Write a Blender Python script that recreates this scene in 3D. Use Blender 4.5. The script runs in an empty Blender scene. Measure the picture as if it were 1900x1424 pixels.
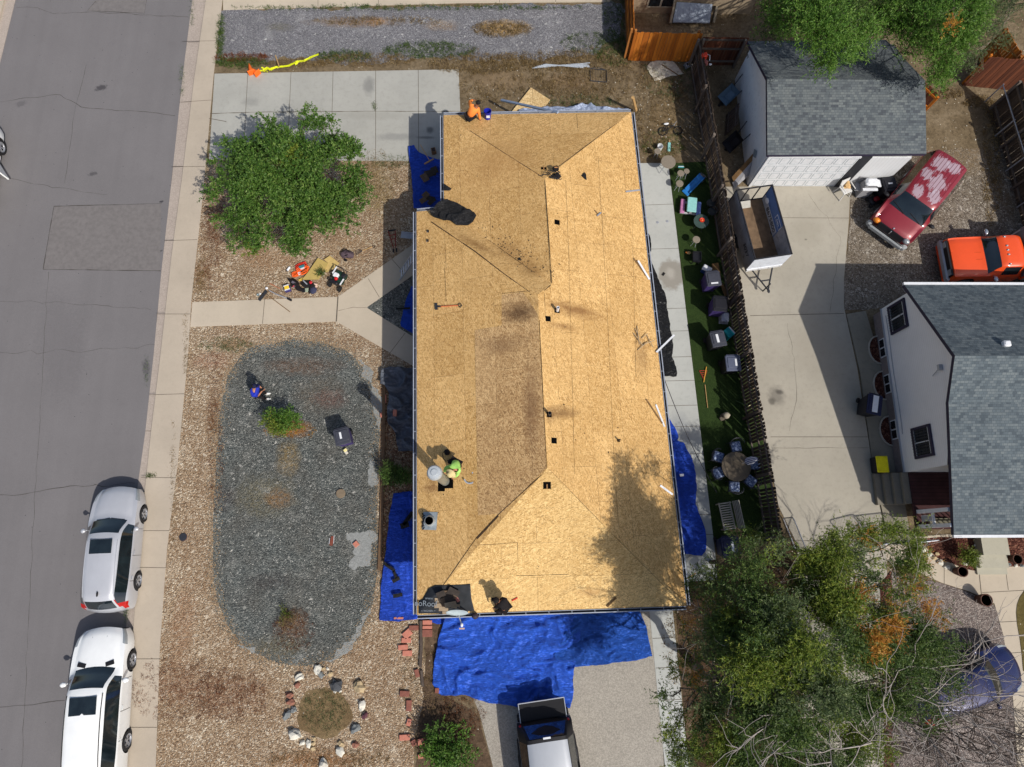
import bpy, bmesh, math, random
import numpy as np
from mathutils import Vector, Matrix, noise as mn
from mathutils.geometry import delaunay_2d_cdt
R = math.radians
random.seed(7); rng = np.random.default_rng(11)
scene = bpy.context.scene
COL = scene.collection
# ------------------------------------------------ camera (drone, 27 m up, tilted about 13 degrees)
F, CX, CY, H = 1230.0, 950.0, 712.0, 27.0
zc = Vector((20.0, 298.0, F)).normalized()
yw = (Vector((0, 1, 0)) - zc * zc.y).normalized()
xw = yw.cross(zc)
cam_d = bpy.data.cameras.new('camera'); cam = bpy.data.objects.new('camera', cam_d); COL.objects.link(cam)
cam_d.sensor_fit = 'HORIZONTAL'; cam_d.sensor_width = 36; cam_d.lens = 36 * F / 1900.0
cam_d.clip_end = 2000; cam_d.clip_start = 0.5
cam.matrix_world = Matrix.Translation((0, 0, H)) @ Matrix((xw, yw, zc)).to_4x4()
scene.camera = cam
# ------------------------------------------------ daylight
SUN = Vector((0.62, -0.70, 1.0)).normalized()
world = bpy.data.worlds.new('World'); scene.world = world; world.use_nodes = True
nt = world.node_tree; bg = nt.nodes['Background']
sky = nt.nodes.new('ShaderNodeTexSky'); sky.sky_type = 'NISHITA'; sky.sun_disc = False
sky.sun_elevation = math.asin(SUN.z); sky.sun_rotation = math.atan2(SUN.x, SUN.y)
sky.air_density = 1.0; sky.dust_density = 2.5
nt.links.new(sky.outputs[0], bg.inputs[0]); bg.inputs[1].default_value = 0.10
sd = bpy.data.lights.new('sun', 'SUN'); sd.energy = 3.7; sd.angle = R(0.6); sd.color = (1, 0.95, 0.87)
sun = bpy.data.objects.new('sun', sd); COL.objects.link(sun)
sun.rotation_euler = SUN.to_track_quat('Z', 'Y').to_euler(); sun.location = (20, -20, 40)
scene.view_settings.view_transform = 'Standard'; scene.view_settings.look = 'None'
scene.view_settings.exposure = 0.08; scene.view_settings.gamma = 1.0
# ------------------------------------------------ helpers
def W(u, v, z=0.0):
    """ground plan survey: point of the photo -> metres on the level z"""
    d = xw * 0 + Vector((0, 0, 0))
    c = Vector((u - CX, CY - v, -F))
    w = Vector((xw.dot(c), yw.dot(c), zc.dot(c)))
    t = (z - H) / w.z
    return Vector((w.x * t, w.y * t, z))
def orient(n):
    n = n.normalized(); x = (Vector((1, 0, 0)) - n * n.x).normalized(); y = n.cross(x); return Matrix((x, y, n)).transposed().to_4x4()
def tag(o, label=None, cat=None, group=None, kind=None):
    if label: o['label'] = label
    if cat: o['category'] = cat
    if group: o['group'] = group
    if kind: o['kind'] = kind
    return o
def mesh_obj(name, verts, faces, mat=None, parent=None, smooth=False, loc=None):
    me = bpy.data.meshes.new(name); me.from_pydata([tuple(v) for v in verts], [], [tuple(f) for f in faces]); me.update()
    if mat:
        for m in (mat if isinstance(mat, (list, tuple)) else [mat]): me.materials.append(m)
    if smooth: me.polygons.foreach_set('use_smooth', [True] * len(me.polygons))
    o = bpy.data.objects.new(name, me); COL.objects.link(o)
    if parent: o.parent = parent
    if loc is not None: o.location = loc
    return o
def empty(name, loc=(0, 0, 0), rz=0, label=None, cat=None, group=None):
    o = bpy.data.objects.new(name, None); COL.objects.link(o); o.location = loc; o.rotation_euler.z = rz
    o.empty_display_size = 0.2
    return tag(o, label, cat, group)
def copy_tree(o, parent=None):
    c = o.copy(); COL.objects.link(c); c.parent = parent
    for ch in [x for x in bpy.data.objects if x.parent == o]: copy_tree(ch, c)
    return c
class MB:
    """collects simple shapes and links them as one mesh"""
    def __init__(s): s.v = []; s.f = []; s.mi = []; s.cur = 0
    def add(s, vs, fs):
        b = len(s.v); s.v += [Vector(v) for v in vs]; s.f += [[i + b for i in f] for f in fs]; s.mi += [s.cur] * len(fs); return s
    def box(s, c, size, rz=0, rx=0, ry=0, bev=0.0):
        x, y, z = size[0] / 2, size[1] / 2, size[2] / 2
        m = Matrix.Translation(c) @ Matrix.Rotation(rz, 4, 'Z') @ Matrix.Rotation(ry, 4, 'Y') @ Matrix.Rotation(rx, 4, 'X')
        if bev <= 0:
            vs = [m @ Vector((a * x, b * y, d * z)) for a in (-1, 1) for b in (-1, 1) for d in (-1, 1)]
            return s.add(vs, [(0, 1, 3, 2), (4, 6, 7, 5), (0, 4, 5, 1), (2, 3, 7, 6), (0, 2, 6, 4), (1, 5, 7, 3)])
        e = min(bev, x * .9, y * .9, z * .9); rings = []
        for zz, ins in ((-z, e), (-z + e, 0), (z - e, 0), (z, e)):
            a, b = x - ins, y - ins
            rings.append([m @ Vector(p) for p in [(-a, -b + e, zz), (-a + e, -b, zz), (a - e, -b, zz), (a, -b + e, zz), (a, b - e, zz), (a - e, b, zz), (-a + e, b, zz), (-a, b - e, zz)]])
        vs = [p for r in rings for p in r]; fs = [list(range(7, -1, -1)), list(range(24, 32))]
        for k in range(3):
            for i in range(8): fs.append((k * 8 + i, k * 8 + (i + 1) % 8, k * 8 + 8 + (i + 1) % 8, k * 8 + 8 + i))
        return s.add(vs, fs)
    def bar(s, a, b, w, h=None, roll=0):
        a = Vector(a); b = Vector(b); h = h or w; d = b - a; L = d.length
        q = d.to_track_quat('X', 'Z').to_matrix().to_4x4()
        m = Matrix.Translation((a + b) / 2) @ q @ Matrix.Rotation(roll, 4, 'X')
        x, y, z = L / 2, w / 2, h / 2
        vs = [m @ Vector((p * x, q2 * y, r * z)) for p in (-1, 1) for q2 in (-1, 1) for r in (-1, 1)]
        return s.add(vs, [(0, 1, 3, 2), (4, 6, 7, 5), (0, 4, 5, 1), (2, 3, 7, 6), (0, 2, 6, 4), (1, 5, 7, 3)])
    def tube(s, pts, r, n=8, cap=True, closed=False):
        pts = [Vector(p) for p in pts]; k = len(pts); rr = r if isinstance(r, (list, tuple)) else [r] * k
        vs = []; up = None
        for i, p in enumerate(pts):
            if closed: t = (pts[(i + 1) % k] - pts[i - 1])
            else: t = (pts[min(i + 1, k - 1)] - pts[max(i - 1, 0)])
            t = t.normalized() if t.length > 1e-9 else Vector((0, 0, 1))
            if up is None: up = Vector((0, 0, 1)) if abs(t.z) < .9 else Vector((1, 0, 0))
            a = t.cross(up); a = a.normalized() if a.length > 1e-6 else Vector((1, 0, 0)); b2 = a.cross(t); up = b2
            for j in range(n):
                an = 2 * math.pi * j / n; vs.append(p + (a * math.cos(an) + b2 * math.sin(an)) * rr[i])
        fs = []
        for i in range(k if closed else k - 1):
            for j in range(n):
                i2 = (i + 1) % k; fs.append((i * n + j, i * n + (j + 1) % n, i2 * n + (j + 1) % n, i2 * n + j))
        if cap and not closed: fs += [list(range(n - 1, -1, -1)), list(range((k - 1) * n, k * n))]
        return s.add(vs, fs)
    def lathe(s, prof, c=(0, 0, 0), n=24, m=None, sx=1, sy=1, cap=True):
        m = m or Matrix.Translation(c); vs = []; fs = []
        for r, z in prof:
            for j in range(n):
                a = 2 * math.pi * j / n; vs.append(m @ Vector((r * math.cos(a) * sx, r * math.sin(a) * sy, z)))
        for i in range(len(prof) - 1):
            for j in range(n): fs.append((i * n + j, i * n + (j + 1) % n, (i + 1) * n + (j + 1) % n, (i + 1) * n + j))
        if cap and prof[0][0] > 0: fs.append(list(range(n - 1, -1, -1)))
        if cap and prof[-1][0] > 0: fs.append([(len(prof) - 1) * n + j for j in range(n)])
        return s.add(vs, fs)
    def prism(s, pts, z0, z1):
        n = len(pts); vs = [(p[0], p[1], z0) for p in pts] + [(p[0], p[1], z1) for p in pts]
        ar = sum(pts[i][0] * pts[(i + 1) % n][1] - pts[(i + 1) % n][0] * pts[i][1] for i in range(n))
        if ar < 0: vs = vs[:n][::-1] + vs[n:][::-1]
        return s.add(vs, [list(range(n - 1, -1, -1)), list(range(n, 2 * n))] + [(i, (i + 1) % n, n + (i + 1) % n, n + i) for i in range(n)])
    def quad(s, a, b, c, d): return s.add([a, b, c, d], [(0, 1, 2, 3)])
    def blob(s, c, r, seed=0, rough=.25, n=2, m=None):
        bm = bmesh.new(); bmesh.ops.create_icosphere(bm, subdivisions=n, radius=1)
        vs = []
        for v in bm.verts:
            d = v.co.normalized(); k = 1 + rough * mn.noise(d * 1.4 + Vector((seed * 3.1, seed, 0))) * 1.6
            p = Vector((d.x * r[0] * k, d.y * r[1] * k, d.z * r[2] * k)); vs.append((m @ p if m else p) + Vector(c))
        fs = [[v.index for v in f.verts] for f in bm.faces]; bm.free(); return s.add(vs, fs)
    def build(s, name, mat=None, parent=None, smooth=False, loc=None):
        o = mesh_obj(name, s.v, s.f, mat, parent, smooth, loc)
        if any(s.mi): o.data.polygons.foreach_set('material_index', s.mi)
        return o
def smooth_by_angle(o, deg=40):
    me = o.data; bm = bmesh.new(); bm.from_mesh(me)
    for f in bm.faces: f.smooth = True
    for e in bm.edges:
        if len(e.link_faces) == 2 and e.calc_face_angle(0) > R(deg): e.smooth = False
    bm.to_mesh(me); bm.free(); return o
# ---- node helper
class NM:
    def __init__(s, name, rough=.8, metal=0, spec=.3):
        s.m = bpy.data.materials.new(name); s.m.use_nodes = True; s.t = s.m.node_tree; s.b = s.t.nodes['Principled BSDF']
        s.b.inputs['Roughness'].default_value = rough; s.b.inputs['Metallic'].default_value = metal
        s.b.inputs['Specular IOR Level'].default_value = spec
        s._oc = None
    def n(s, ty, **k):
        x = s.t.nodes.new('ShaderNode' + ty)
        for a, b in k.items():
            if a in ('inp',): continue
            setattr(x, a, b)
        return x
    def put(s, sock, val):
        if isinstance(val, bpy.types.NodeSocket): s.t.links.new(val, sock)
        elif isinstance(val, (tuple, list)) and len(val) == 3 and sock.type == 'RGBA': sock.default_value = (*val, 1)
        else: sock.default_value = val
    def oc(s):
        if not s._oc: s._oc = s.n('TexCoord').outputs['Object']
        return s._oc
    def uv(s): return s.n('TexCoord').outputs['UV']
    def map(s, vec, sc=(1, 1, 1), rot=(0, 0, 0), loc=(0, 0, 0)):
        x = s.n('Mapping'); s.put(x.inputs[0], vec); x.inputs['Scale'].default_value = sc; x.inputs['Rotation'].default_value = rot; x.inputs['Location'].default_value = loc
        return x.outputs[0]
    def noise(s, sc, det=3, ro=.5, vec=None, dist=0, color=False):
        x = s.n('TexNoise'); s.put(x.inputs['Vector'], vec or s.oc()); x.inputs['Scale'].default_value = sc
        x.inputs['Detail'].default_value = det; x.inputs['Roughness'].default_value = ro; x.inputs['Distortion'].default_value = dist
        return x.outputs['Color' if color else 'Fac']
    def voro(s, sc, vec=None, feat='F1', out='Distance', rand=1):
        x = s.n('TexVoronoi', feature=feat); s.put(x.inputs['Vector'], vec or s.oc()); x.inputs['Scale'].default_value = sc
        x.inputs['Randomness'].default_value = rand
        return x.outputs[out]
    def ramp(s, fac, stops, interp='LINEAR'):
        x = s.n('ValToRGB'); s.put(x.inputs[0], fac); e = x.color_ramp.elements; x.color_ramp.interpolation = interp
        while len(e) < len(stops): e.new(.5)
        for i, (p, c) in enumerate(stops):
            e[i].position = p; c = (c, c, c) if isinstance(c, (int, float)) else c; e[i].color = (*c, 1)
        return x.outputs[0]
    def mix(s, fac, a, b, mode='MIX'):
        x = s.n('Mix', data_type='RGBA', blend_type=mode, clamp_factor=True); s.put(x.inputs[0], fac); s.put(x.inputs[6], a); s.put(x.inputs[7], b)
        return x.outputs[2]
    def math(s, op, a, b=0.0, c=0.0, clamp=False):
        x = s.n('Math', operation=op, use_clamp=clamp); s.put(x.inputs[0], a); s.put(x.inputs[1], b); s.put(x.inputs[2], c); return x.outputs[0]
    def rng(s, v, a, b, c=0.0, d=1.0):
        x = s.n('MapRange'); s.put(x.inputs[0], v)
        for i, q in enumerate((a, b, c, d)): x.inputs[i + 1].default_value = q
        return x.outputs[0]
    def col(s, v): s.put(s.b.inputs['Base Color'], v); return s
    def rough(s, v): s.put(s.b.inputs['Roughness'], v); return s
    def bump(s, h, st=.5, dist=.02):
        x = s.n('Bump'); x.inputs['Strength'].default_value = st; x.inputs['Distance'].default_value = dist; s.put(x.inputs['Height'], h)
        s.put(s.b.inputs['Normal'], x.outputs[0]); return s
    def spot(s, cx, cy, rx, ry, rot=0, soft=.35, amp=.5, nsc=2.0, nz=None):
        """irregular patch centred on a place of the surface, 0..1"""
        c, q = math.cos(rot), math.sin(rot)
        v = s.map(s.oc(), loc=(-cx, -cy, 0))
        v = s.map(v, rot=(0, 0, -rot)); v = s.map(v, sc=(1 / rx, 1 / ry, 0))
        ln = s.n('VectorMath', operation='LENGTH'); s.put(ln.inputs[0], v)
        nz = nz or s.noise(nsc, 5, .65)
        d = s.math('ADD', ln.outputs['Value'], s.math('MULTIPLY', s.math('SUBTRACT', nz, .5), amp * 2))
        return s.rng(d, 1.0, 1.0 - soft, 0, 1)
def plain(name, c, rough=.7, metal=0, spec=.3, var=.12, nsc=6.0, bump=0, dirt=None):
    k = NM(name, rough, metal, spec)
    n1 = k.noise(nsc, 4, .6)
    lo = tuple(x * (1 - var) for x in c); hi = tuple(min(1, x * (1 + var)) for x in c)
    cc = k.ramp(n1, [(.3, lo), (.7, hi)])
    if dirt: cc = k.mix(k.rng(k.noise(nsc * 2.3, 6, .7), .55, .75), cc, dirt)
    k.col(cc)
    if bump: k.bump(k.noise(nsc * 6, 4), bump, .01)
    return k.m
def srgb(r, g, b, k=1.0):
    f = lambda x: ((x / 255 + .055) / 1.055) ** 2.4 if x > 10 else x / 255 / 12.92
    return (f(r) * k, f(g) * k, f(b) * k)
# ---- sheets cut from outlines
def dens(pts, step, amp=0, seed=0, closed=True):
    out = []; n = len(pts)
    for i in range(n if closed else n - 1):
        a = Vector(pts[i][:2]); b = Vector(pts[(i + 1) % n][:2]); L = (b - a).length; k = max(1, int(L / step))
        nr = Vector((-(b - a).y, (b - a).x)).normalized() if L > 1e-6 else Vector((0, 0))
        for j in range(k):
            p = a.lerp(b, j / k)
            if amp: p = p + nr * amp * (mn.noise(Vector((p.x * 1.3, p.y * 1.3, seed))) * 1.2 + .6 * mn.noise(Vector((p.x * 6, p.y * 6, seed + 5))))
            out.append(p)
    if not closed: out.append(Vector(pts[-1][:2]))
    return out
def rnd_outline(pts, it=2):
    for _ in range(it):
        q = []; n = len(pts)
        for i in range(n):
            a = Vector(pts[i][:2]); b = Vector(pts[(i + 1) % n][:2]); q += [a.lerp(b, .25), a.lerp(b, .75)]
        pts = q
    return pts
def inside(p, poly):
    x, y = p; c = False; n = len(poly); j = n - 1
    for i in range(n):
        if (poly[i][1] > y) != (poly[j][1] > y) and x < (poly[j][0] - poly[i][0]) * (y - poly[i][1]) / (poly[j][1] - poly[i][1]) + poly[i][0]: c = not c
        j = i
    return c
def tri_fill(outline, step=None):
    pts = [Vector((p[0], p[1])) for p in outline]; n = len(pts)
    ins = []
    if step:
        xs = [p.x for p in pts]; ys = [p.y for p in pts]; y = min(ys); row = 0
        while y < max(ys):
            x = min(xs) + (step / 2 if row % 2 else 0)
            while x < max(xs):
                q = (x + random.uniform(-.2, .2) * step, y + random.uniform(-.2, .2) * step)
                if inside(q, pts): ins.append(Vector(q))
                x += step
            y += step * .87; row += 1
    v, e, f, *_ = delaunay_2d_cdt(pts + ins, [(i, (i + 1) % n) for i in range(n)], [list(range(n))], 1, 1e-5)
    f = [t if (v[t[0]].x * (v[t[1]].y - v[t[2]].y) + v[t[1]].x * (v[t[2]].y - v[t[0]].y) + v[t[2]].x * (v[t[0]].y - v[t[1]].y)) > 0 else t[::-1] for t in f]
    return v, f
def sheet(name, px, z, mat, amp=0, step=.4, rnd=0, kind='structure', world_pts=False, thick=0, seed=0):
    pts = [Vector(p) for p in px] if world_pts else [W(u, v, z).to_2d() for u, v in px]
    if rnd: pts = rnd_outline(pts, rnd)
    if amp: pts = dens(pts, step, amp, seed)
    v, f = tri_fill(pts)
    vs = [(p.x, p.y, z) for p in v]
    if thick:
        n0 = len(vs); n = len(pts); m2 = MB(); m2.add(vs, f)
        o2 = [(p.x, p.y) for p in pts]
        ar = sum(o2[i][0] * o2[(i + 1) % n][1] - o2[(i + 1) % n][0] * o2[i][1] for i in range(n))
        if ar < 0: o2 = o2[::-1]
        m2.add([(p[0], p[1], z) for p in o2] + [(p[0], p[1], z - thick) for p in o2], [(i, i + n, (i + 1) % n + n, (i + 1) % n) for i in range(n)])
        o = m2.build(name, mat)
    else: o = mesh_obj(name, vs, f, mat)
    if kind: o['kind'] = kind
    return o
# ================================================ ground materials
def gravel(name, cols, scale, big=None, bump=.8, large=.22, stones=.55, spots=(), extra=None, crack=0.0):
    k = NM(name, .9, 0, .2)
    c1 = k.voro(scale, out='Color'); sep = k.n('SeparateColor'); k.put(sep.inputs[0], c1)
    base = k.ramp(sep.outputs[0], cols)
    c2 = k.voro(scale * .43, out='Color'); sep2 = k.n('SeparateColor'); k.put(sep2.inputs[0], c2)
    base = k.mix(k.rng(sep2.outputs[1], 1 - large - .04, 1 - large), base, k.ramp(sep2.outputs[0], [cols[len(cols) // 2], cols[-1]]))
    big_n = k.noise(.6, 5, .65)
    base = k.mix(k.rng(big_n, .35, .7, 0, .5), base, big or tuple(x * .6 for x in cols[0][1]))
    for sp in spots:
        cxy, r2, colr, st = sp[:4]; rot = sp[4] if len(sp) > 4 else 0
        m = k.spot(cxy[0], cxy[1], r2[0], r2[1], rot, .6, .55, 2.2)
        m = k.math('MULTIPLY', m, k.rng(k.noise(scale * .35, 3, .6), .35, .6, .25, 1))
        base = k.mix(k.math('MULTIPLY', m, st), base, colr)
    d = k.voro(scale, feat='F1')
    base = k.mix(k.rng(d, .5, .8, 0, .4), base, tuple(x * .45 for x in cols[0][1]))
    base = k.mix(k.rng(k.noise(2.3, 6, .7), .4, .7, 0, .3), base, tuple(x * .72 for x in cols[1][1])); base = k.mix(k.rng(k.noise(1.1, 6, .7, vec=k.map(k.oc(), loc=(9, 4, 0))), .55, .75, 0, .3), base, cols[-1][1])
    k.col(base)
    h = k.math('ADD', k.math('SUBTRACT', 1.0, d), k.math('MULTIPLY', k.noise(3, 3), .5))
    k.bump(h, bump, 1.2 / scale); return k.m
def xy(u, v): return tuple(W(u, v)[:2])
PEB = gravel('tan_pebbles', [(0, srgb(118, 98, 78)), (.3, srgb(152, 129, 104)), (.6, srgb(174, 152, 125)), (.82, srgb(196, 179, 154)), (1, srgb(228, 216, 194))], 21, large=.1,
   big=srgb(122, 90, 62), spots=[
   (xy(420, 1290), (1.7, 1.0), srgb(118, 76, 54), .6), (xy(330, 1270), (1.3, .8), srgb(122, 80, 58), .5), (xy(590, 1410), (2.2, .45), srgb(140, 92, 50), .7),
   (xy(375, 500), (.5, 1.0), srgb(120, 84, 52), .8), (xy(470, 700), (.6, .7), srgb(120, 100, 60), .35), (xy(390, 670), (1.0, .5), srgb(150, 108, 88), .6),
   (xy(430, 640), (1.0, .3), srgb(120, 98, 62), .6), (xy(395, 770), (.35, 1.6), srgb(110, 78, 50), .7), (xy(650, 460), (1.2, .8), srgb(150, 118, 84), .6),
   (xy(400, 400), (.6, 2.2), srgb(96, 66, 48), .9), (xy(700, 350), (1.0, 1.8), srgb(140, 122, 84), .85), (xy(650, 310), (1.4, .4), srgb(126, 106, 64), .8),
   (xy(500, 480), (1.6, .8), srgb(160, 124, 92), .5), (xy(340, 1160), (.6, 2), srgb(150, 110, 82), .5)])
BLUEG = gravel('blue_grey_gravel', [(0, srgb(62, 67, 67)), (.4, srgb(94, 99, 97)), (.75, srgb(120, 124, 120)), (.96, srgb(148, 150, 145)), (1, srgb(206, 204, 196))], 24, large=.04,
   big=srgb(94, 86, 76), bump=1.0, spots=[
   (xy(560, 680), (1.9, .5), srgb(118, 88, 66), .6), (xy(590, 730), (1.2, 1.0), srgb(112, 98, 80), .5), (xy(545, 795), (.75, .45), srgb(178, 118, 50), .9),
   (xy(535, 850), (.6, .9), srgb(150, 122, 66), .6), (xy(490, 920), (1.5, 1.0), srgb(128, 116, 82), .55), (xy(515, 925), (.7, .5), srgb(150, 104, 54), .6),
   (xy(545, 1160), (.7, .7), srgb(128, 92, 60), .75), (xy(500, 1080), (1.2, .4), srgb(62, 54, 54), .6), (xy(420, 925), (.5, .6), srgb(58, 46, 50), .6),
   (xy(610, 740), (.9, .5), srgb(122, 84, 76), .5), (xy(520, 1200), (1.4, .5), srgb(120, 106, 74), .55)])
GREYG = gravel('grey_gravel', [(0, srgb(92, 91, 94)), (.4, srgb(122, 121, 125)), (.75, srgb(142, 141, 145)), (.96, srgb(164, 163, 165)), (1, srgb(205, 204, 200))], 28, large=.05,
   big=srgb(104, 103, 106), spots=[
   (xy(935, 52), (1.5, .55), srgb(190, 154, 92), 1), (xy(660, 42), (2.6, .35), srgb(140, 112, 80), .8), (xy(700, 40), (.6, .3), srgb(168, 126, 76), .8),
   (xy(520, 50), (.8, .3), srgb(112, 106, 78), .5), (xy(820, 48), (1.0, .4), srgb(150, 122, 84), .6)])
AGG = gravel('gravel_with_dirt', [(0, srgb(82, 74, 66)), (.4, srgb(116, 106, 94)), (.75, srgb(142, 132, 118)), (1, srgb(196, 188, 176))], 24,
   big=srgb(98, 84, 66), bump=.7, spots=[(xy(1790, 290), (1.4, 1.4), srgb(132, 112, 84), .8), (xy(1850, 330), (.5, 3.2), srgb(112, 92, 64), .8, .2)])
ROSEG = gravel('rose_gravel', [(0, srgb(92, 82, 78)), (.5, srgb(132, 120, 114)), (1, srgb(184, 174, 166))], 24, big=srgb(104, 92, 86), large=.06)
MULCH = gravel('red_brown_mulch', [(0, srgb(60, 30, 24)), (.5, srgb(92, 50, 40)), (1, srgb(140, 98, 80))], 16, big=srgb(50, 28, 22))
def dirt(name, a, b, c, spots=(), pale=None):
    k = NM(name, .95, 0, .15)
    n1 = k.noise(.9, 6, .68); n2 = k.noise(7, 5, .7); n3 = k.noise(40, 3, .6)
    base = k.ramp(n1, [(.3, a), (.5, b), (.7, c)])
    base = k.mix(k.rng(n2, .45, .7, 0, .7), base, tuple(x * .5 for x in a))
    for sp in spots:
        m = k.spot(sp[0][0], sp[0][1], sp[1][0], sp[1][1], 0, .6, .5, 1.7); base = k.mix(k.math('MULTIPLY', m, sp[3]), base, sp[2])
    base = k.mix(k.rng(n3, .35, .7, 0, .45), base, tuple(x * .45 for x in a))
    pb = k.voro(14, out='Color'); sp3 = k.n('SeparateColor'); k.put(sp3.inputs[0], pb)
    base = k.mix(k.math('MULTIPLY', k.rng(sp3.outputs[0], .965, .975), k.rng(k.voro(14), .3, .22)), base, srgb(205, 198, 180))
    k.col(base); k.bump(k.math('ADD', n2, k.math('MULTIPLY', n3, .6)), .7, .05); return k.m
DIRT = dirt('dry_weedy_dirt', srgb(98, 84, 64), srgb(128, 112, 88), srgb(150, 134, 110), [
   (xy(930, 150), (2.0, .6), srgb(140, 120, 94), .8), (xy(1060, 150), (1.8, .6), srgb(132, 110, 84), .7), (xy(1240, 230), (1.0, 1.6), srgb(138, 118, 88), .6)])
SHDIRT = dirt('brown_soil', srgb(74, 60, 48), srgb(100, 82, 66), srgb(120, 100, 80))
SANDY = dirt('packed_sandy_dirt', srgb(112, 92, 66), srgb(132, 112, 82), srgb(150, 130, 98))
def concrete(name, c, joint=None, warm=0, spots=(), agg=0.0, str_=.35):
    k = NM(name, .85, 0, .3)
    n1 = k.noise(.5, 5, .6); n2 = k.noise(5, 6, .7); n3 = k.noise(60, 2, .5)
    base = k.ramp(n1, [(.3, tuple(x * .9 for x in c)), (.7, tuple(x * 1.08 for x in c))])
    base = k.mix(k.rng(n2, .5, .78, 0, str_), base, tuple(x * .55 for x in c))
    base = k.mix(k.rng(n3, .4, .7, 0, .12 + agg), base, tuple(x * .5 for x in c))
    for sp in spots:
        m = k.spot(sp[0][0], sp[0][1], sp[1][0], sp[1][1], 0, sp[4] if len(sp) > 4 else .6, .45, 2.6); base = k.mix(k.math('MULTIPLY', m, sp[3]), base, sp[2])
    if agg:
        p = k.voro(30, out='Color'); s3 = k.n('SeparateColor'); k.put(s3.inputs[0], p)
        base = k.mix(agg, base, k.ramp(s3.outputs[0], [(0, tuple(x * .4 for x in c)), (.6, c), (1, tuple(min(1, x * 1.5) for x in c))]))
    k.col(base); k.bump(n3, .25, .004); return k.m
DK = srgb(92, 92, 92)
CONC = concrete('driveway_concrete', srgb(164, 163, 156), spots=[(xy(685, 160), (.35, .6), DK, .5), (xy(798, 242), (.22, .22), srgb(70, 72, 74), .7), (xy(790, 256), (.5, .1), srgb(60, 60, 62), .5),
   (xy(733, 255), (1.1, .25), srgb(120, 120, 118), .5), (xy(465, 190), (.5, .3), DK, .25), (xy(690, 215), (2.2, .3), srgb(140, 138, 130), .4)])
CONC2 = concrete('patio_concrete', srgb(176, 178, 174), spots=[(xy(1245, 510), (.6, .8), srgb(134, 128, 118), .8, .25), (xy(1244, 508), (.25, .35), srgb(170, 166, 158), .7), (xy(1260, 800), (.6, .9), srgb(130, 134, 140), .5)])
CONCW = concrete('warm_walk_concrete', srgb(184, 172, 154), str_=.18)
SIDEW = concrete('pinkish_sidewalk_concrete', srgb(176, 164, 148), str_=.2)
GUTR = concrete('gutter_concrete', srgb(168, 156, 146), agg=.2)
NDRV = concrete('neighbour_drive_concrete', srgb(164, 158, 145), spots=[(xy(1440, 735), (.45, .55), srgb(88, 84, 78), .55), (xy(1446, 728), (.2, .15), srgb(66, 62, 58), .7), (xy(1432, 745), (.2, .2), srgb(76, 72, 66), .6), (xy(1495, 445), (.08, .06), srgb(60, 58, 54), .8), (xy(1520, 640), (1.5, 2), srgb(150, 142, 128), .4), (xy(1500, 430), (.9, .9), srgb(150, 144, 130), .5)])
AGGC = concrete('exposed_aggregate_concrete', srgb(160, 154, 144), agg=.35, spots=[(xy(940, 1380), (.8, 1.5), srgb(140, 130, 120), .4)])
# asphalt with patches, seams and hairline cracks
k = NM('asphalt', .9, 0, .25)
A0 = srgb(117, 114, 115)
n1 = k.noise(.35, 4, .6); n2 = k.noise(45, 3, .6)
base = k.ramp(n1, [(.3, tuple(x * .93 for x in A0)), (.7, tuple(x * 1.06 for x in A0))])
st = k.noise(.8, 3, .5, vec=k.map(k.oc(), sc=(3.0, .12, 1), rot=(0, 0, R(-3))))
base = k.mix(k.rng(st, .4, .7, 0, .3), base, tuple(x * .82 for x in A0))
base = k.mix(k.rng(n2, .35, .7, 0, .34), base, tuple(x * .5 for x in A0)); base = k.mix(k.rng(k.noise(90, 2, .6), .62, .72, 0, .5), base, tuple(x * 1.5 for x in A0)); base = k.mix(k.rng(k.noise(1.7, 7, .75), .55, .75, 0, .3), base, tuple(x * .72 for x in A0))
sp = k.voro(9, out='Color'); sc3 = k.n('SeparateColor'); k.put(sc3.inputs[0], sp)
base = k.mix(k.math('MULTIPLY', k.rng(sc3.outputs[0], .97, .98), k.rng(k.voro(9), .2, .12)), base, srgb(62, 60, 62))
for c_, r_, s_ in [((185, 160), (.35, .18), .8), ((170, 320), (.25, .12), .6), ((35, 190), (.3, .2), .35), ((110, 640), (1.2, 3), .12), ((297, 372), (.12, .06), .9), ((288, 405), (.3, .14), .5), ((284, 432), (.2, .08), .6), ((268, 680), (.2, .4), .4), ((292, 465), (.2, .07), .7)]:
    base = k.mix(k.math('MULTIPLY', k.spot(*xy(*c_), *r_, .3, .5, .8, 9), s_), base, srgb(60, 58, 62))
k.col(base); k.bump(n2, .3, .006); ASPH = k.m
TURF = NM('artificial_turf', .9, 0, .15)
TURF.col(TURF.ramp(TURF.noise(30, 4, .7), [(.3, srgb(30, 44, 20)), (.55, srgb(48, 66, 30)), (.8, srgb(70, 84, 44))])); TURF.bump(TURF.noise(90, 3), 1, .02); TURF = TURF.m
SEAM = plain('dark_joint', srgb(96, 88, 78), .95, var=.3)
CRACK = plain('crack_line', srgb(76, 72, 70), .95, var=.3)
BLUESTAIN = plain('patch_seal', srgb(112, 108, 107), .9)
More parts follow.
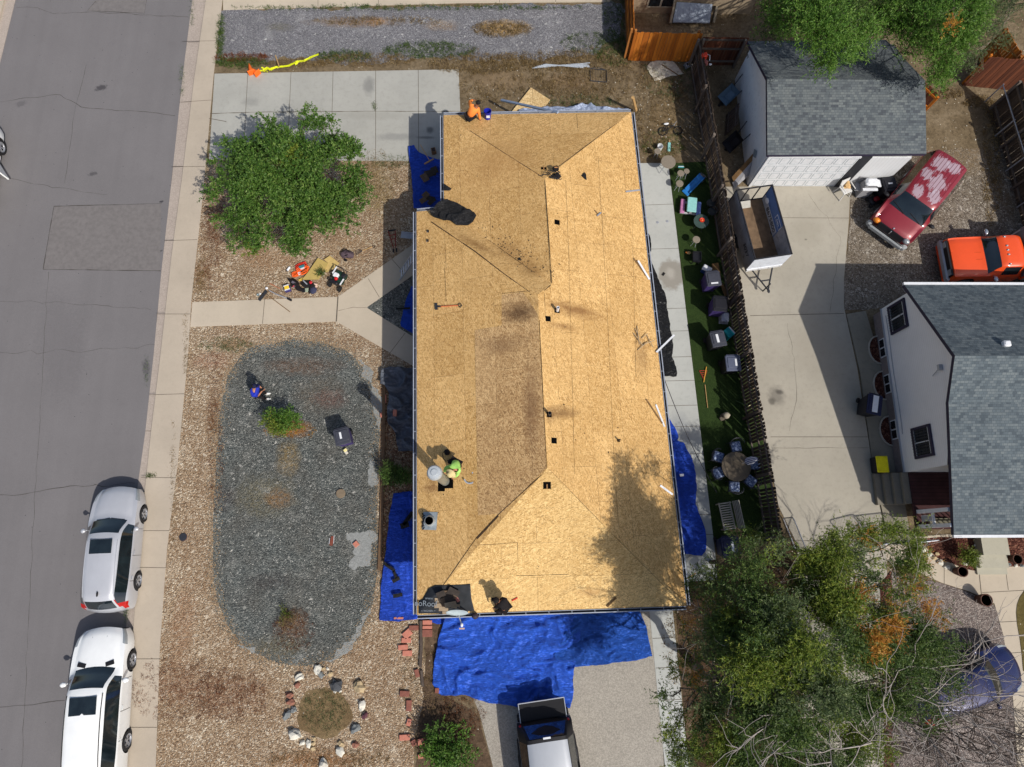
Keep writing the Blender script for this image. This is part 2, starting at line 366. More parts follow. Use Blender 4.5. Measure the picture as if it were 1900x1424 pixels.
# ================================================ the setting
def zr(v): return 0
ground = mesh_obj('ground', [(-250, -250, -.2), (250, -250, -.2), (250, 250, -.2), (-250, 250, -.2)], [(0, 1, 2, 3)], SHDIRT); ground['kind'] = 'structure'
ASP = [(357, 0), (338, 150), (318, 340), (300, 500), (285, 660), (270, 800), (256, 900), (246, 1000), (236, 1130), (228, 1300), (222, 1424)]
KRB = [(384, 0), (362, 150), (340, 330), (320, 480), (300, 660), (283, 800), (262, 1000), (248, 1200), (238, 1424)]
SWR = [(413, 0), (397, 135), (377, 360), (355, 560), (349, 660), (330, 860), (310, 1020), (297, 1200), (289, 1424)]
def ext(line, z, up=25, dn=14):
    p = [W(u, v, z).to_2d() for u, v in line]
    return [p[0] + (p[0] - p[2]).normalized() * up] + p + [p[-1] + (p[-1] - p[-3]).normalized() * dn]
e0, e1, e2 = ext(ASP, -.12), ext(KRB, -.1), ext(SWR, 0)
L0 = [W(29, 0, -.12).to_2d(), W(0, 118, -.12).to_2d()]
dl = (L0[0] - L0[1]).normalized(); lA = [L0[0] + dl * 30, L0[1] - dl * 60]
sheet('road', [e0[0]] + list(dens(e0, .35, .02, 3, closed=False)) + [e0[-1], lA[1], lA[0]], -.12, ASPH, world_pts=True)
off = Vector((-1, -.1)).normalized()
sheet('gutter', [(p.x, p.y) for p in e1] + [(p.x, p.y) for p in e0[::-1]], -.112, GUTR, world_pts=True, thick=.06)
sheet('sidewalk', [(p.x, p.y) for p in e2] + [(p.x, p.y) for p in e1[::-1]], .012, SIDEW, world_pts=True, thick=.14)
sheet('sidewalk', [lA[0], lA[1], lA[1] + Vector((-.45, 0)), lA[0] + Vector((-.45, 0))], -.10, GUTR, world_pts=True, thick=.06)
sheet('sidewalk', [lA[0] + Vector((-.45, 0)), lA[1] + Vector((-.45, 0)), lA[1] + Vector((-2, 0)), lA[0] + Vector((-2, 0))], .0, SIDEW, world_pts=True, thick=.14)
sheet('ground', [lA[0] + Vector((-2, 0)), lA[1] + Vector((-2, 0)), lA[1] + Vector((-30, 0)), lA[0] + Vector((-30, 0))], -.01, PEB, world_pts=True)
# joints: narrow dark recess lines laid into the slabs
def line(name, pts, z, w, mat, amp=.0, kind='structure', seed=0, step=.25):
    p = [W(u, v, z).to_2d() for u, v in pts]
    if amp: p = dens(p, step, amp, seed, closed=False)
    vs = []; fs = []
    for i, q in enumerate(p):
        t = (p[min(i + 1, len(p) - 1)] - p[max(i - 1, 0)]).normalized(); nn = Vector((-t.y, t.x)) * w / 2
        if amp: nn *= random.uniform(.4, 1.5)
        vs += [(q.x + nn.x, q.y + nn.y, z), (q.x - nn.x, q.y - nn.y, z)]
    for i in range(len(p) - 1): fs.append((i * 2 + 1, i * 2 + 3, i * 2 + 2, i * 2))
    return vs, fs
def lines(name, items, z, mat, kind='structure'):
    m = MB()
    for it in items:
        vs, fs = line(name, it[0], z, it[1], mat, it[2] if len(it) > 2 else 0, seed=len(m.v)); m.add(vs, fs)
    o = m.build(name, mat); o['kind'] = kind; return o
yard = sheet('yard', [(e2[0].x, e2[0].y)] + [(p.x, p.y) for p in e2[1:-1]] + [(e2[-1].x, e2[-1].y), (60, -22), (60, 60)], -.008, DIRT, world_pts=True)
def jt(a, b): return [(a, b), .02]
lines('sidewalk_joint', [jt((338 + 0, 77), (404, 76)), jt((333, 190), (392, 186)), jt((318, 310), (380, 309)), jt((305, 447), (366, 445)), jt((290, 583), (354, 583)), jt((276, 733), (342, 731)), jt((262, 886), (327, 887)),
   jt((258, 985), (314, 985)), jt((248, 1053), (308, 1054)), jt((245, 1223), (297, 1223)), jt((238, 1350), (291, 1350))], .016, SEAM)
lines('gutter_joint', [([a_, b_], .02) for a_, b_ in [((349, 79), (372, 78)), ((336, 190), (357, 189)), ((321, 309), (343, 309)), ((305, 447), (324, 446)), ((270, 800), (283, 800)), ((247, 985), (262, 985))]], -.108, SEAM)
lines('road_cracks', [([(30, 14), (70, 14), (100, 26), (180, 22), (260, 28), (350, 32)], .022, .06), ([(0, 190), (60, 180), (112, 176), (150, 200), (240, 205), (325, 215)], .022, .08), ([(0, 330), (120, 350), (200, 362)], .014, .08),
   ([(0, 920), (60, 915), (130, 905), (250, 897)], .02, .12), ([(0, 1312), (60, 1308), (120, 1300)], .02, .06), ([(100, 383), (300, 378)], .032, .01), ([(100, 383), (80, 500)], .032, .01), ([(80, 500), (298, 503)], .032, .01),
   ([(178, 2), (162, 20), (268, 25), (272, 0)], .02, .01), ([(160, 120), (140, 200), (120, 340)], .012, .03), ([(0, 655), (150, 650), (290, 640)], .01, .15), ([(90, 505), (60, 1000), (40, 1424)], .012, .05), ([(0, 560), (100, 560), (280, 575)], .012, .1)], -.116, CRACK)
sheet('road_patch', [(101, 384), (299, 379), (297, 502), (81, 499)], -.118, BLUESTAIN)
sheet('road_patch', [(178, 0), (272, 0), (268, 24), (163, 20)], -.118, BLUESTAIN)
# weedy rim along the kerb and sidewalk edge
# front yard
sheet('pebble_yard', [(375, 292), (765, 292), (900, 300), (900, 1135), (775, 1150), (800, 1300), (770, 1360), (765, 1500), (284, 1500), (289, 1424), (297, 1200), (310, 1020), (330, 860), (349, 660), (355, 560), (366, 450)], 0, PEB, amp=.03)
sheet('gravel_lot', [(404, 20), (1115, 7), (1130, -10), (1160, 20), (1150, 75), (1100, 100), (1000, 112), (860, 112), (760, 108), (690, 120), (600, 118), (560, 108), (470, 115), (402, 112)], 0, GREYG, amp=.25, step=.2)
sheet('sidewalk_path', [(413, -60), (1210, -60), (1130, 4), (860, 6), (414, 19)], .012, CONCW, thick=.05)
lines('path_joint', [([(590, -20), (590, 13)], .02), ([(700, -20), (703, 10)], .02), ([(927, -20), (927, 5)], .02), ([(1031, -20), (1031, 4)], .02)], .016, SEAM)
sheet('driveway', [(398, 137), (851, 129), (858, 300), (388, 296)], .02, CONC, thick=.06)
lines('driveway_joint', [([(390, 211), (500, 208), (650, 207), (857, 207)], .03, .015), ([(460, 134), (451, 294)], .02), ([(540, 133), (533, 294)], .02), ([(618, 132), (614, 294)], .02), ([(697, 131), (697, 294)], .022), ([(776, 130), (777, 296)], .022), ([(388, 220), (420, 226)], .03)], .024, SEAM)
sheet('front_walk', [(357, 561), (627, 551), (727, 481), (790, 437), (790, 494), (680, 571), (790, 640), (790, 693), (624, 597), (353, 607)], .014, CONCW, thick=.05)
lines('walk_joint', [([(491, 556), (487, 601)], .022), ([(627, 551), (624, 597)], .05), ([(628, 577), (655, 571), (680, 571)], .014, .02), ([(683, 517), (704, 552)], .02), ([(727, 481), (748, 505)], .02), ([(723, 656), (752, 618)], .02)], .018, SEAM)
sheet('gravel_bed', [(680, 571), (790, 495), (790, 640)], .005, BLUEG)
OV = [(455, 648), (510, 634), (575, 631), (630, 645), (665, 668), (692, 710), (704, 770), (703, 850), (699, 950), (702, 1060), (690, 1135), (655, 1195), (610, 1228), (550, 1238), (490, 1224), (435, 1185), (402, 1120), (394, 1040), (397, 950), (401, 850), (408, 760), (425, 690)]
sheet('gravel_oval', OV, .006, BLUEG, amp=.06, step=.2, rnd=2)
PALE = concrete('bare_grey_hardpan', srgb(142, 144, 142), str_=.9, agg=.3)
for q in [[(642, 990), (688, 986), (700, 1000), (690, 1010), (694, 1030), (688, 1050), (650, 1052), (652, 1010)], [(668, 665), (690, 690), (704, 750), (704, 800), (697, 765), (690, 730), (672, 690)], [(684, 850), (692, 852), (700, 900), (690, 905)], [(600, 1228), (650, 1190), (685, 1130), (690, 1138), (660, 1190), (625, 1225)], [(440, 1196), (470, 1205), (480, 1216), (465, 1210)]]:
    sheet('hardpan_patch', q, .010, PALE, amp=.22, step=.07)
sheet('soil_circle', [(603 + 50 * math.cos(a) * (1 + .1 * math.sin(3 * a)), 1322 + 48 * math.sin(a)) for a in [i * math.pi / 10 for i in range(20)]], .005, SANDY, amp=.12, step=.12)
sheet('planting_bed', [(786, 1150), (815, 1150), (822, 1290), (890, 1330), (915, 1424), (915, 1500), (770, 1500), (775, 1360), (790, 1250)], .006, SHDIRT, amp=.1, step=.2)
sheet('planting_bed', [(706, 690), (775, 690), (775, 1140), (702, 1060), (704, 900)], .004, gravel('dark_reddish_pebbles', [(0, srgb(96, 66, 50)), (.5, srgb(138, 106, 82)), (1, srgb(196, 176, 146))], 17), amp=.02)
sheet('driveway_apron', [(815, 1135), (1215, 1125), (1232, 1424), (1238, 1520), (925, 1520), (915, 1424), (890, 1325)], .012, AGGC, thick=.04)
sheet('side_walk', [(1204, 1125), (1248, 1130), (1278, 1424), (1284, 1520), (1240, 1520), (1234, 1424)], .022, CONC2, thick=.04)
lines('side_walk_joint', [([(a, v), (b, v - 2)], .02) for a, b, v in [(1211, 1254, 1185), (1217, 1260, 1240), (1223, 1266, 1300), (1228, 1270, 1350)]], .026, SEAM)
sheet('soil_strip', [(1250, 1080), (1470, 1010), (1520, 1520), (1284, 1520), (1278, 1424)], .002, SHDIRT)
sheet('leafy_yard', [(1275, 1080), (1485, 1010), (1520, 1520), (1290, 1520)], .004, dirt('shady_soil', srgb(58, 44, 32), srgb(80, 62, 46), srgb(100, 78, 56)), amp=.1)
# back yard
sheet('patio_walk', [(1150, 303), (1240, 303), (1333, 1076), (1240, 1082)], .03, CONC2, thick=.06)
lines('patio_joint', [([(1165, v), (1240 + (v - 303) * .12, v - 3)], .018) for v in (382, 464, 575, 617, 665, 709, 755, 794, 845, 958, 995)], .034, SEAM)
sheet('artificial_lawn', [(1241, 303), (1316, 300), (1452, 1005), (1324, 1005)], .02, TURF, amp=.015)
sheet('neighbour_driveway', [(1330, 347), (1578, 345), (1575, 410), (1566, 520), (1566, 570), (1590, 680), (1612, 820), (1624, 900), (1645, 1000), (1652, 1520), (1500, 1520), (1478, 1008), (1445, 940)], .014, NDRV, thick=.04)
lines('neighbour_drive_joint', [([(1380, 404), (1576, 405)], .02), ([(1392, 586), (1566, 582)], .025), ([(1430, 811), (1610, 811)], .02), ([(1436, 832), (1612, 831)], .012, .03), ([(1452, 1004), (1645, 1002)], .02), ([(1462, 600), (1480, 720), (1465, 800)], .01, .1),
   ([(1500, 360), (1560, 440), (1540, 580)], .01, .1)], .018, SEAM)
sheet('parking_gravel', [(1574, 290), (2060, 260), (2060, 560), (1566, 575), (1566, 520), (1578, 400)], .004, AGG, amp=.08, step=.3)
sheet('narrow_walk', [(1571, 583), (1606, 577), (1640, 690), (1668, 870), (1690, 1000), (1648, 1000), (1622, 878), (1596, 690)], .05, concrete('stained_walk', srgb(138, 132, 118), str_=.6), thick=.05)
sheet('front_path', [(1640, 1000), (1860, 985), (1900, 1040), (2000, 1090), (2000, 1520), (1895, 1520), (1880, 1300), (1862, 1180), (1845, 1120), (1800, 1098), (1748, 1082), (1700, 1060), (1645, 1040)], .016, CONCW, thick=.04)
lines('front_path_joint', [([(1752, 1010), (1752, 1084)], .02), ([(1816, 1055), (1821, 1103)], .03), ([(1865, 1050), (1871, 1095)], .02), ([(1822, 1100), (2000, 1090)], .02), ([(1850, 1155), (1890, 1153)], .02), ([(1866, 1213), (1905, 1210)], .02)], .020, SEAM)
sheet('rose_gravel_bed', [(1652, 1060), (1745, 1082), (1800, 1100), (1845, 1125), (1862, 1180), (1880, 1300), (1890, 1520), (1652, 1520)], .008, ROSEG, amp=.04)
sheet('mulch_bed', [(1700, 1000), (1805, 993), (1812, 1030), (1815, 1060), (1790, 1056), (1740, 1035)], .022, MULCH, amp=.05, step=.1)
sheet('mulch_bed', [(1868, 995), (1960, 990), (1960, 1050), (1868, 1052)], .022, MULCH, amp=.03)
sheet('mulch_bed', [(1634, 1085), (1655, 1060), (1658, 1424), (1640, 1424)], .022, MULCH, amp=.06)
sheet('lawn_corner', [(1905, 1090), (1888, 1115), (1885, 1145), (1895, 1200), (1900, 1260), (2000, 1300), (2000, 1090)], .03, dirt('thin_lawn', srgb(92, 82, 46), srgb(110, 98, 60), srgb(128, 112, 74)), rnd=1)
# ================================================ buildings
def solve_x(u, v, x):
    """survey point on the upright plane x = const"""
    c = Vector((u - CX, CY - v, -F)); w = Vector((xw.dot(c), yw.dot(c), zc.dot(c))); t = x / w.x
    return Vector((x, w.y * t, H + w.z * t))
def attach(root, *objs):
    m = Matrix.Translation(-root.location)
    for o in objs:
        o.data.transform(m); o.parent = root
def child(part, o):
    o.parent = part
# ---- OSB
HB = Vector((1.6, 7.5, 0))
def osb(name, c1, c2, c3, stains=()):
    k = NM(name, .85, 0, .2); uv = k.uv()
    def lay(rot, sc):
        c = k.voro(1, vec=k.map(k.map(uv, rot=(0, 0, rot)), sc=sc), out='Color'); s = k.n('SeparateColor'); k.put(s.inputs[0], c); return s
    a, b, d = lay(.5, (7, 34, 1)), lay(-.6, (9, 42, 1)), lay(1.45, (8, 38, 1))
    f = k.mix(k.rng(a.outputs[1], .5, .52), a.outputs[0], b.outputs[0]); f = k.mix(k.rng(b.outputs[2], .62, .64), f, d.outputs[0])
    base = k.ramp(f, [(0, tuple(x * .7 for x in c1)), (.12, c1), (.45, c2), (.85, c3), (1, tuple(min(1, x * 1.22) for x in c3))])
    dk = lay(.2, (16, 60, 1)); base = k.mix(k.rng(dk.outputs[0], .93, .94), base, tuple(x * .5 for x in c1))
    base = k.mix(k.rng(k.noise(.7, 5, .65), .35, .7, 0, .45), base, tuple(x * .72 for x in c2))
    base = k.mix(k.rng(k.noise(14, 3, .6), .55, .75, 0, .2), base, tuple(x * .6 for x in c1))
    br = k.n('TexBrick'); br.offset = .5; k.put(br.inputs['Vector'], uv)
    for nm, v_ in (('Scale', 1), ('Mortar Size', .007), ('Mortar Smooth', .1), ('Brick Width', 2.44), ('Row Height', 1.22)): br.inputs[nm].default_value = v_
    br.inputs['Color1'].default_value = (.0, .0, .0, 1); br.inputs['Color2'].default_value = (1, 1, 1, 1); br.inputs['Mortar'].default_value = (.5, .5, .5, 1)
    base = k.mix(.22, base, k.ramp(br.outputs['Color'], [(0, tuple(x * .78 for x in c2)), (1, tuple(min(1, x * 1.15) for x in c3))]))
    base = k.mix(k.math('MULTIPLY', br.outputs['Fac'], k.rng(k.noise(1.3, 2), .35, .6, .1, .7)), base, srgb(96, 70, 44))
    for st in stains:
        m = k.spot(*st[0], *st[1], st[4] if len(st) > 4 else 0, .85, .8, 2.6, nz=k.noise(3.4, 8, .78, vec=k.map(k.oc(), sc=(.6, 1.5, 1)))); base = k.mix(k.math('MULTIPLY', m, st[3]), base, st[2])
    k.col(base); k.bump(f, .15, .004); return k.m
ZE, ZR1, ZR2 = 2.85, 4.22, 4.5
pA, pB, pC, pD, pE, pF = W(823, 214, ZE), W(1171, 208, ZE), W(1274, 1124, ZE), W(774, 1141, ZE), W(773, 393, ZE), W(824, 388, ZE)
pR1, pV1, pV2, pR3 = W(1011, 332, ZR1), W(1024, 527, ZR1), W(998, 547, ZR2), W(1016, 869, ZR2)
PLANES = [('right', [pB, pR1, pV1, pV2, pR3, pC]), ('upleft', [pA, pF, pV1, pR1]), ('valley', [pF, pE, pV2, pV1]), ('left', [pE, pD, pR3, pV2]), ('south', [pD, pC, pR3]), ('north', [pA, pR1, pB])]
def fitplane(pts):
    A = np.array([[p.x, p.y, 1] for p in pts]); z = np.array([p.z for p in pts]); return np.linalg.lstsq(A, z, rcond=None)[0]
PL = [(n, [p.to_2d() for p in pts], fitplane(pts), pts) for n, pts in PLANES]
def roofz(x, y):
    best = None
    for n, poly, c, _ in PL:
        if inside((x, y), poly): return c[0] * x + c[1] * y + c[2]
    return ZE + .02
def RW(u, v, off=0.0):
    z = 3.6
    for _ in range(12):
        p = W(u, v, z); z = roofz(p.x, p.y) + off
    return W(u, v, z)
def rotm(u, v):
    """orientation of the roof surface at that point"""
    p = RW(u, v); e = .15; n = Vector((-(roofz(p.x + e, p.y) - roofz(p.x - e, p.y)) / (2 * e), -(roofz(p.x, p.y + e) - roofz(p.x, p.y - e)) / (2 * e), 1)).normalized()
    return n
def hxy(u, v): p = RW(u, v); return (p.x - HB.x, p.y - HB.y)
BRN = srgb(92, 62, 38)
OSB = osb('osb_sheathing', srgb(170, 128, 74), srgb(202, 160, 100), srgb(222, 184, 126), [
    (hxy(960, 565), (.75, .35), BRN, .75), (hxy(1065, 575), (1.3, .35), srgb(120, 82, 48), .75, -.12), (hxy(1045, 605), (.8, .2), srgb(120, 82, 48), .5), (hxy(1045, 765), (.7, .3), srgb(110, 80, 50), .7),
    (hxy(1022, 770), (.3, .35), BRN, .7), (hxy(985, 500), (.6, .5), srgb(130, 96, 56), .6), (hxy(950, 470), (1.2, .5), srgb(140, 104, 62), .5, -.7), (hxy(920, 300), (2.2, 1.6), srgb(160, 118, 70), .5), (hxy(1190, 660), (.4, 1.2), srgb(130, 100, 66), .5),
    (hxy(980, 720), (.25, 2), srgb(120, 84, 54), .5), (hxy(960, 640), (.6, 1.4), srgb(124, 88, 58), .45), (hxy(885, 455), (1.2, .25), srgb(120, 84, 46), .6, -.62), (hxy(800, 905), (.4, .35), srgb(110, 72, 44), .6), (hxy(1095, 1075), (.5, .25), srgb(150, 110, 70), .4)])
OSBOLD = osb('weathered_osb', srgb(144, 110, 72), srgb(186, 147, 100), srgb(218, 184, 134), [(hxy(965, 580), (.9, .5), srgb(74, 50, 34), .8), (hxy(985, 760), (.4, 2.2), srgb(110, 78, 54), .6), (hxy(930, 640), (1.0, .5), srgb(110, 80, 56), .5)])
def roof_uv(o, pts_world, cf, flip=False):
    g = Vector((cf[0], cf[1])); up = g.normalized(); al = Vector((-up.y, up.x)); sl = math.sqrt(1 + g.length ** 2)
    ul = o.data.uv_layers.new(name='UVMap')
    for lp in o.data.loops:
        co = o.data.vertices[lp.vertex_index].co; q = Vector((co.x, co.y))
        ul.data[lp.index].uv = (al.dot(q), up.dot(q) * sl)
def roof_part(name, polys, mat, th=.03):
    """flat roof slopes joined to one mesh; every slope with its own along/up coordinates"""
    V = []; Fc = []; UV = []
    for pts, cf in polys:
        g = Vector((cf[0], cf[1])); up = g.normalized(); al = Vector((-up.y, up.x)); sl = math.sqrt(1 + g.length ** 2)
        b = len(V); V += [p.copy() for p in pts]; Fc.append([b + i for i in range(len(pts))])
        nrm = Vector((-cf[0], -cf[1], 1)); 
        fn = sum(((pts[i].cross(pts[(i + 1) % len(pts)])) for i in range(len(pts))), Vector())
        if fn.z < 0: Fc[-1] = Fc[-1][::-1]
        UV.append([(al.dot(V[i].to_2d()), up.dot(V[i].to_2d()) * sl) for i in Fc[-1]])
    o = mesh_obj(name, V, Fc, mat); ul = o.data.uv_layers.new(name='UVMap'); i = 0
    for uvs in UV:
        for q in uvs: ul.data[i].uv = q; i += 1
    return o
house = empty('house', HB, 0, 'long house with bare OSB roof sheathing, stripped of its shingles, in the middle', 'house')
roof = roof_part('roof', [(pts, cf) for n, _, cf, pts in PL if n != 'south'], OSB)
hipn = roof_part('hip_sheathing', [(pts, cf) for n, _, cf, pts in PL if n == 'south'], osb('pale_yellow_osb', srgb(178, 139, 84), srgb(208, 170, 110), srgb(227, 194, 136), [(hxy(1095, 1100), (.6, .2), srgb(160, 118, 74), .5)]))  # south hip in paler, yellower OSB than the other slopes
cfL = [c for n, _, c, _ in PL if n == 'left'][0]
cfR = [c for n, _, c, _ in PL if n == 'right'][0]
def on_plane(uvs, cf, off):
    out = []
    for u, v in uvs:
        z = 3.6
        for _ in range(15):
            p = W(u, v, z); z = cf[0] * p.x + cf[1] * p.y + cf[2] + off
        out.append(W(u, v, z))
    return out
old = roof_part('weathered_sheathing', [(on_plane([(881, 613), (931, 605), (931, 547), (982, 541), (996, 548), (1014, 868), (930, 953), (887, 957)], cfL, .006), cfL)], OSBOLD)
GAPM = plain('dark_gap', srgb(60, 44, 30), .95, var=.35)
def ropes(name, segs, mat, r=.008, off=.006):
    m = MB()
    for pts in segs:
        P3 = [RW(u, v, off) for u, v in pts]; q = []
        for a, b in zip(P3[:-1], P3[1:]):
            n = max(1, int((b - a).length / .4))
            for i in range(n): q.append(a.lerp(b, i / n))
        q.append(P3[-1]); m.tube([p for p in q], r, 4)
    return m.build(name, mat)
gaps = []
for pts, w in [([(800, 412), (880, 466), (935, 508), (984, 543)], .035), ([(998, 548), (1022, 530)], .02), ([(998, 548), (1006, 700), (1014, 868)], .018), ([(1011, 334), (1018, 430), (1024, 526)], .018), ([(872, 243), (940, 287), (1008, 330)], .02), ([(1168, 212), (1100, 262), (1036, 310)], .02), ([(1018, 870), (930, 950), (885, 997), (822, 1087)], .022), ([(885, 1000), (925, 958)], .05), ([(1018, 870), (1120, 975), (1240, 1095)], .012), ([(905, 445), (990, 505)], .012),
               ([(931, 545), (984, 540)], .014), ([(1010, 545), (1012, 590)], .012), ([(895, 1012), (960, 1007), (961, 1035)], .01), ([(958, 1069), (1055, 1066)], .014), ([(825, 498), (828, 560)], .008), ([(1050, 335), (1056, 480), (1062, 700), (1066, 880)], .004), ([(1110, 290), (1126, 560), (1140, 860), (1148, 980)], .003), ([(944, 243), (944, 222)], .006), ([(1070, 212), (1072, 238)], .008), ([(1170, 260), (1180, 700)], .003), ([(825, 440), (828, 500)], .004)]:
    P3 = [RW(u, v, 0) for u, v in pts]; pts2 = [P3[0]]; gap = MB()
    for a, b in zip(P3[:-1], P3[1:]):
        n = max(2, int((b - a).length / .5))
        for i in range(1, n + 1):
            q = a.lerp(b, i / n); q.z = max(q.z, roofz(q.x, q.y)); pts2.append(q)
    for a, b in zip(pts2[:-1], pts2[1:]): gap.bar(a + Vector((0, 0, .004)), b + Vector((0, 0, .004)), w * random.uniform(.6, 1.3), .008)
    gaps.append(gap.build('sheathing_gap', GAPM))
BLACK = plain('black_hole', (.004, .004, .004), 1, spec=0); PURP = BLACK
VH = []
for (u, v, w, h) in [(1009, 313, .22, .14), (1034, 413, .2, .2), (1017, 592, .2, .2), (1028, 818, .2, .2), (1015, 901, .26, .24)]:
    m = MB(); c = RW(u, v); n = rotm(u, v); q = orient(n)
    m.add([Matrix.Translation(c + n * .008) @ q @ Vector((a, b, 0)) for a, b in ((-w / 2, -h / 2), (w / 2, -h / 2), (w / 2, h / 2), (-w / 2, h / 2))], [(0, 1, 2, 3)])
    VH.append(m.build('vent_hole', BLACK))
    if v in (313, 901):
        m2 = MB(); m2.bar(c + n * .012 + Vector((0, -h / 2, 0)), c + n * .012 + Vector((0, h / 2, 0)), .04, .02); VH.append(m2.build('rafter', plain('rafter_wood', srgb(150, 110, 70))))
WHITE = plain('white_painted_metal', srgb(216, 218, 222), .5, 0, .5, .08)
GMET = plain('grey_metal', srgb(168, 172, 180), .45, .3, .5, .1)
DMET = plain('dark_metal', srgb(52, 54, 60), .5, .3, .5)
# eaves: fascia + open gutter with brackets
def gutter(a, b, out, dep=.12):
    a = a + Vector((0, 0, -.03)); b = b + Vector((0, 0, -.03)); o = out * dep; z = Vector((0, 0, 1))
    m = MB(); m.bar(a + out * .012 - z * .09, b + out * .012 - z * .09, .02, .16)
    g = MB(); g.bar(a + o + out * .01 - z * .01, b + o + out * .01 - z * .01, .035, .02); g.bar(a + o + out * .02 - z * .07, b + o + out * .02 - z * .07, .012, .11)
    g.bar(a + out * .03, b + out * .03, .02, .012)
    t = MB(); t.bar(a + o * .55 - z * .115, b + o * .55 - z * .115, dep, .01)
    L = (b - a).length; d = (b - a).normalized()
    for i in range(1, int(L / .8)): p = a + d * (i * .8); g.bar(p + out * .02, p + o, .02, .008)
    return m, g, t
ex = [(pD, pE, Vector((-1, 0, 0))), (pF, pA, Vector((-1, 0, 0))), (pE, pF, Vector((0, 1, 0))), (pA, pB, Vector((0, 1, 0))), (pB, pC, Vector((1, .05, 0)).normalized()), (pC, pD, Vector((0, -1, 0)))]
M1, M2, M3 = MB(), MB(), MB()
for a, b, o_ in ex:
    x, y, z = gutter(a, b, o_)
    M1.add(x.v, x.f); M2.add(y.v, y.f); M3.add(z.v, z.f)
fas = M1.build('fascia', plain('dark_fascia', srgb(70, 66, 72))); gut = M2.build('gutter', plain('gutter_metal', srgb(160, 166, 178), .45, .2, .5, .15, nsc=2)); gtt = M3.build('gutter_trough', plain('dark_trough', srgb(66, 66, 74), .7, nsc=3, var=.4))  # trough inside is darker than the gutter metal
gtt.parent = gut
ins = .5; wp = [(pA.x + ins, pA.y - ins), (pB.x - ins, pB.y - ins), (pC.x - ins, pC.y + ins), (pD.x + ins, pD.y + ins), (pE.x + ins, pE.y - ins), (pF.x + ins, pF.y - ins)]
m = MB(); m.prism(wp, 0, ZE - .1); 
k = NM('tan_brick', .9); br = k.n('TexBrick'); k.put(br.inputs['Vector'], k.map(k.oc(), rot=(R(90), 0, R(90))))
for nm, v_ in (('Scale', 1), ('Mortar Size', .01), ('Brick Width', .2), ('Row Height', .07)): br.inputs[nm].default_value = v_
br.inputs['Color1'].default_value = (*srgb(168, 128, 100), 1); br.inputs['Color2'].default_value = (*srgb(140, 100, 78), 1); br.inputs['Mortar'].default_value = (*srgb(170, 164, 150), 1); k.col(br.outputs['Color'])
wall = m.build('wall', k.m)
sof = MB(); sof.prism([(p.x, p.y) for p in (pA, pB, pC, pD, pE, pF)], ZE - .11, ZE - .09); soff = sof.build('soffit', WHITE)
GLASS = NM('window_glass', .08, 0, .6); GLASS.col(srgb(28, 34, 40)); GLASS = GLASS.m
wins = []
for (cx_, cy_, w_, ax) in [(wp[3][0] - .01, 2.0, 1.6, 0), (wp[3][0] - .01, 5.0, 1.8, 0), (wp[3][0] - .01, 10.6, 1.2, 0), (wp[2][0] + .0, 3.5, 1.2, 2), (wp[1][0] + .3, 10.0, 1.5, 2)]:
    wl = MB(); s = (.06, w_, 1.1) if ax != 1 else (w_, .06, 1.1); x0 = cx_ if ax == 0 else wp[1][0] + (wp[2][0] - wp[1][0]) * (wp[1][1] - cy_) / (wp[1][1] - wp[2][1])
    wl.box((x0, cy_, 1.5), s); w1 = wl.build('window', WHITE); g1 = MB(); g1.box((x0, cy_, 1.5), (.08, w_ - .14, .96)); g2 = g1.build('pane', GLASS); attach(house, w1, g2); g2.parent = w1; g2.matrix_parent_inverse = Matrix()
attach(house, roof, hipn, old, *gaps, fas, gut, gtt, wall, soff, *VH); gtt.parent = gut
# flue with round cap and its cut hole, loose collar (roof jack), small vent pipes
fb = RW(826, 893); ft = fb + Vector((-.12, 0.02, 2.7))
m = MB(); m.tube([fb - Vector((0, 0, .2)), ft], .17, 24); flue = m.build('flue_pipe', plain('galvanised', srgb(160, 166, 160), .4, .55, .5, .15), smooth=False); smooth_by_angle(flue)
m = MB(); m.lathe([(.0, .1), (.1, .1), (.12, .07), (.2, .06), (.24, .0), (.25, -.08), (.21, -.1), (.17, -.1)], ft, 28); fc = m.build('flue_cap', plain('bright_galvanised', srgb(186, 192, 196), .4, .3, .5, .06)); smooth_by_angle(fc, 30)
m = MB(); n_ = rotm(826, 893); q_ = orient(n_)
m.add([Matrix.Translation(fb + n_ * .01) @ q_ @ Vector((a, b, 0)) for a, b in ((-.27, -.36), (-.0, -.36), (.0, -.26), (.32, -.26), (.32, .2), (-.27, .2))], [(0, 1, 2, 3, 4, 5)]); fh = m.build('flue_opening', BLACK)
attach(house, flue, fc, fh); fc.parent = flue; 
for u, v, r_, h_ in [(1034, 577, .055, .35), (1019, 770, .055, .35), (1148, 818, .03, .22)]:
    p = RW(u, v); m = MB(); m.lathe([(r_, -.05), (r_, h_), (r_ * .75, h_), (r_ * .75, .02), (0, .02)], p, 14); o = m.build('vent_pipe', DMET if v != 577 else WHITE); attach(house, o)
    m = MB(); m.add([p + Vector((a, b, .01 + roofz(p.x + a, p.y + b) - p.z)) for a, b in [(x_ * r_ * 1.6, y_ * r_ * 1.6) for x_, y_ in ((-1, -1), (1, -1), (1, 1), (-1, 1))]], [(0, 1, 2, 3)]); o = m.build('pipe_opening', BLACK); attach(house, o)
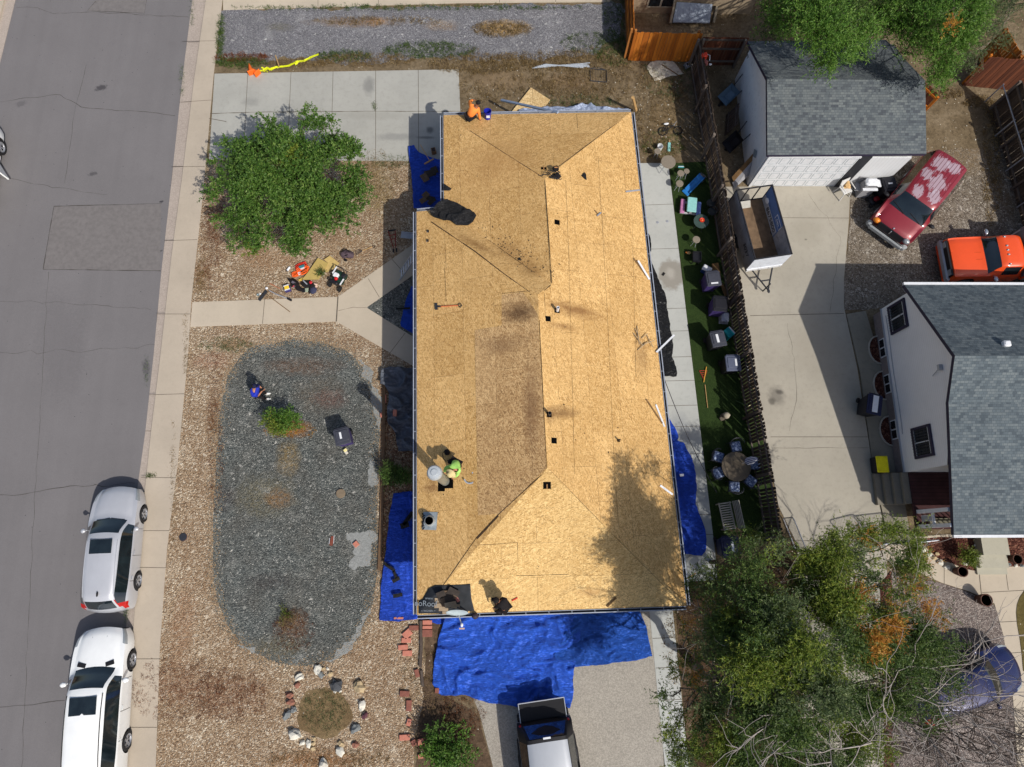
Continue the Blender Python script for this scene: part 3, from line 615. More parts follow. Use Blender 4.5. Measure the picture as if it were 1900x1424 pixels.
# ---- shingles
def shingles(name, lo, mid, hi, w=.24, h=.145):
    k = NM(name, .9, 0, .2); uv = k.uv()
    def bk(off, ww, sc=1):
        br = k.n('TexBrick'); br.offset = off; k.put(br.inputs['Vector'], uv)
        for nm, v_ in (('Scale', sc), ('Mortar Size', .006), ('Mortar Smooth', .3), ('Brick Width', ww), ('Row Height', h)): br.inputs[nm].default_value = v_
        br.inputs['Color1'].default_value = (0, 0, 0, 1); br.inputs['Color2'].default_value = (1, 1, 1, 1); br.inputs['Mortar'].default_value = (.35, .35, .35, 1); return br
    b1, b2 = bk(.37, w), bk(.61, w * 1.9)
    f = k.mix(.45, b1.outputs['Color'], b2.outputs['Color'])
    base = k.ramp(f, [(.12, lo), (.45, mid), (.8, hi)])
    base = k.mix(k.math('MULTIPLY', b1.outputs['Fac'], .6), base, tuple(x * .4 for x in lo))
    base = k.mix(k.rng(k.noise(.8, 4, .6), .35, .7, 0, .3), base, tuple(x * .75 for x in lo))
    base = k.mix(k.rng(k.noise(70, 2, .6), .4, .7, 0, .3), base, tuple(x * .6 for x in lo))
    k.col(base); k.bump(f, .5, .012); return k.m
SH1 = shingles('grey_green_shingles', srgb(74, 79, 85), srgb(94, 101, 105), srgb(112, 118, 119), .15, .1)
SH2 = shingles('slate_blue_shingles', srgb(74, 83, 90), srgb(94, 104, 110), srgb(112, 120, 123), .15, .1)
def siding(name, c, step=.11, ax='z', st=.35):
    k = NM(name, .7, 0, .3); sep = k.n('SeparateXYZ'); k.put(sep.inputs[0], k.oc())
    w = k.math('FRACT', k.math('DIVIDE', sep.outputs[{'x': 0, 'y': 1, 'z': 2}[ax]], step))
    base = k.mix(k.rng(w, .86, .98, 0, st), c, tuple(x * .45 for x in c)); base = k.mix(k.rng(k.noise(1.2, 5, .65), .4, .75, 0, .25), base, tuple(x * .72 for x in c))
    k.col(base); k.bump(w, .5, .02); return k.m
STUC = plain('white_stucco', srgb(228, 230, 230), .9, var=.05, nsc=2, bump=.3, dirt=srgb(200, 202, 204))
SIDG = siding('white_lap_siding', srgb(232, 232, 234))
# ---------------- white garage with grey shingles
ZG, ZGR, ZGF = 2.6, 3.75, 2.35
gA, gB = W(1424, 288, ZG), W(1719, 286, ZG); gR0, gR1 = W(1423, 146, ZGR), W(1717, 150, ZGR); gF0, gF1 = W(1387, 77, ZGF), W(1644, 74, ZGF)
GB = Vector(((gA.x + gB.x) / 2, (gA.y + gF0.y) / 2, 0)); garage = empty('garage', GB, 0, 'white stucco garage with grey shingle roof under the overhanging tree', 'garage')
def thick_roof(name, polys, mat, edge_mat, th=.09):
    o = roof_part(name, [(p, fitplane(p)) for p in polys], mat); 
    m = MB()
    for p in polys:
        n = len(p)
        for i in range(n):
            a, b = p[i], p[(i + 1) % n]
            if any(((a - x).length < 1e-4 and (b - y).length < 1e-4) or ((a - y).length < 1e-4 and (b - x).length < 1e-4) for q in polys if q is not p for x, y in zip(q, q[1:] + q[:1])): continue
            z = Vector((0, 0, th)); m.add([a - z * .02, b - z * .02, b - z, a - z], [(0, 1, 2, 3)])
        m.add([q - Vector((0, 0, th)) for q in p], [list(range(n))])
    e = m.build('roof_edge', edge_mat); return o, e
NAVY = plain('navy_trim', srgb(44, 40, 62), .6)
ro, re_ = thick_roof('roof', [[gA, gB, gR1, gR0], [gR0, gR1, gF1, gF0]], SH1, NAVY, .14)
wi = .12
def wallpts(a, b, c): return a
gx0, gx1 = gA.x + .1, gB.x - .35
m = MB(); z_ = Vector((0, 0, .12))
def V(x, y, z): return Vector((x, y, z))
gl = [V(gx0, gA.y + .15, 0), V(gx0 - .1, gF0.y - .1, 0), V(gx0 - .1, gF0.y - .1, ZGF - .15), V(gR0.x + .12, gR0.y, ZGR - .16), V(gx0, gA.y + .15, ZG - .06)]
m.add(gl, [(0, 4, 3, 2, 1)]); gr = [V(gx1, gB.y + .15, 0), V(gx1, gF1.y - .1, 0), V(gx1, gF1.y - .1, ZGF - .15), V(gx1, gR1.y, ZGR - .16), V(gx1, gB.y + .15, ZG - .06)]
m.add(gr, [(0, 1, 2, 3, 4)]); m.add([gl[0], gr[0], gr[4], gl[4]], [(0, 1, 2, 3)]); m.add([gl[1], gr[1], gr[2], gl[2]], [(0, 1, 2, 3)])
gw = m.build('wall', STUC)
def garage_door(xa, xb, y, ztop, ncol, name='garage_door'):
    m = MB(); m.box(((xa + xb) / 2, y - .01, ztop / 2), (xb - xa, .05, ztop)); d = m.build(name, WHITE)
    g = MB(); rows = 4
    for i in range(ncol):
        for j in range(rows):
            w = (xb - xa) / ncol; h = ztop / rows; cx = xa + (i + .5) * w; cz = (j + .5) * h
            for (dx, dz, sx, sz) in ((0, h * .36, w * .78, .03), (0, -h * .36, w * .78, .03), (w * .39, 0, .03, h * .72), (-w * .39, 0, .03, h * .72)):
                g.box((cx + dx, y - .037, cz + dz), (sx, .006, sz))
    gg = g.build('panel_moulding', plain('panel_grey', srgb(176, 184, 188))); return d, gg
yd = gA.y + .12
xd0, xd1, xd2, xd3 = gx0 + .18, W(1604, 292, ZG).x, W(1626, 292, ZG).x, gx1 - .1
d1, dm1 = garage_door(xd0, xd1, yd, 2.3, 8)
m = MB(); m.box(((xd2 + xd3) / 2, yd - .01, 1.16), (xd3 - xd2, .06, 2.3)); d2 = m.build('side_door', siding('white_ribbed_panel', srgb(222, 224, 226), .16, 'x'))
m = MB(); m.box(((xd1 + xd2) / 2, yd - .02, 1.2), (xd2 - xd1 - .04, .08, 2.4)); d3 = m.build('door_post', DMET)
m = MB(); m.box((xd0 - .07, yd - .03, 1.2), (.12, .1, 2.4)); m.box(((xd0 + xd1) / 2, yd - .03, 2.36), (xd1 - xd0 + .02, .1, .1)); d4 = m.build('door_trim', WHITE)
m = MB(); m.bar(W(1404, 268, 1.7) + V(-.0, 0, 0), W(1404, 268, 1.7) + V(0, .15, .0), .01, .01)
def text_obj(name, body, size, loc, rot, mat, parent=None, ext=.004):
    cu = bpy.data.curves.new(name, 'FONT'); cu.body = body; cu.size = size; cu.extrude = ext; cu.align_x = 'CENTER'; cu.align_y = 'CENTER'
    t = bpy.data.objects.new(name, cu); COL.objects.link(t); dg = bpy.context.evaluated_depsgraph_get()
    me = bpy.data.meshes.new_from_object(t.evaluated_get(dg)); bpy.data.objects.remove(t); o = bpy.data.objects.new(name, me); COL.objects.link(o)
    me.materials.clear(); me.materials.append(mat); o.location = loc; o.rotation_euler = rot
    if parent: o.parent = parent
    return o
INK = plain('black_ink', (.02, .02, .025), .6)
attach(garage, ro, re_, gw, d1, dm1, d2, d3, d4); dm1.parent = d1
# house number high on the gable, reads 947
t = text_obj('house_number', '947', .26, solve_x(1389, 103, gR0.x + .05) - GB + V(-.06, 0, 0), (R(90), 0, R(-90)), INK, garage)
m = MB(); m.box((gx0 - .06, 16.6, 1.3), (.03, .3, .3), rx=R(45)); o = m.build('wall_vent', plain('grey_vent', srgb(130, 140, 146))); attach(garage, o)
# ---------------- white house on the right with kinked roof
hx = 15.98
ZN = 3.0
hN = W(1678, 529, ZN); zrk = solve_x(1772, 660, hx - .08); zk = solve_x(1760, 747, hx - .02); hS = W(1770, 993, 2.75)
DX = 12
def rt(p, dx=DX): return V(p.x + dx, p.y, p.z)
HB2 = V(19, 5, 0); rh = empty('white_house', HB2, 0, 'white sided house with slate blue shingles and navy trim, at the right edge', 'house')
zk.z = max(zk.z, 4.05)
ro, re2 = thick_roof('roof', [[hN, zrk, rt(zrk), rt(hN)][::-1], [zrk, zk, hS, rt(hS), rt(zk), rt(zrk)][::-1] if False else [zrk, zk, rt(zk), rt(zrk)][::-1], [zk, hS, rt(hS), rt(zk)][::-1]], SH2, NAVY, .16)
m = MB(); m.bar(hN + V(-.02, .06, -.03), rt(hN) + V(0, .06, -.03), .1, .1); rg = m.build('gutter', WHITE); m = MB(); m.bar(hS + V(-.02, -.05, -.03), rt(hS) + V(0, -.05, -.03), .1, .1); rg2 = m.build('gutter', WHITE); rg2.location = 0, 0, 0; attach(rh, rg2)
m = MB(); vp = W(1863, 640, 4.6); vp = V(vp.x, vp.y, hN.z + (zrk.z - hN.z) * (hN.y - vp.y) / (hN.y - zrk.y)); m.box(vp + V(0, 0, .08), (.26, .22, .2), bev=.04); vb = m.build('roof_vent', WHITE)
wx = hx + .12; yN = hN.y - .15; yP = W(1686, 873, .5).y + .35
m = MB(); wz = lambda y: (hN.z + (zrk.z - hN.z) * (hN.y - y) / (hN.y - zrk.y)) if y > zrk.y else ((zrk.z + (zk.z - zrk.z) * (zrk.y - y) / (zrk.y - zk.y)) if y > zk.y else (zk.z + (hS.z - zk.z) * (zk.y - y) / (zk.y - hS.y)))
yE = W(1690, 876, .9).y
wl = [V(wx, yN, .7), V(wx, yN, wz(yN) - .17), V(wx, zrk.y, zrk.z - .17), V(wx, zk.y, zk.z - .17), V(wx, yE, wz(yE) - .17), V(wx, yE, .7)]
m.add(wl, [(0, 1, 2, 3, 4, 5)]); m.add([V(wx, yE, .7), V(wx, yE, wz(yE) - .17), V(wx + DX, yE, wz(yE) - .17), V(wx + DX, yE, .7)], [(0, 1, 2, 3)][::-1]); m.add([V(wx, yN, .7), V(wx + DX, yN, .7), V(wx + DX, yN, wz(yN) - .17), V(wx, yN, wz(yN) - .17)], [(0, 1, 2, 3)])
w_ = m.build('wall', SIDG)
m = MB(); m.box(((wx + .06 + wx + DX) / 2, (yN + yE) / 2, .35), (DX, yN - yE - .1, .7)); fnd = m.build('foundation', plain('mauve_grey_foundation', srgb(128, 118, 116), .9, dirt=srgb(104, 96, 92)))
m = MB(); m.box((wx - .03, (yN + yE) / 2, .7), (.04, yN - yE, .05)); m.tube([V(wx - .03, yN - .4 - i * .5, .98 + .02 * math.sin(i)) for i in range(11)], .015, 5); cb = m.build('cable', GMET)
attach(rh, ro, re2, rg, vb, w_, fnd, cb)
def barred_window(x, y, z, w, h):
    f = MB(); 
    for (dy, dz, sy, sz) in ((0, h / 2, w + .2, .12), (0, -h / 2, w + .2, .12), (w / 2 + .05, 0, .1, h - .1), (-w / 2 - .05, 0, .1, h - .1)): f.box((x - .03, y + dy, z + dz), (.07, sy, sz))
    fo = f.build('window', NAVY); g = MB(); g.box((x - .01, y, z), (.03, w, h)); go = g.build('pane', GLASS)
    b = MB(); b.box((x - .035, y, z), (.03, .05, h)); 
    for dz in (-h / 2 + .09, h / 2 - .09): b.box((x - .045, y, z + dz), (.02, w, .03))
    bo = b.build('sash', WHITE); q = MB()
    for i in range(9): q.tube([V(x - .12, y - w / 2 + (i + .5) * w / 9, z - h / 2), V(x - .12, y - w / 2 + (i + .5) * w / 9, z + h / 2)], .009, 5)
    for dz in (-.3, .3): q.tube([V(x - .12, y - w / 2, z + dz * h), V(x - .12, y + w / 2, z + dz * h)], .009, 5)
    qo = q.build('security_bars', INK); attach(rh, fo, go, bo, qo)
    for o in (go, bo, qo): o.parent = fo
c1, c2 = solve_x(1667, 588, wx), solve_x(1713, 820, wx)
barred_window(wx, c1.y, c1.z, 1.0, 1.05); barred_window(wx, c2.y, c2.z, 1.0, 1.05)
ea = solve_x(1748, 682, wx); m = MB(); m.box(ea + V(-.08, 0, 0), (.14, .2, .12)); m.tube([ea + V(-.06, 0, -.05), ea + V(-.06, -.2, -.5)], .02, 6); o = m.build('service_head', GMET); attach(rh, o)
for u, v in [(1622, 650), (1636, 716), (1651, 800)]:   # basement windows in half-round wells
    p = W(u, v, .05); y = p.y; m = MB(); rw = .62; cxx = wx + .05
    for i in range(9):
        a0, a1 = math.pi / 2 + math.pi * i / 9, math.pi / 2 + math.pi * (i + 1) / 9
        m.bar(V(cxx + rw * math.cos(a0) * .75, y + rw * math.sin(a0), .04), V(cxx + rw * math.cos(a1) * .75, y + rw * math.sin(a1), .04), .05, .16)
    wwell = m.build('window_well', plain('pale_well_rim', srgb(170, 164, 152))); 
    m = MB(); m.add([V(cxx + rw * .72 * math.cos(math.pi / 2 + math.pi * i / 8), y + rw * .95 * math.sin(math.pi / 2 + math.pi * i / 8), .058) for i in range(9)], [list(range(9))]); wb = m.build('well_floor', MULCH)
    m = MB(); m.box((wx + .04, y, .36), (.05, .8, .4)); bw = m.build('basement_window', WHITE); m = MB()
    for s in (-1, 1): m.box((wx + .01, y + s * .19, .36), (.03, .32, .3))
    bp = m.build('pane', GLASS); attach(rh, wwell, wb, bw, bp); wb.parent = wwell; bp.parent = bw
# porch: deck, posts, rails, steps
px0, px1 = W(1690, 900, .9).x, hx + 3
DECK = NM('oxblood_deck_boards', .8); sep = DECK.n('SeparateXYZ'); DECK.put(sep.inputs[0], DECK.oc()); w9 = DECK.math('FRACT', DECK.math('DIVIDE', sep.outputs[1], .14))
DECK.col(DECK.mix(DECK.rng(w9, .86, .95), DECK.ramp(DECK.noise(3, 4), [(.3, srgb(58, 30, 32)), (.7, srgb(76, 44, 44))]), (.01, .005, .005))); DECK = DECK.m
yq = hS.y + .25; m = MB(); m.box(((px0 + px1) / 2, (yE + yq) / 2 - .01, .82), (px1 - px0, yE - yq, .12)); dk = m.build('porch_deck', DECK)
m = MB(); 
for y in (yE - 1.55, yq + .1):
    m.box((px0 + .15, y, 1.8), (.14, .14, 1.9))
    m.box((px0 + 2.5, y, 1.8), (.14, .14, 1.9))
m.box((px0 + 1.6, yq + .1, 1.75), (3.0, .06, .08)); m.box((px0 + .15, (yE - 1.55 + yq) / 2, 1.75), (.08, yE - 1.7 - yq, .08)); m.box((px0 + 1.6, yq + .1, 1.05), (3.0, .06, .06)); m.box((px0 + 1.2, yE - 1.55, 1.75), (2.2, .07, .08))
for i in range(14): m.box((px0 + .3 + i * .2, yq + .1, 1.4), (.035, .035, .7))
for i in range(9): m.box((px0 + .15, yq + .3 + i * (yE - 2 - yq) / 9, 1.4), (.035, .035, .7))
pr = m.build('porch_railing', WHITE); m = MB(); m.box((px0 + .9, (yE - 1.7 + yq) / 2, 1.0), (.9, yE - 2.1 - yq, .12)); m.box((px0 + .9, (yE - 1.7 + yq) / 2, .93), (.8, .3, .1)); 
dr = m.build('porch_bench', plain('olive_bench', srgb(104, 100, 84)))
m = MB(); sx0 = W(1622, 905, .1).x
for i in range(4):
    a = sx0 + (px0 - sx0) * i / 4; m.box(((a + px0) / 2, yE - .62, .12 + i * .2 + .0), (px0 - a, 1.25 - .01 * i, .2))
stp = m.build('porch_steps', concrete('step_concrete', srgb(126, 120, 108), str_=.5)); attach(rh, dk, pr, dr, stp)
# front door canopy (lower part beneath roof) and stoop
m = MB(); c = W(1842, 1012, .3)
m.box((c.x, c.y, .22), (1.05, .75, .44)); m.box((c.x - .03, c.y - .62, .12), (1.15, .5, .24)); m.box((c.x - .05, c.y - .95, .05), (1.2, .35, .1)); o = m.build('front_stoop', concrete('stoop_concrete', srgb(170, 166, 150))); attach(rh, o)
# ---------------- brick and stucco house at the top edge
ht = W(1185, 22, 0); tb = empty('brick_house', V(12.2, 28, 0), 0, 'low tan house with a brick band and small basement window, at the top edge', 'house')
yw0 = W(1200, 25, .0).y; xl, xr = W(1178, 10, 1.5).x - .05, W(1400, 10, 1.5).x + .4
m = MB(); m.box(((xl + xr) / 2, yw0 + 3, .75), (xr - xl, 6, 1.5)); a1 = m.build('foundation_wall', plain('tan_stucco', srgb(150, 134, 112), .9, dirt=srgb(120, 104, 84)))
BRK = NM('red_brick', .9); br = BRK.n('TexBrick'); BRK.put(br.inputs['Vector'], BRK.map(BRK.oc(), rot=(R(90), 0, 0)))
for nm, v_ in (('Scale', 1), ('Mortar Size', .01), ('Brick Width', .2), ('Row Height', .07)): br.inputs[nm].default_value = v_
br.inputs['Color1'].default_value = (*srgb(160, 96, 70), 1); br.inputs['Color2'].default_value = (*srgb(120, 70, 52), 1); br.inputs['Mortar'].default_value = (*srgb(150, 130, 112), 1); BRK.col(br.outputs['Color']); BRK = BRK.m
m = MB(); m.box(((xl + xr) / 2, yw0 + 3, 2.1), (xr - xl + .06, 6.06, 1.2)); a2 = m.build('brick_wall', BRK)
m = MB(); m.box(((xl + xr) / 2, yw0 + 3.6, 2.78), (xr - xl + .6, 6.0, .12)); a3 = m.build('roof', SH1)
wc = W(1226, 13, .6); m = MB(); m.box((wc.x, yw0 - .02, .72), (1.3, .06, .6)); a4 = m.build('window', plain('window_tan_trim', srgb(170, 162, 144))); m = MB(); m.box((wc.x - .31, yw0 - .05, .72), (.52, .04, .44)); m.box((wc.x + .31, yw0 - .05, .72), (.52, .04, .44)); a5 = m.build('pane', GLASS)
attach(tb, a1, a2, a3, a4, a5); a5.parent = a4
m = MB(); cd = empty('cellar_door', W(1285, 28), 0, 'sloping pale blue cellar hatch against the tan foundation wall', 'cellar hatch')
p0 = [W(1248, 41, .25), W(1317, 42, .25), W(1322, 8, .75), W(1256, 4, .75)]
for i in range(1): m.add(p0 + [q - V(0, 0, .06) for q in p0], [(0, 1, 2, 3), (4, 7, 6, 5), (0, 4, 5, 1), (1, 5, 6, 2), (2, 6, 7, 3), (3, 7, 4, 0)])
o = m.build('hatch_lid', siding('blue_grey_sheet', srgb(142, 152, 166), .3, 'x', .25)); m = MB(); m.bar(p0[1] + V(.2, .1, -.1), p0[2] + V(.22, 0, -.1), .1, .4); m.bar(p0[0] + V(-.1, 0, -.12), p0[3] + V(-.1, 0, -.12), .1, .4); o2 = m.build('side_curb', plain('tan_curb', srgb(140, 130, 110))); attach(cd, o, o2)
# ---------------- fences
def wood(name, a, b, sc=4):
    k = NM(name, .9, 0, .2); n = k.noise(sc, 5, .65, vec=k.map(k.oc(), sc=(1, 1, .15)))
    at = k.n('Attribute'); at.attribute_name = 'tone'; base = k.ramp(k.math('ADD', k.math('MULTIPLY', n, .6), k.math('MULTIPLY', at.outputs['Fac'], .5)), [(.25, a), (.75, b)])
    k.col(base); return k.m
def tone(o, per=8):
    n = len(o.data.vertices); a = o.data.attributes.new('tone', 'FLOAT', 'POINT'); r = rng.random(n // per + 1).repeat(per)[:n]; a.data.foreach_set('value', r.astype(np.float32)); return o
def fence(name, A, B, label, mp, mr, h=1.8, side=1, pw=.14, gapw=.012, posts=2.4, jit=.02, tilt=0, rails=(.25, 1.0, 1.6), group=None, skip=.0):
    A = V(A.x, A.y, 0); B = V(B.x, B.y, 0); d = B - A; L = d.length; ang = math.atan2(d.y, d.x)
    r = empty(name, A, ang, label, 'fence', group); m = MB(); x = 0
    while x < L:
        if random.random() > skip:
            hh = h + random.uniform(-1, 1) * jit; m.box((x + pw / 2, random.uniform(-1, 1) * jit * .3, hh / 2), (pw - gapw * random.uniform(.5, 1.6), .02, hh), ry=random.uniform(-1, 1) * jit * .4)
        x += pw
    tone(m.build('pickets', mp, r)); m = MB()
    for z in rails: m.box((L / 2, -side * .035, z), (L, .045, .09))
    tone(m.build('rails', mr, r)); n = max(1, round(L / posts))
    for i in range(n + 1):
        m = MB(); m.box((min(max(L * i / n, .05), L - .05), -side * .11, (h + .02) / 2), (.1, .1, h + .02)); tone(m.build('post', mr, r))
    return r
OR = wood('orange_stained_cedar', srgb(150, 82, 28), srgb(206, 124, 44)); ORD = wood('cedar_rail', srgb(120, 72, 34), srgb(170, 110, 56))
OLD = wood('weathered_dark_wood', srgb(56, 46, 40), srgb(86, 74, 64)); OLR = wood('grey_rail', srgb(78, 68, 62), srgb(116, 106, 98)); RB = wood('red_brown_boards', srgb(70, 40, 30), srgb(112, 66, 46))
c_ = W(1178, 60, 1.8); c2_ = W(1300, 63, 1.8); cw = W(1173, -60, 1.8)
fence('wooden_fence', c_, c2_, 'orange stained cedar fence panel facing the dirt yard, above the white sheet', OR, ORD, jit=.03, side=-1)
fence('wooden_fence', c_ + V(-.02, .1, 0), cw, 'orange cedar fence run going back from the corner to the brick house', OR, ORD, jit=.03, side=-1)
fA, fB = W(1301, 72, 1.8), W(1454, 1000, 1.8)
fence('wooden_fence', fA, fB, 'long dark weathered fence with posts and rails between patio lawn and driveway', OLD, OLR, jit=.05, side=1, gapw=.028, skip=.01)
fence('wooden_fence', W(1304, 70, 1.75), W(1386, 71, 1.75), 'short dark red-brown fence closing the gap left of the garage', RB, OLR, h=1.75, side=1, rails=(.3, 1.1, 1.65), jit=.03)
fence('wooden_fence', W(1838, 106, 1.9), W(1960, 118, 1.9), 'brown board fence behind the dirt lot at the upper right corner', RB, OR, h=1.9, side=-1, jit=.03)
fence('wooden_fence', W(1868, 52, 1.9), W(1900, 106, 1.9), 'orange fence panel slanting beside the path at the top right', OR, ORD, h=1.9, side=1, jit=.03)
fence('wooden_fence', W(1897, 150, 1.9), W(1990, 480, 1.9), 'dark board fence along the right edge beyond the wire fence', OLD, OLR, h=1.9, side=1, jit=.03)
fence('wooden_fence', W(1640, 74, 1.8), W(1745, 180, 1.8), 'red-brown fence running diagonally behind the garage under the trees', RB, OR, side=1, jit=.03)
# wire fence
a, b = W(1861, 158, 1.2), W(1925, 360, 1.2); wf = empty('wire_fence', V(a.x, a.y, 0), 0, 'low grey wire mesh fence beside the dirt lot', 'fence'); m = MB(); a0 = V(0, 0, 1.2); b0 = b - a + V(0, 0, 1.2)
m.tube([a0, b0], .022, 6); o = m.build('top_rail', GMET, wf)
for i in range(4): m = MB(); q = a0.lerp(b0, i / 3); m.tube([V(q.x, q.y, 0), V(q.x, q.y, 1.25)], .03, 6); m.build('post', GMET, wf)
m = MB(); L = (b0 - a0).length
for i in range(int(L / .16)):
    for s in (0, 1):
        q = a0.lerp(b0, i * .16 / L); q2 = a0.lerp(b0, min(1, (i * .16 + (1.2 if s else -1.2)) / L) if i * .16 > 1.2 or s else 0); m.bar(V(q.x, q.y, 1.18), V(q2.x, q2.y, .03), .006)
m.build('mesh', DMET, wf)
# ================================================ vehicles
def paint(name, c, metal=0.0, rough=.3, fade=None):
    k = NM(name, rough, metal, .5); k.b.inputs['Coat Weight'].default_value = .6; k.b.inputs['Coat Roughness'].default_value = .08
    cc = k.ramp(k.noise(2.5, 5, .65), [(.3, tuple(x * .93 for x in c)), (.7, c)])
    if fade: 
        for sp in fade[1]: cc = k.mix(k.math('MULTIPLY', k.spot(sp[0], sp[1], sp[2], sp[3], 0, .2, 1.5, 5, nz=k.noise(3.2, 6, .75, vec=k.map(k.oc(), sc=(1, 2.2, 1)))), .7), cc, fade[0])
    k.col(cc); return k.m
CGL = NM('car_glass', .05, 0, .8); CGL.b.inputs['Coat Weight'].default_value = .5; CGL.col(CGL.ramp(CGL.noise(3, 4), [(.35, srgb(18, 26, 30)), (.7, srgb(30, 40, 44))])); CGL = CGL.m
TYRE = plain('tyre_rubber', srgb(34, 34, 36), .85); RIMM = plain('alloy', srgb(170, 172, 178), .35, .6, .5); CHR = plain('chrome', srgb(190, 194, 200), .25, .7, .5)
PLAS = plain('black_plastic', srgb(26, 26, 30), .6); REDL = plain('red_lens', srgb(170, 26, 22), .25); LENS = plain('clear_lens', srgb(150, 156, 160), .15, .1, .6); UND = plain('underbody', (.008, .008, .008), .95)
AMB = plain('amber_lens', srgb(220, 130, 40), .3)
def hermite(xs, ys, x):
    i = max(0, min(len(xs) - 2, int(np.searchsorted(xs, x) - 1))); h = xs[i + 1] - xs[i]; t = (x - xs[i]) / h
    d = [(ys[k + 1] - ys[k]) / (xs[k + 1] - xs[k]) for k in range(len(xs) - 1)]
    def sl(k):
        if k == 0: return d[0]
        if k == len(xs) - 1: return d[-1]
        return 0 if d[k - 1] * d[k] <= 0 else 2 * d[k - 1] * d[k] / (d[k - 1] + d[k])
    m0, m1 = sl(i) * h, sl(i + 1) * h
    return (2 * t**3 - 3 * t**2 + 1) * ys[i] + (t**3 - 2 * t**2 + t) * m0 + (-2 * t**3 + 3 * t**2) * ys[i + 1] + (t**3 - t**2) * m1
def wheel_at(root, x, y, r=.33, w=.22, spokes=5, style=0):
    s = 1 if y > 0 else -1
    m = MB(); mt = Matrix.Translation((x, y, r)) @ Matrix.Rotation(R(-90 * s), 4, 'X')
    m.lathe([(r * .62, w / 2), (r * .93, w / 2), (r, w / 2 - .03), (r, -w / 2 + .03), (r * .93, -w / 2), (r * .6, -w / 2)], m=mt, n=28, cap=False); ty = m.build('wheel', TYRE, root); smooth_by_angle(ty)
    g = MB(); g.lathe([(0, w / 2 - .03), (r * .14, w / 2 - .025), (r * .16, w / 2 - .06)], m=mt, n=16)
    for i in range(spokes):
        a = 2 * math.pi * i / spokes; d = .09 if not style else .2
        for e in (-d, d): g.bar(mt @ V(.05 * math.cos(a), .05 * math.sin(a), w / 2 - .045), mt @ V(r * .62 * math.cos(a + e), r * .62 * math.sin(a + e), w / 2 - .03), .035, .03)
    g.lathe([(r * .56, w / 2 - .05), (r * .6, w / 2 - .015), (r * .66, w / 2 + .004), (r * .66, w / 2 - .05)], m=mt, n=28, cap=False)
    rm = g.build('rim', RIMM, root); rm.parent = ty; b = MB(); b.lathe([(0, w / 2 - .1), (r * .62, w / 2 - .1)], m=mt, n=20); bb = b.build('brake_disc', UND, root); bb.parent = ty
    return ty
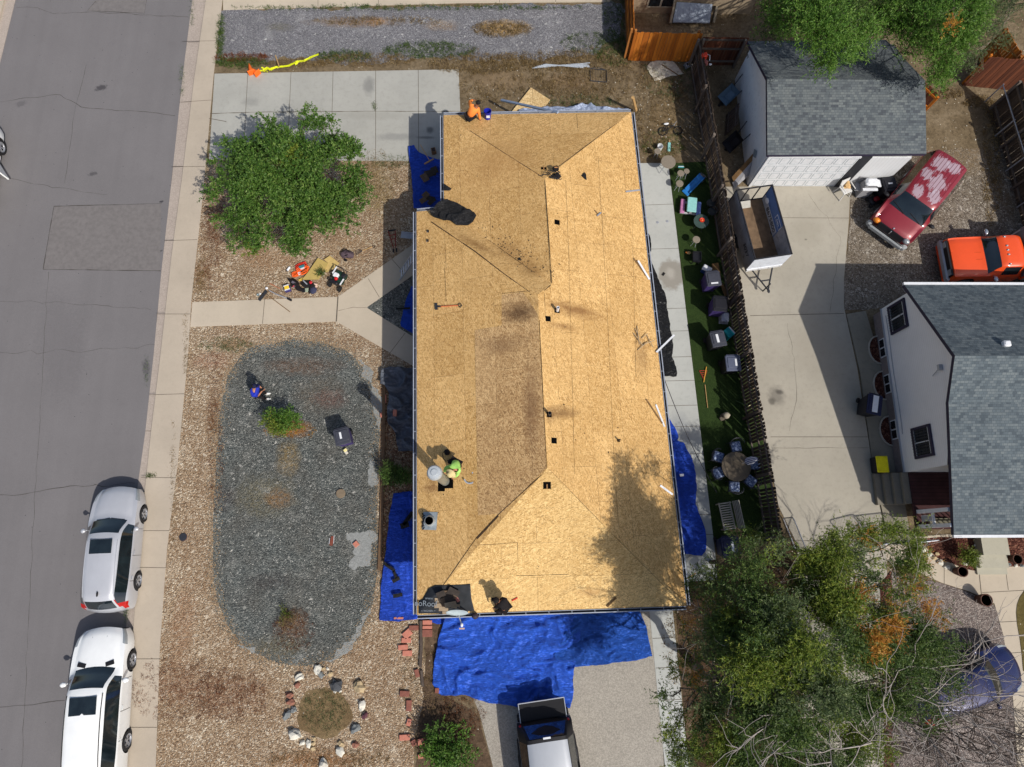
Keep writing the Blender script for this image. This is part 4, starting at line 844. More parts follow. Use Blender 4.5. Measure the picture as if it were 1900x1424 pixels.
def loft_car(name, label, loc, rz, L, Wd, stations, paints, wheels, wr=.33, zones=(), group='parked vehicles', sub=4, tuck=.0, cat='car', zlow=.2, seams=(), spokes=5, style=0, clad=None):
    """body lofted through stations (t, ztop, wtop, zbelt, wbelt, bow); zones (part, t0, t1, ring0, ring1) become parts of their own"""
    root = empty(name, loc, rz, label, cat, group); hw = Wd / 2; ks = [s[0] for s in stations]; T = []
    for a, b in zip(ks[:-1], ks[1:]):
        n = max(1, round((b - a) * L / .12)) if sub else 1; T += [a + (b - a) * i / n for i in range(n)]
    T.append(ks[-1]); prm = [[hermite(ks, [s[i] for s in stations], t) for t in T] for i in range(1, 6)]
    mats = ['body', 'arch'] + [z[0] for z in zones]; names = list(dict.fromkeys(mats)); rings = []
    for i, t in enumerate(T):
        zt, wt, zb, wb, bow = [prm[q][i] for q in range(5)]; wt *= hw; wb *= hw; wm = min(hw, wb * 1.06)
        pr = [(0, zt), (.35 * wt, zt - .006), (.7 * wt, zt - .02), (.9 * wt, zt - .042), (wt, zt - .08)]
        e, f = pr[-1], (wb, zb); zz = [(e[0] + (f[0] - e[0]) * q, e[1] + (f[1] - e[1]) * q) for q in (.1, .5, .93)]
        pr += zz + [f, (wm * .995, zb - .10), (wm, (zb + zlow) / 2 + .04), (wm * .985, zlow + .14), (wm * .94, zlow)]
        x0 = L / 2 - t * L; row = []
        for y, z in pr: row.append(V(x0 + bow * (1 - (y / hw) ** 2), y, z))
        rings.append(row)
    n = len(rings[0]); vs = []; fs = []; mi = []
    for row in rings: vs += row
    for row in rings: vs += [V(p.x, -p.y, p.z) for p in row]
    N = len(T); 
    def zone(t, j):
        for zn, t0, t1, j0, j1 in zones:
            if t0 - 1e-4 <= t <= t1 + 1e-4 and j0 <= j < j1: return names.index(zn)
        return 0
    for s in (0, 1):
        b = s * N * n
        for i in range(N - 1):
            for j in range(n - 1):
                f = [b + i * n + j, b + i * n + j + 1, b + (i + 1) * n + j + 1, b + (i + 1) * n + j]; fs.append(f if s else f[::-1]); mi.append(zone((T[i] + T[i + 1]) / 2, j))
    for i in range(N - 1):
        a, c = i * n + n - 1, N * n + i * n + n - 1; fs.append([a, a + n, c + n, c]); mi.append(1)
    for i in (0, N - 1):
        f = [i * n + j for j in range(n)] + [N * n + i * n + j for j in range(n - 1, -1, -1)]; fs.append(f if i == 0 else f[::-1]); mi.append(0)
    bm = bmesh.new(); bv = [bm.verts.new(v) for v in vs]
    for f, q in zip(fs, mi):
        try: fc = bm.faces.new([bv[k2] for k2 in f]); fc.material_index = q; fc.smooth = True
        except ValueError: pass
    bmesh.ops.remove_doubles(bm, verts=bm.verts, dist=1e-4); bmesh.ops.recalc_face_normals(bm, faces=bm.faces)
    me = bpy.data.meshes.new('body'); 
    for nm in names: me.materials.append(paints[nm])
    bm.to_mesh(me); bm.free(); body = bpy.data.objects.new('tmp', me); COL.objects.link(body); cut = []
    for (wx_, wy_) in wheels:
        c = MB(); c.lathe([(wr + .055, -.22), (wr + .055, .3)], m=Matrix.Translation((wx_, wy_, wr)) @ Matrix.Rotation(R(-90 if wy_ > 0 else 90), 4, 'X'), n=28)
        co = c.build('cut'); [co.data.materials.append(paints[nm]) for nm in names]; co.data.polygons.foreach_set('material_index', [1] * len(co.data.polygons)); cut.append(co)
        md = body.modifiers.new('b', 'BOOLEAN'); md.object = co; md.operation = 'DIFFERENCE'; md.solver = 'EXACT'
    dg = bpy.context.evaluated_depsgraph_get(); me2 = bpy.data.meshes.new_from_object(body.evaluated_get(dg))
    for co in cut: bpy.data.objects.remove(co)
    bpy.data.objects.remove(body)
    for qi, nm in enumerate(names):
        b2 = bmesh.new(); b2.from_mesh(me2); b2.faces.ensure_lookup_table(); dele = [f for f in b2.faces if f.material_index != qi]
        if len(dele) == len(b2.faces): b2.free(); continue
        bmesh.ops.delete(b2, geom=dele, context='FACES')
        isl = None
        if nm in ('side_window', 'headlight', 'taillight', 'hood_vent'):
            parts = [(1, [f for f in b2.faces if f.calc_center_median().y > 0]), (-1, [f for f in b2.faces if f.calc_center_median().y <= 0])]
        else: parts = [(0, None)]
        for sgn, _ in parts:
            b3 = b2.copy()
            if sgn: bmesh.ops.delete(b3, geom=[f for f in b3.faces if f.calc_center_median().y * sgn < 0], context='FACES')
            if len(b3.faces):
                for f in b3.faces: f.material_index = 0
                for e in b3.edges:
                    if len(e.link_faces) == 2 and e.calc_face_angle(0) > R(38): e.smooth = False
                m3 = bpy.data.meshes.new(nm); b3.to_mesh(m3); m3.materials.append(paints[nm]); o = bpy.data.objects.new('wheel_arch_liner' if nm == 'arch' else nm, m3); COL.objects.link(o); o.parent = root
            b3.free()
        b2.free()
    for (wx_, wy_) in wheels: wheel_at(root, wx_, wy_ + (-.11 + .02) * (1 if wy_ > 0 else -1), wr, .22, spokes, style)
    def surf(t, y, z=None, off=.006):
        i = min(range(N), key=lambda k2: abs(T[k2] - t)); row = rings[i]
        if z is None:
            for a, b in zip(row[:-1], row[1:]):
                if a.y <= abs(y) <= b.y: q = (abs(y) - a.y) / max(1e-6, b.y - a.y); p = a.lerp(b, q); return V(p.x, math.copysign(p.y, y), p.z + off)
        else:
            for a, b in zip(row[4:-1], row[5:]):
                if b.z <= z <= a.z: q = (a.z - z) / max(1e-6, a.z - b.z); p = a.lerp(b, q); return V(p.x, math.copysign(p.y + off, y), z)
        p = row[0]; return V(p.x, y, p.z + off)
    sm = MB()
    for sg in (1, -1):
        for t, z0, z1 in seams:
            zs = [z0 + (z1 - z0) * q / 5 for q in range(6)]; pp = [surf(t, sg, z, .001) for z in zs]
            for a, b in zip(pp[:-1], pp[1:]): sm.bar(a, b, .012, .012)
    if sm.v: sm.build('door_seam', PLAS, root)
    return root, surf
def mirror_pair(root, surf, t, z, c, out=.16):
    for s in (1, -1):
        p = surf(t, s, z); m = MB(); m.blob(p + V(-.02, s * out * .75, .06), (.09, out * .6, .07), seed=2, rough=.1); m.bar(p, p + V(0, s * out * .6, .04), .04); o = m.build('side_mirror', c, root, smooth=True)
def handles(root, surf, ts, z, c):
    for s in (1, -1):
        for t in ts: p = surf(t, s, z, .015); m = MB(); m.box(p, (.16, .03, .03), bev=.01); m.build('door_handle', c, root)
def place_by_hubs(f, r, wb_, side, track):
    """front and rear hub points on one side -> centre of wheelbase and heading"""
    d = (f - r); d.z = 0; h = math.atan2(d.y, d.x); mid = (f + r) / 2; nrm = V(-math.sin(h), math.cos(h), 0) * (-side)
    c = mid + nrm * (track / 2); return V(c.x, c.y, 0), h, d.length
HATCH = [(0, .52, .55, .50, .62, .0), (.02, .66, .62, .62, .74, .20), (.06, .80, .70, .74, .86, .24), (.14, .92, .76, .84, .95, .22), (.22, .99, .80, .90, .97, .2), (.27, 1.02, .8, .93, .98, .2),
         (.40, 1.42, .66, .95, .99, .12), (.47, 1.5, .66, .96, 1, .07), (.62, 1.52, .66, .97, 1, .02), (.78, 1.50, .63, .98, .99, -.03), (.88, 1.46, .6, 1.0, .96, -.08), (.965, 1.02, .66, .95, .9, -.16), (.985, .8, .72, .76, .86, -.2), (1, .5, .66, .48, .78, -.16)]
hf, hr = W(261, 954, .33), W(250, 1078, .33); cc_, hh_, wbm = place_by_hubs(hf, hr, 2.65, -1, 1.6)
SILV = paint('silver_paint', srgb(190, 192, 198), .2, .35)
P_ = dict(body=SILV, arch=UND, windshield=CGL, side_window=CGL, rear_window=CGL, headlight=LENS, taillight=REDL, hood_vent=PLAS)
def zset(w0=.285, w1=.40, s0=.33, s1=.93, r0=.895, r1=.955, hl=(.03, .1), tl=(.93, .985)):
    return [('windshield', w0, w1, 0, 3), ('rear_window', r0, r1, 0, 3), ('side_window', s0, s1, 5, 7), ('headlight', hl[0], hl[1], 6, 9), ('taillight', tl[0], tl[1], 6, 9), ('taillight', tl[0] - .02, tl[1] - .03, 4, 6)]
c1x, s1f = loft_car('parked_car', 'silver hatchback with sunroof parked by the kerb, front of the white wagon', cc_ + V(0, 0, -.1), hh_, 4.45, 1.8, HATCH, P_, [(wbm / 2, .88), (wbm / 2, -.88), (-wbm / 2, .88), (-wbm / 2, -.88)], zones=zset(), seams=[(.36, .3, .9), (.58, .3, .95), (.77, .4, .95)])
m = MB(); p = s1f(.5, 0); m.box(p + V(-.02, 0, .0), (.52, .82, .02), bev=.01); m.build('sunroof', CGL, c1x)
m = MB(); p = s1f(.85, 0); m.blob(p + V(0, -.05, .03), (.1, .03, .05), 1, .05); m.build('roof_antenna', PLAS, c1x)
mirror_pair(c1x, s1f, .34, .96, SILV); handles(c1x, s1f, (.55, .75), .85, SILV)
m = MB(); m.bar(s1f(.286, -.55, None, .015), s1f(.29, -.05, None, .015), .02, .015); m.bar(s1f(.286, 0, None, .015), s1f(.29, .5, None, .015), .02, .015); m.build('wiper', PLAS, c1x)
m = MB()
for s in (1, -1): pp = [s1f(t, s * .56, None, .012) for t in (.44, .5, .6, .7, .8, .87)]; m.tube(pp, .014, 5)
m.build('roof_rail', GMET, c1x)
# white wagon
WAG = [(0, .5, .55, .48, .6, .0), (.015, .7, .62, .66, .74, .22), (.05, .86, .72, .8, .88, .26), (.13, .98, .78, .9, .96, .22), (.22, 1.05, .82, .96, .98, .18), (.27, 1.08, .82, .98, .99, .18),
       (.385, 1.58, .68, 1.0, 1, .12), (.44, 1.66, .69, 1.02, 1, .07), (.6, 1.69, .7, 1.03, 1, .02), (.8, 1.67, .68, 1.05, 1, -.03), (.93, 1.6, .66, 1.06, .97, -.06), (.975, 1.1, .74, 1.0, .94, -.1), (.99, .8, .76, .76, .9, -.12), (1, .5, .7, .48, .85, -.1)]
WHT = paint('white_paint', srgb(238, 240, 240), 0, .3)
hf, hr = W(237, 1226, .36), W(228, 1376, .36); cc_, hh_, wbm = place_by_hubs(hf, hr, 2.9, -1, 1.65); P2 = dict(P_, body=WHT)
c2x, s2f = loft_car('parked_car', 'white wagon with black hood vents and sunroof, behind the silver hatchback', cc_ + V(0, 0, -.1), hh_, 5.0, 1.92, WAG, P2, [(wbm / 2, .94), (wbm / 2, -.94), (-wbm / 2, .94), (-wbm / 2, -.94)], wr=.36, zones=zset(.28, .385, .32, .93, .94, .975), seams=[(.35, .35, .95), (.56, .35, 1.0), (.76, .45, 1.0)], style=1)
m = MB(); p = s2f(.46, 0); m.box(p + V(-.12, 0, .0), (.6, .95, .02), bev=.01); m.build('sunroof', CGL, c2x)
for s in (1, -1): m = MB(); p = s2f(.235, s * .5); m.box(p + V(0, 0, -.0), (.15, .3, .03), rz=-s * .25, ry=.1); m.build('hood_vent', PLAS, c2x)
mirror_pair(c2x, s2f, .33, 1.0, WHT, .2); handles(c2x, s2f, (.53, .74), .9, WHT)
m = MB()
for s in (1, -1): pp = [s2f(t, s * .62, None, .02) for t in (.42, .5, .6, .7, .8, .9)]; m.tube(pp, .018, 5)
m.build('roof_rail', PLAS, c2x)
m = MB()
for s in (.2, -.2): m.bar(s2f(.08, s * 1.3, None, .002), s2f(.26, s * 1.9, None, .002), .012, .004)
m.build('hood_crease', plain('shadow_gap', srgb(120, 124, 126)), c2x)
# boxy SUV backing onto the tarp, tailgate let down
BOX = [(0, .7, .8, .66, .82, .0), (.02, 1.0, .84, .95, .92, .1), (.2, 1.16, .86, 1.08, .98, .06), (.26, 1.2, .86, 1.1, .98, .04), (.34, 1.8, .7, 1.12, .985, .03), (.42, 1.9, .72, 1.14, .985, .0), (.7, 1.92, .72, 1.15, .985, 0),
       (.93, 1.88, .70, 1.15, .985, -.05), (.985, 1.25, .84, 1.15, .97, -.09), (.995, 1.1, .88, 1.0, .96, -.09), (1, .75, .86, .7, .93, -.06)]
rc = W(1009, 1338, .9); hd = (lambda q: math.atan2(q.y, q.x))(W(1004, 1365, 1.9) - W(1022, 1500, 1.9)) + math.pi; SILV2 = paint('pale_silver_paint', srgb(178, 182, 188), .3, .35)
P3 = dict(P_, body=SILV2, pillar=PLAS, roof_panel=SILV2); Ls = 5.1; cx3 = V(rc.x, rc.y, 0) + V(math.cos(hd), math.sin(hd), 0) * (Ls / 2)
c3x, s3f = loft_car('parked_suv', 'boxy silver suv with black rear glass and lowered tailgate beside the blue tarp', V(cx3.x, cx3.y, .02), hd, Ls, 2.0, BOX, P3, [(1.5, .97), (1.5, -.97), (-1.45, .97), (-1.45, -.97)], wr=.4, cat='suv',
    zones=[('windshield', .27, .335, 0, 3), ('pillar', .93, 1.0, 0, 9), ('pillar', .9, .93, 0, 5), ('side_window', .36, .91, 5, 7), ('pillar', .3, .93, 4, 8)])
m = MB(); pz = s3f(.95, 0); 
m.add([V(-Ls / 2 + .30, y, 0) for y in ()], [])
g0, g1 = s3f(.935, 0, None, .02), s3f(.983, 0, None, .02)
m.add([g0 + V(-.02, -.6, -.02), g0 + V(-.02, .6, -.02), g1 + V(0, .76, 0), g1 + V(0, -.76, 0)], [(0, 1, 2, 3)]); m.build('rear_window', CGL, c3x)
xr_ = -Ls / 2; m = MB(); m.box((xr_ - .36, 0, .84), (.62, 1.66, .07), bev=.02, ry=R(-6)); tg = m.build('tailgate', PLAS, c3x); m = MB()
for s in (1, -1): m.box((xr_ - .36, s * .84, .86), (.64, .03, .09), ry=R(-6))
m.box((xr_ - .68, 0, .87), (.03, 1.68, .06)); o = m.build('tailgate_edge', SILV2, c3x); o.parent = tg
for s in (1, -1): m = MB(); m.blob((xr_ + .06, s * .86, .98), (.07, .09, .16), 1, .05); m.build('taillight', REDL, c3x, smooth=True)
m = MB(); m.box(s3f(.925, 0) + V(0, 0, .0), (.06, .26, .03)); m.build('brake_light', WHITE, c3x); m = MB(); m.box((xr_ + .17, .62, 1.23), (.06, .2, .03)); m.build('sticker', WHITE, c3x)
m = MB(); m.box((xr_ - .12, 0, .45), (.3, 1.9, .25), bev=.06); m.build('bumper', PLAS, c3x); m = MB(); m.box((0, 1.04, .55), (3.0, .1, .3), bev=.04); m.box((0, -1.04, .55), (3.0, .1, .3), bev=.04); m.build('running_board', PLAS, c3x); mirror_pair(c3x, s3f, .36, 1.2, PLAS, .24)
for sx in (1.5, -1.45):
    for s in (1, -1): m = MB(); m.tube([V(sx + .5 * math.cos(a), s * 1.01, .42 + .46 * math.sin(a)) for a in [math.pi * i / 10 for i in range(11)]], .05, 6); m.build('fender_flare', PLAS, c3x)
t = text_obj('rear_badge', 'V', .1, (xr_ + .16, -.04, 1.24), (0, 0, R(-90)), CHR, c3x, .002)
# red van with peeling roof
vf, vr = W(1650, 437, .55), W(1752, 312, 1.95); hd = math.atan2((vf - vr).y, (vf - vr).x); hd = math.atan2((W(1692, 388, 1.78) - W(1752, 313, 1.78)).y, (W(1692, 388, 1.78) - W(1752, 313, 1.78)).x)
VAN = [(0, .62, .8, .6, .84, .0), (.012, .9, .82, .86, .9, .14), (.05, 1.05, .84, .98, .95, .16), (.15, 1.2, .84, 1.1, .985, .12), (.21, 1.27, .84, 1.12, .99, .12), (.33, 1.9, .72, 1.15, 1, .08), (.38, 2.0, .74, 1.16, 1, .04), (.6, 2.03, .76, 1.17, 1, 0), (.95, 2.0, .74, 1.17, 1, -.02), (.985, 1.85, .72, 1.15, .98, -.04), (1, .7, .8, .66, .95, -.02)]
REDP = paint('faded_red_paint', srgb(134, 34, 46), .1, .4, (srgb(190, 176, 186), [(.25, .35, .32, .3), (-.3, .1, .5, .4), (-.45, -.45, .32, .25), (-1.25, -.3, .4, .4), (-1.45, .3, .32, .35), (.45, -.3, .3, .25)]))
VAN = [(a, b * .89, c, d * .93, e, f) for a, b, c, d, e, f in VAN]; Lv = 4.05; fr = W(1647, 434, .5); cv = V(fr.x, fr.y, 0) - V(math.cos(hd), math.sin(hd), 0) * (Lv / 2)
P4 = dict(P_, body=REDP, grille=PLAS)
c4x, s4f = loft_car('parked_van', 'dark red van with peeling grey patches on its ribbed roof', V(cv.x, cv.y, 0), hd, Lv, 2.0, VAN, P4, [(1.25, .97), (1.25, -.97), (-1.15, .97), (-1.15, -.97)], wr=.34, cat='van',
    zones=[('windshield', .215, .33, 0, 4), ('side_window', .3, .95, 5, 7)], seams=[(.3, .4, 1.1), (.5, .4, 1.1)])
m = MB()
for y in [-.6, -.45, -.3, -.15, 0, .15, .3, .45, .6]:
    pp = [s4f(t, y, None, .004) for t in (.4, .5, .6, .7, .8, .9, .95)]
    for a, b in zip(pp[:-1], pp[1:]): m.bar(a, b, .014, .006)
m.build('roof_rib', plain('dark_red_groove', srgb(96, 20, 30)), c4x)
m = MB(); m.box((Lv / 2 + .16, 0, .45), (.16, 1.7, .26), bev=.05); m.box((Lv / 2 + .06, .88, .45), (.25, .22, .26), rz=-.6, bev=.05); m.box((Lv / 2 + .06, -.88, .45), (.25, .22, .26), rz=.6, bev=.05); m.build('bumper', plain('pale_grey_bumper', srgb(150, 154, 156), .5), c4x)
m = MB(); m.box((Lv / 2 + .11, 0, .8), (.07, 1.2, .26), ry=R(-20)); gr_ = m.build('grille', PLAS, c4x); m = MB()
for z in (.68, .78, .88): m.box((Lv / 2 + .155 - (z - .68) * .3, 0, z), (.03, 1.2, .035))
m.box((Lv / 2 + .15, 0, .8), (.04, .04, .26)); o = m.build('chrome_bars', CHR, c4x); o.parent = gr_
for s in (1, -1): m = MB(); m.blob((Lv / 2 + .03, s * .76, .82), (.12, .16, .12), 2, .05); m.build('headlight', LENS if s > 0 else AMB, c4x, smooth=True)
m = MB(); m.blob(s4f(.04, 0) + V(0, 0, .0), (.05, .035, .02), 1, 0); m.build('hood_badge', CHR, c4x)
mirror_pair(c4x, s4f, .27, 1.0, PLAS, .22); m = MB(); m.bar(s4f(.215, .7, None, .03), s4f(.225, .1, None, .03), .025, .02); m.bar(s4f(.215, -.1, None, .03), s4f(.225, -.75, None, .03), .025, .02); m.build('wiper', PLAS, c4x)
# orange pickup with high sided bed
tf, hd2 = W(1743, 481, .6), math.pi + .02
PUZ = [(0, .72, .86, .7, .9, .0), (.02, 1.06, .88, 1.0, .95, .03), (.1, 1.13, .9, 1.06, .97, .02), (.27, 1.17, .9, 1.1, .98, .0), (.30, 1.2, .88, 1.11, .98, .03), (.37, 1.66, .74, 1.12, .98, .04), (.4, 1.75, .76, 1.13, .98, .02), (.52, 1.77, .76, 1.14, .98, 0), (.57, 1.7, .74, 1.14, .98, -.02), (.59, 1.2, .86, 1.13, .98, 0), (.6, 1.0, .9, .98, .97, 0)]
PU = [(a, b * .92, c, d * .92, e, f) for a, b, c, d, e, f in PUZ]; ORP = paint('orange_paint', srgb(236, 84, 28), 0, .35); Lp = 4.8; P5 = dict(P_, body=ORP)
ctr = V(tf.x + .1, tf.y, 0) + V(-math.cos(hd2), -math.sin(hd2), 0) * (Lp / 2)
c5x, s5f = loft_car('parked_pickup', 'orange pickup truck with amber roof lights and loaded wooden bed', V(ctr.x + .12, ctr.y - .08, 0), hd2, Lp, 1.86, PU, P5, [(1.6, .9), (1.6, -.9)], wr=.36, cat='pickup',
    zones=[('windshield', .305, .372, 0, 4), ('side_window', .4, .55, 5, 7)])
for s in (1, -1): wheel_at(c5x, -1.6, s * .88, .38, .24)
m = MB(); m.box((Lp / 2 + .02, 0, .55), (.18, 1.88, .3), bev=.06); m.build('bumper', plain('silver_bumper', srgb(170, 172, 176), .4, .4), c5x); m = MB(); m.box((Lp / 2 - .0, 0, .8), (.08, 1.6, .24)); g_ = m.build('grille', PLAS, c5x); m = MB()
for s in (1, -1): m.box((Lp / 2 + .03, s * .64, .8), (.05, .26, .2))
o = m.build('headlight_glass', LENS, c5x); o.parent = g_
m = MB(); m.bar(s5f(.02, .2), s5f(.27, .16), .012, .006); m.bar(s5f(.02, -.2), s5f(.27, -.16), .012, .006); m.build('hood_crease', plain('dark_orange', srgb(170, 60, 20)), c5x)
for y in (-.62, -.2, 0, .2, .62): m = MB(); m.blob(s5f(.42, y), (.06, .04, .04), 1, 0); m.build('cab_light', LENS, c5x, smooth=True)
mirror_pair(c5x, s5f, .345, 1.04, CHR, .24); xb0, xb1 = -.5, -3.2
m = MB(); m.box(((xb0 + xb1) / 2, 0, .85), (xb0 - xb1, 2.0, .1)); m.box(((xb0 + xb1) / 2, 0, .6), (xb0 - xb1, .9, .3)); m.build('bed_floor', ORP, c5x)
m = MB(); m.box((xb0 - .08, 0, 1.25), (.12, 2.1, .9), ry=R(6)); m.build('bed_headboard', plain('grey_bed_wood', srgb(128, 126, 126)), c5x)
for s in (1, -1): m = MB(); m.box(((xb0 + xb1) / 2, s * 1.0, 1.2), (xb0 - xb1, .06, .7)); m.build('bed_side', plain('bed_white_side', srgb(190, 190, 186)) if s < 0 else ORP, c5x)
m = MB()
for i in range(26): m.blob((random.uniform(xb1 + .3, xb0 - .35), random.uniform(-.75, .75), 1.15 + random.random() * .25), (random.uniform(.12, .3), random.uniform(.1, .2), .12), i, .5, 1)
m.build('load', plain('scrap_wood', srgb(160, 140, 100), .9, var=.4)); o = bpy.data.objects['load']; o.parent = c5x
# blue car under the bare branches
BLU = paint('deep_blue_paint', srgb(16, 26, 78), .2, .35); P6 = dict(P_, body=BLU)
e0_ = W(1884, 1232, .7); hd3 = R(18); cb_ = V(e0_.x, e0_.y, 0) - V(math.cos(hd3), math.sin(hd3), 0) * 2.1
c6x, s6f = loft_car('parked_car', 'deep blue rounded car half hidden under bare branches', cb_, hd3, 4.2, 1.78, HATCH, P6, [(1.28, .87), (1.28, -.87), (-1.28, .87), (-1.28, -.87)], zones=zset())
mirror_pair(c6x, s6f, .34, .96, BLU)
m = MB(); 
for i in range(7): a, b = s6f(.45, -.4 + i * .13, None, .004), s6f(.86, -.4 + i * .13, None, .004); m.bar(a, b, .012, .005)
m.build('roof_stripe', plain('silver_line', srgb(120, 130, 150)), c6x)
# white car cut by the left frame edge, door ajar
hb = W(-3, 271, .35); hd4 = math.atan2((e0[1] - e0[6]).y, (e0[1] - e0[6]).x); n4 = V(-math.sin(hd4), math.cos(hd4), 0); d4_ = V(math.cos(hd4), math.sin(hd4), 0)
c7 = V(hb.x, hb.y, -.1) + n4 * .88 - d4_ * 1.35 ; c7x, s7f = loft_car('parked_car', 'white car with its door ajar, mostly outside the left edge', c7, hd4, 4.6, 1.86, WAG, dict(P_, body=WHT), [(1.35, .92), (1.35, -.92), (-1.35, .92), (-1.35, -.92)], wr=.36, zones=zset(.28, .385, .32, .93, .94, .975), style=1)
m = MB(); dp = V(.55, -.94, 0); q = Matrix.Translation(dp) @ Matrix.Rotation(R(35), 4, 'Z')
m.add([q @ V(x, y, z) for y in (-.03, .03) for x, z in ((0, .35), (-1.0, .35), (-1.0, 1.0), (0, .98))], [(0, 1, 2, 3), (4, 7, 6, 5), (0, 4, 5, 1), (1, 5, 6, 2), (2, 6, 7, 3), (3, 7, 4, 0)]); dr = m.build('door', WHT, c7x)
m = MB(); m.tube([q @ V(0, 0, 1.0), q @ V(-.35, 0, 1.5), q @ V(-.95, 0, 1.55), q @ V(-1.02, 0, 1.0)], .03, 6); o = m.build('window_frame', PLAS, c7x); o.parent = dr
# ================================================ trees and plants
def leafmat(name, lo, mid, hi, tr=.35):
    m = bpy.data.materials.new(name); m.use_nodes = True; t = m.node_tree; t.nodes.clear()
    o = t.nodes.new('ShaderNodeOutputMaterial'); at = t.nodes.new('ShaderNodeAttribute'); at.attribute_name = 'tone'; r = t.nodes.new('ShaderNodeValToRGB')
    e = r.color_ramp.elements; e[0].position = .0; e[0].color = (*lo, 1); e[1].position = 1; e[1].color = (*hi, 1); q = e.new(.5); q.color = (*mid, 1)
    p = t.nodes.new('ShaderNodeBsdfPrincipled'); p.inputs['Roughness'].default_value = .55; p.inputs['Specular IOR Level'].default_value = .35; tl = t.nodes.new('ShaderNodeBsdfTranslucent'); mx = t.nodes.new('ShaderNodeMixShader'); mx.inputs[0].default_value = tr
    L = t.links; L.new(at.outputs['Fac'], r.inputs[0]); L.new(r.outputs[0], p.inputs['Base Color']); L.new(r.outputs[0], tl.inputs[0]); L.new(p.outputs[0], mx.inputs[1]); L.new(tl.outputs[0], mx.inputs[2]); L.new(mx.outputs[0], o.inputs[0]); return m
LG = leafmat('broad_green_leaf', srgb(52, 82, 30), srgb(80, 116, 44), srgb(124, 150, 74))
LG2 = leafmat('dark_green_leaf', srgb(44, 64, 30), srgb(74, 100, 44), srgb(116, 134, 66)); LG3 = leafmat('yellow_green_leaf', srgb(72, 94, 30), srgb(106, 126, 42), srgb(150, 156, 66))
LO = leafmat('orange_leaf', srgb(160, 96, 34), srgb(186, 130, 50), srgb(190, 156, 72)); LBR = leafmat('bright_green_leaf', srgb(56, 90, 30), srgb(88, 128, 44), srgb(130, 160, 74))
LGR = leafmat('grey_green_leaf', srgb(58, 74, 46), srgb(88, 106, 64), srgb(124, 136, 90)); LDRY = leafmat('dry_weed', srgb(100, 80, 52), srgb(136, 114, 76), srgb(172, 150, 106)); LRED = leafmat('rusty_weed', srgb(90, 50, 34), srgb(122, 70, 44), srgb(150, 100, 62))
BARK = plain('brown_bark', srgb(84, 68, 54), .95, var=.3); DEADB = plain('silver_dead_bark', srgb(160, 152, 146), .9, var=.25, nsc=3); GREYB = plain('grey_bark', srgb(116, 104, 92), .95, var=.3)
def unit(a): return a / np.maximum(1e-9, np.linalg.norm(a, axis=1, keepdims=True))
def leaf_mesh(name, P, D, ln, wd, mats, mi, parent, tonev=None, flat=.6):
    n = len(P); N = rng.normal(size=(n, 3)); N[:, 2] = np.abs(N[:, 2]) + flat; N = unit(N); D = unit(D); S = unit(np.cross(D, N)); ln = ln * rng.uniform(.7, 1.25, (n, 1)); wd = wd * rng.uniform(.7, 1.2, (n, 1))
    U = np.cross(S, D); v = np.stack([P, P + D * ln * .45 + S * wd / 2 + U * wd * .12, P + D * ln, P + D * ln * .45 - S * wd / 2 + U * wd * .12], 1).reshape(-1, 3)
    me = bpy.data.meshes.new(name); me.vertices.add(4 * n); me.vertices.foreach_set('co', v.astype(np.float32).ravel()); me.loops.add(4 * n); me.loops.foreach_set('vertex_index', np.arange(4 * n, dtype=np.int32))
    me.polygons.add(n); me.polygons.foreach_set('loop_start', np.arange(0, 4 * n, 4, dtype=np.int32)); me.update(calc_edges=True)
    for m in mats: me.materials.append(m)
    me.polygons.foreach_set('material_index', mi.astype(np.int32)); t = (rng.random(n) if tonev is None else np.clip(tonev, 0, 1)).repeat(4); a = me.attributes.new('tone', 'FLOAT', 'POINT'); a.data.foreach_set('value', t.astype(np.float32))
    me.validate(); o = bpy.data.objects.new(name, me); COL.objects.link(o)
    if parent: o.parent = parent
    return o
def shoots(clumps, n, per, sl, ln, up=.5, shell=.45, spread=.8):
    """clumps: (centre, radii, weight, material). leaves stand along short shoots that leave the clump"""
    w = np.array([c[2] for c in clumps], float); w /= w.sum(); ci = rng.choice(len(clumps), n, p=w); C = np.array([tuple(c[0]) for c in clumps])[ci]; Rr = np.array([c[1] for c in clumps], float)[ci]; M = np.array([c[3] for c in clumps])[ci]
    d = unit(rng.normal(size=(n, 3))); d[:, 2] = np.where(d[:, 2] < -.35, -d[:, 2] * .5, d[:, 2]); r = rng.random((n, 1)) ** shell; S = C + d * Rr * r
    sd = unit(d * .8 + np.array([0, 0, up]) + rng.normal(size=(n, 3)) * .5); L = sl * rng.uniform(.5, 1.5, (n, 1)); ton = rng.normal(.5, .16, n)
    P = []; D = []; T = []; MI = []
    for k in range(per):
        f = (k + .5) / per; p = S + sd * L * f; p[:, 2] -= (L[:, 0] * f) ** 2 * .35; P.append(p + rng.normal(size=(n, 3)) * .012); D.append(unit(sd * .6 + rng.normal(size=(n, 3)) * spread)); T.append(ton + rng.normal(0, .18, n)); MI.append(M)
    return np.concatenate(P), np.concatenate(D), np.concatenate(T), np.concatenate(MI), S, sd * L
def limb(m, a, b, r0, r1, wig=.12, n=6, sides=6, seed=0):
    a = Vector(a); b = Vector(b); L = (b - a).length; pts = []
    for i in range(n + 1):
        t = i / n; p = a.lerp(b, t); k = math.sin(math.pi * t); p += Vector((mn.noise(Vector((seed * 7.3, t * 3, 0))), mn.noise(Vector((seed * 3.1, t * 3, 9))), mn.noise(Vector((seed * 1.7, t * 3, 5))))) * L * wig * k * 2; pts.append(p)
    m.tube(pts, [r0 + (r1 - r0) * i / n for i in range(n + 1)], sides); return pts
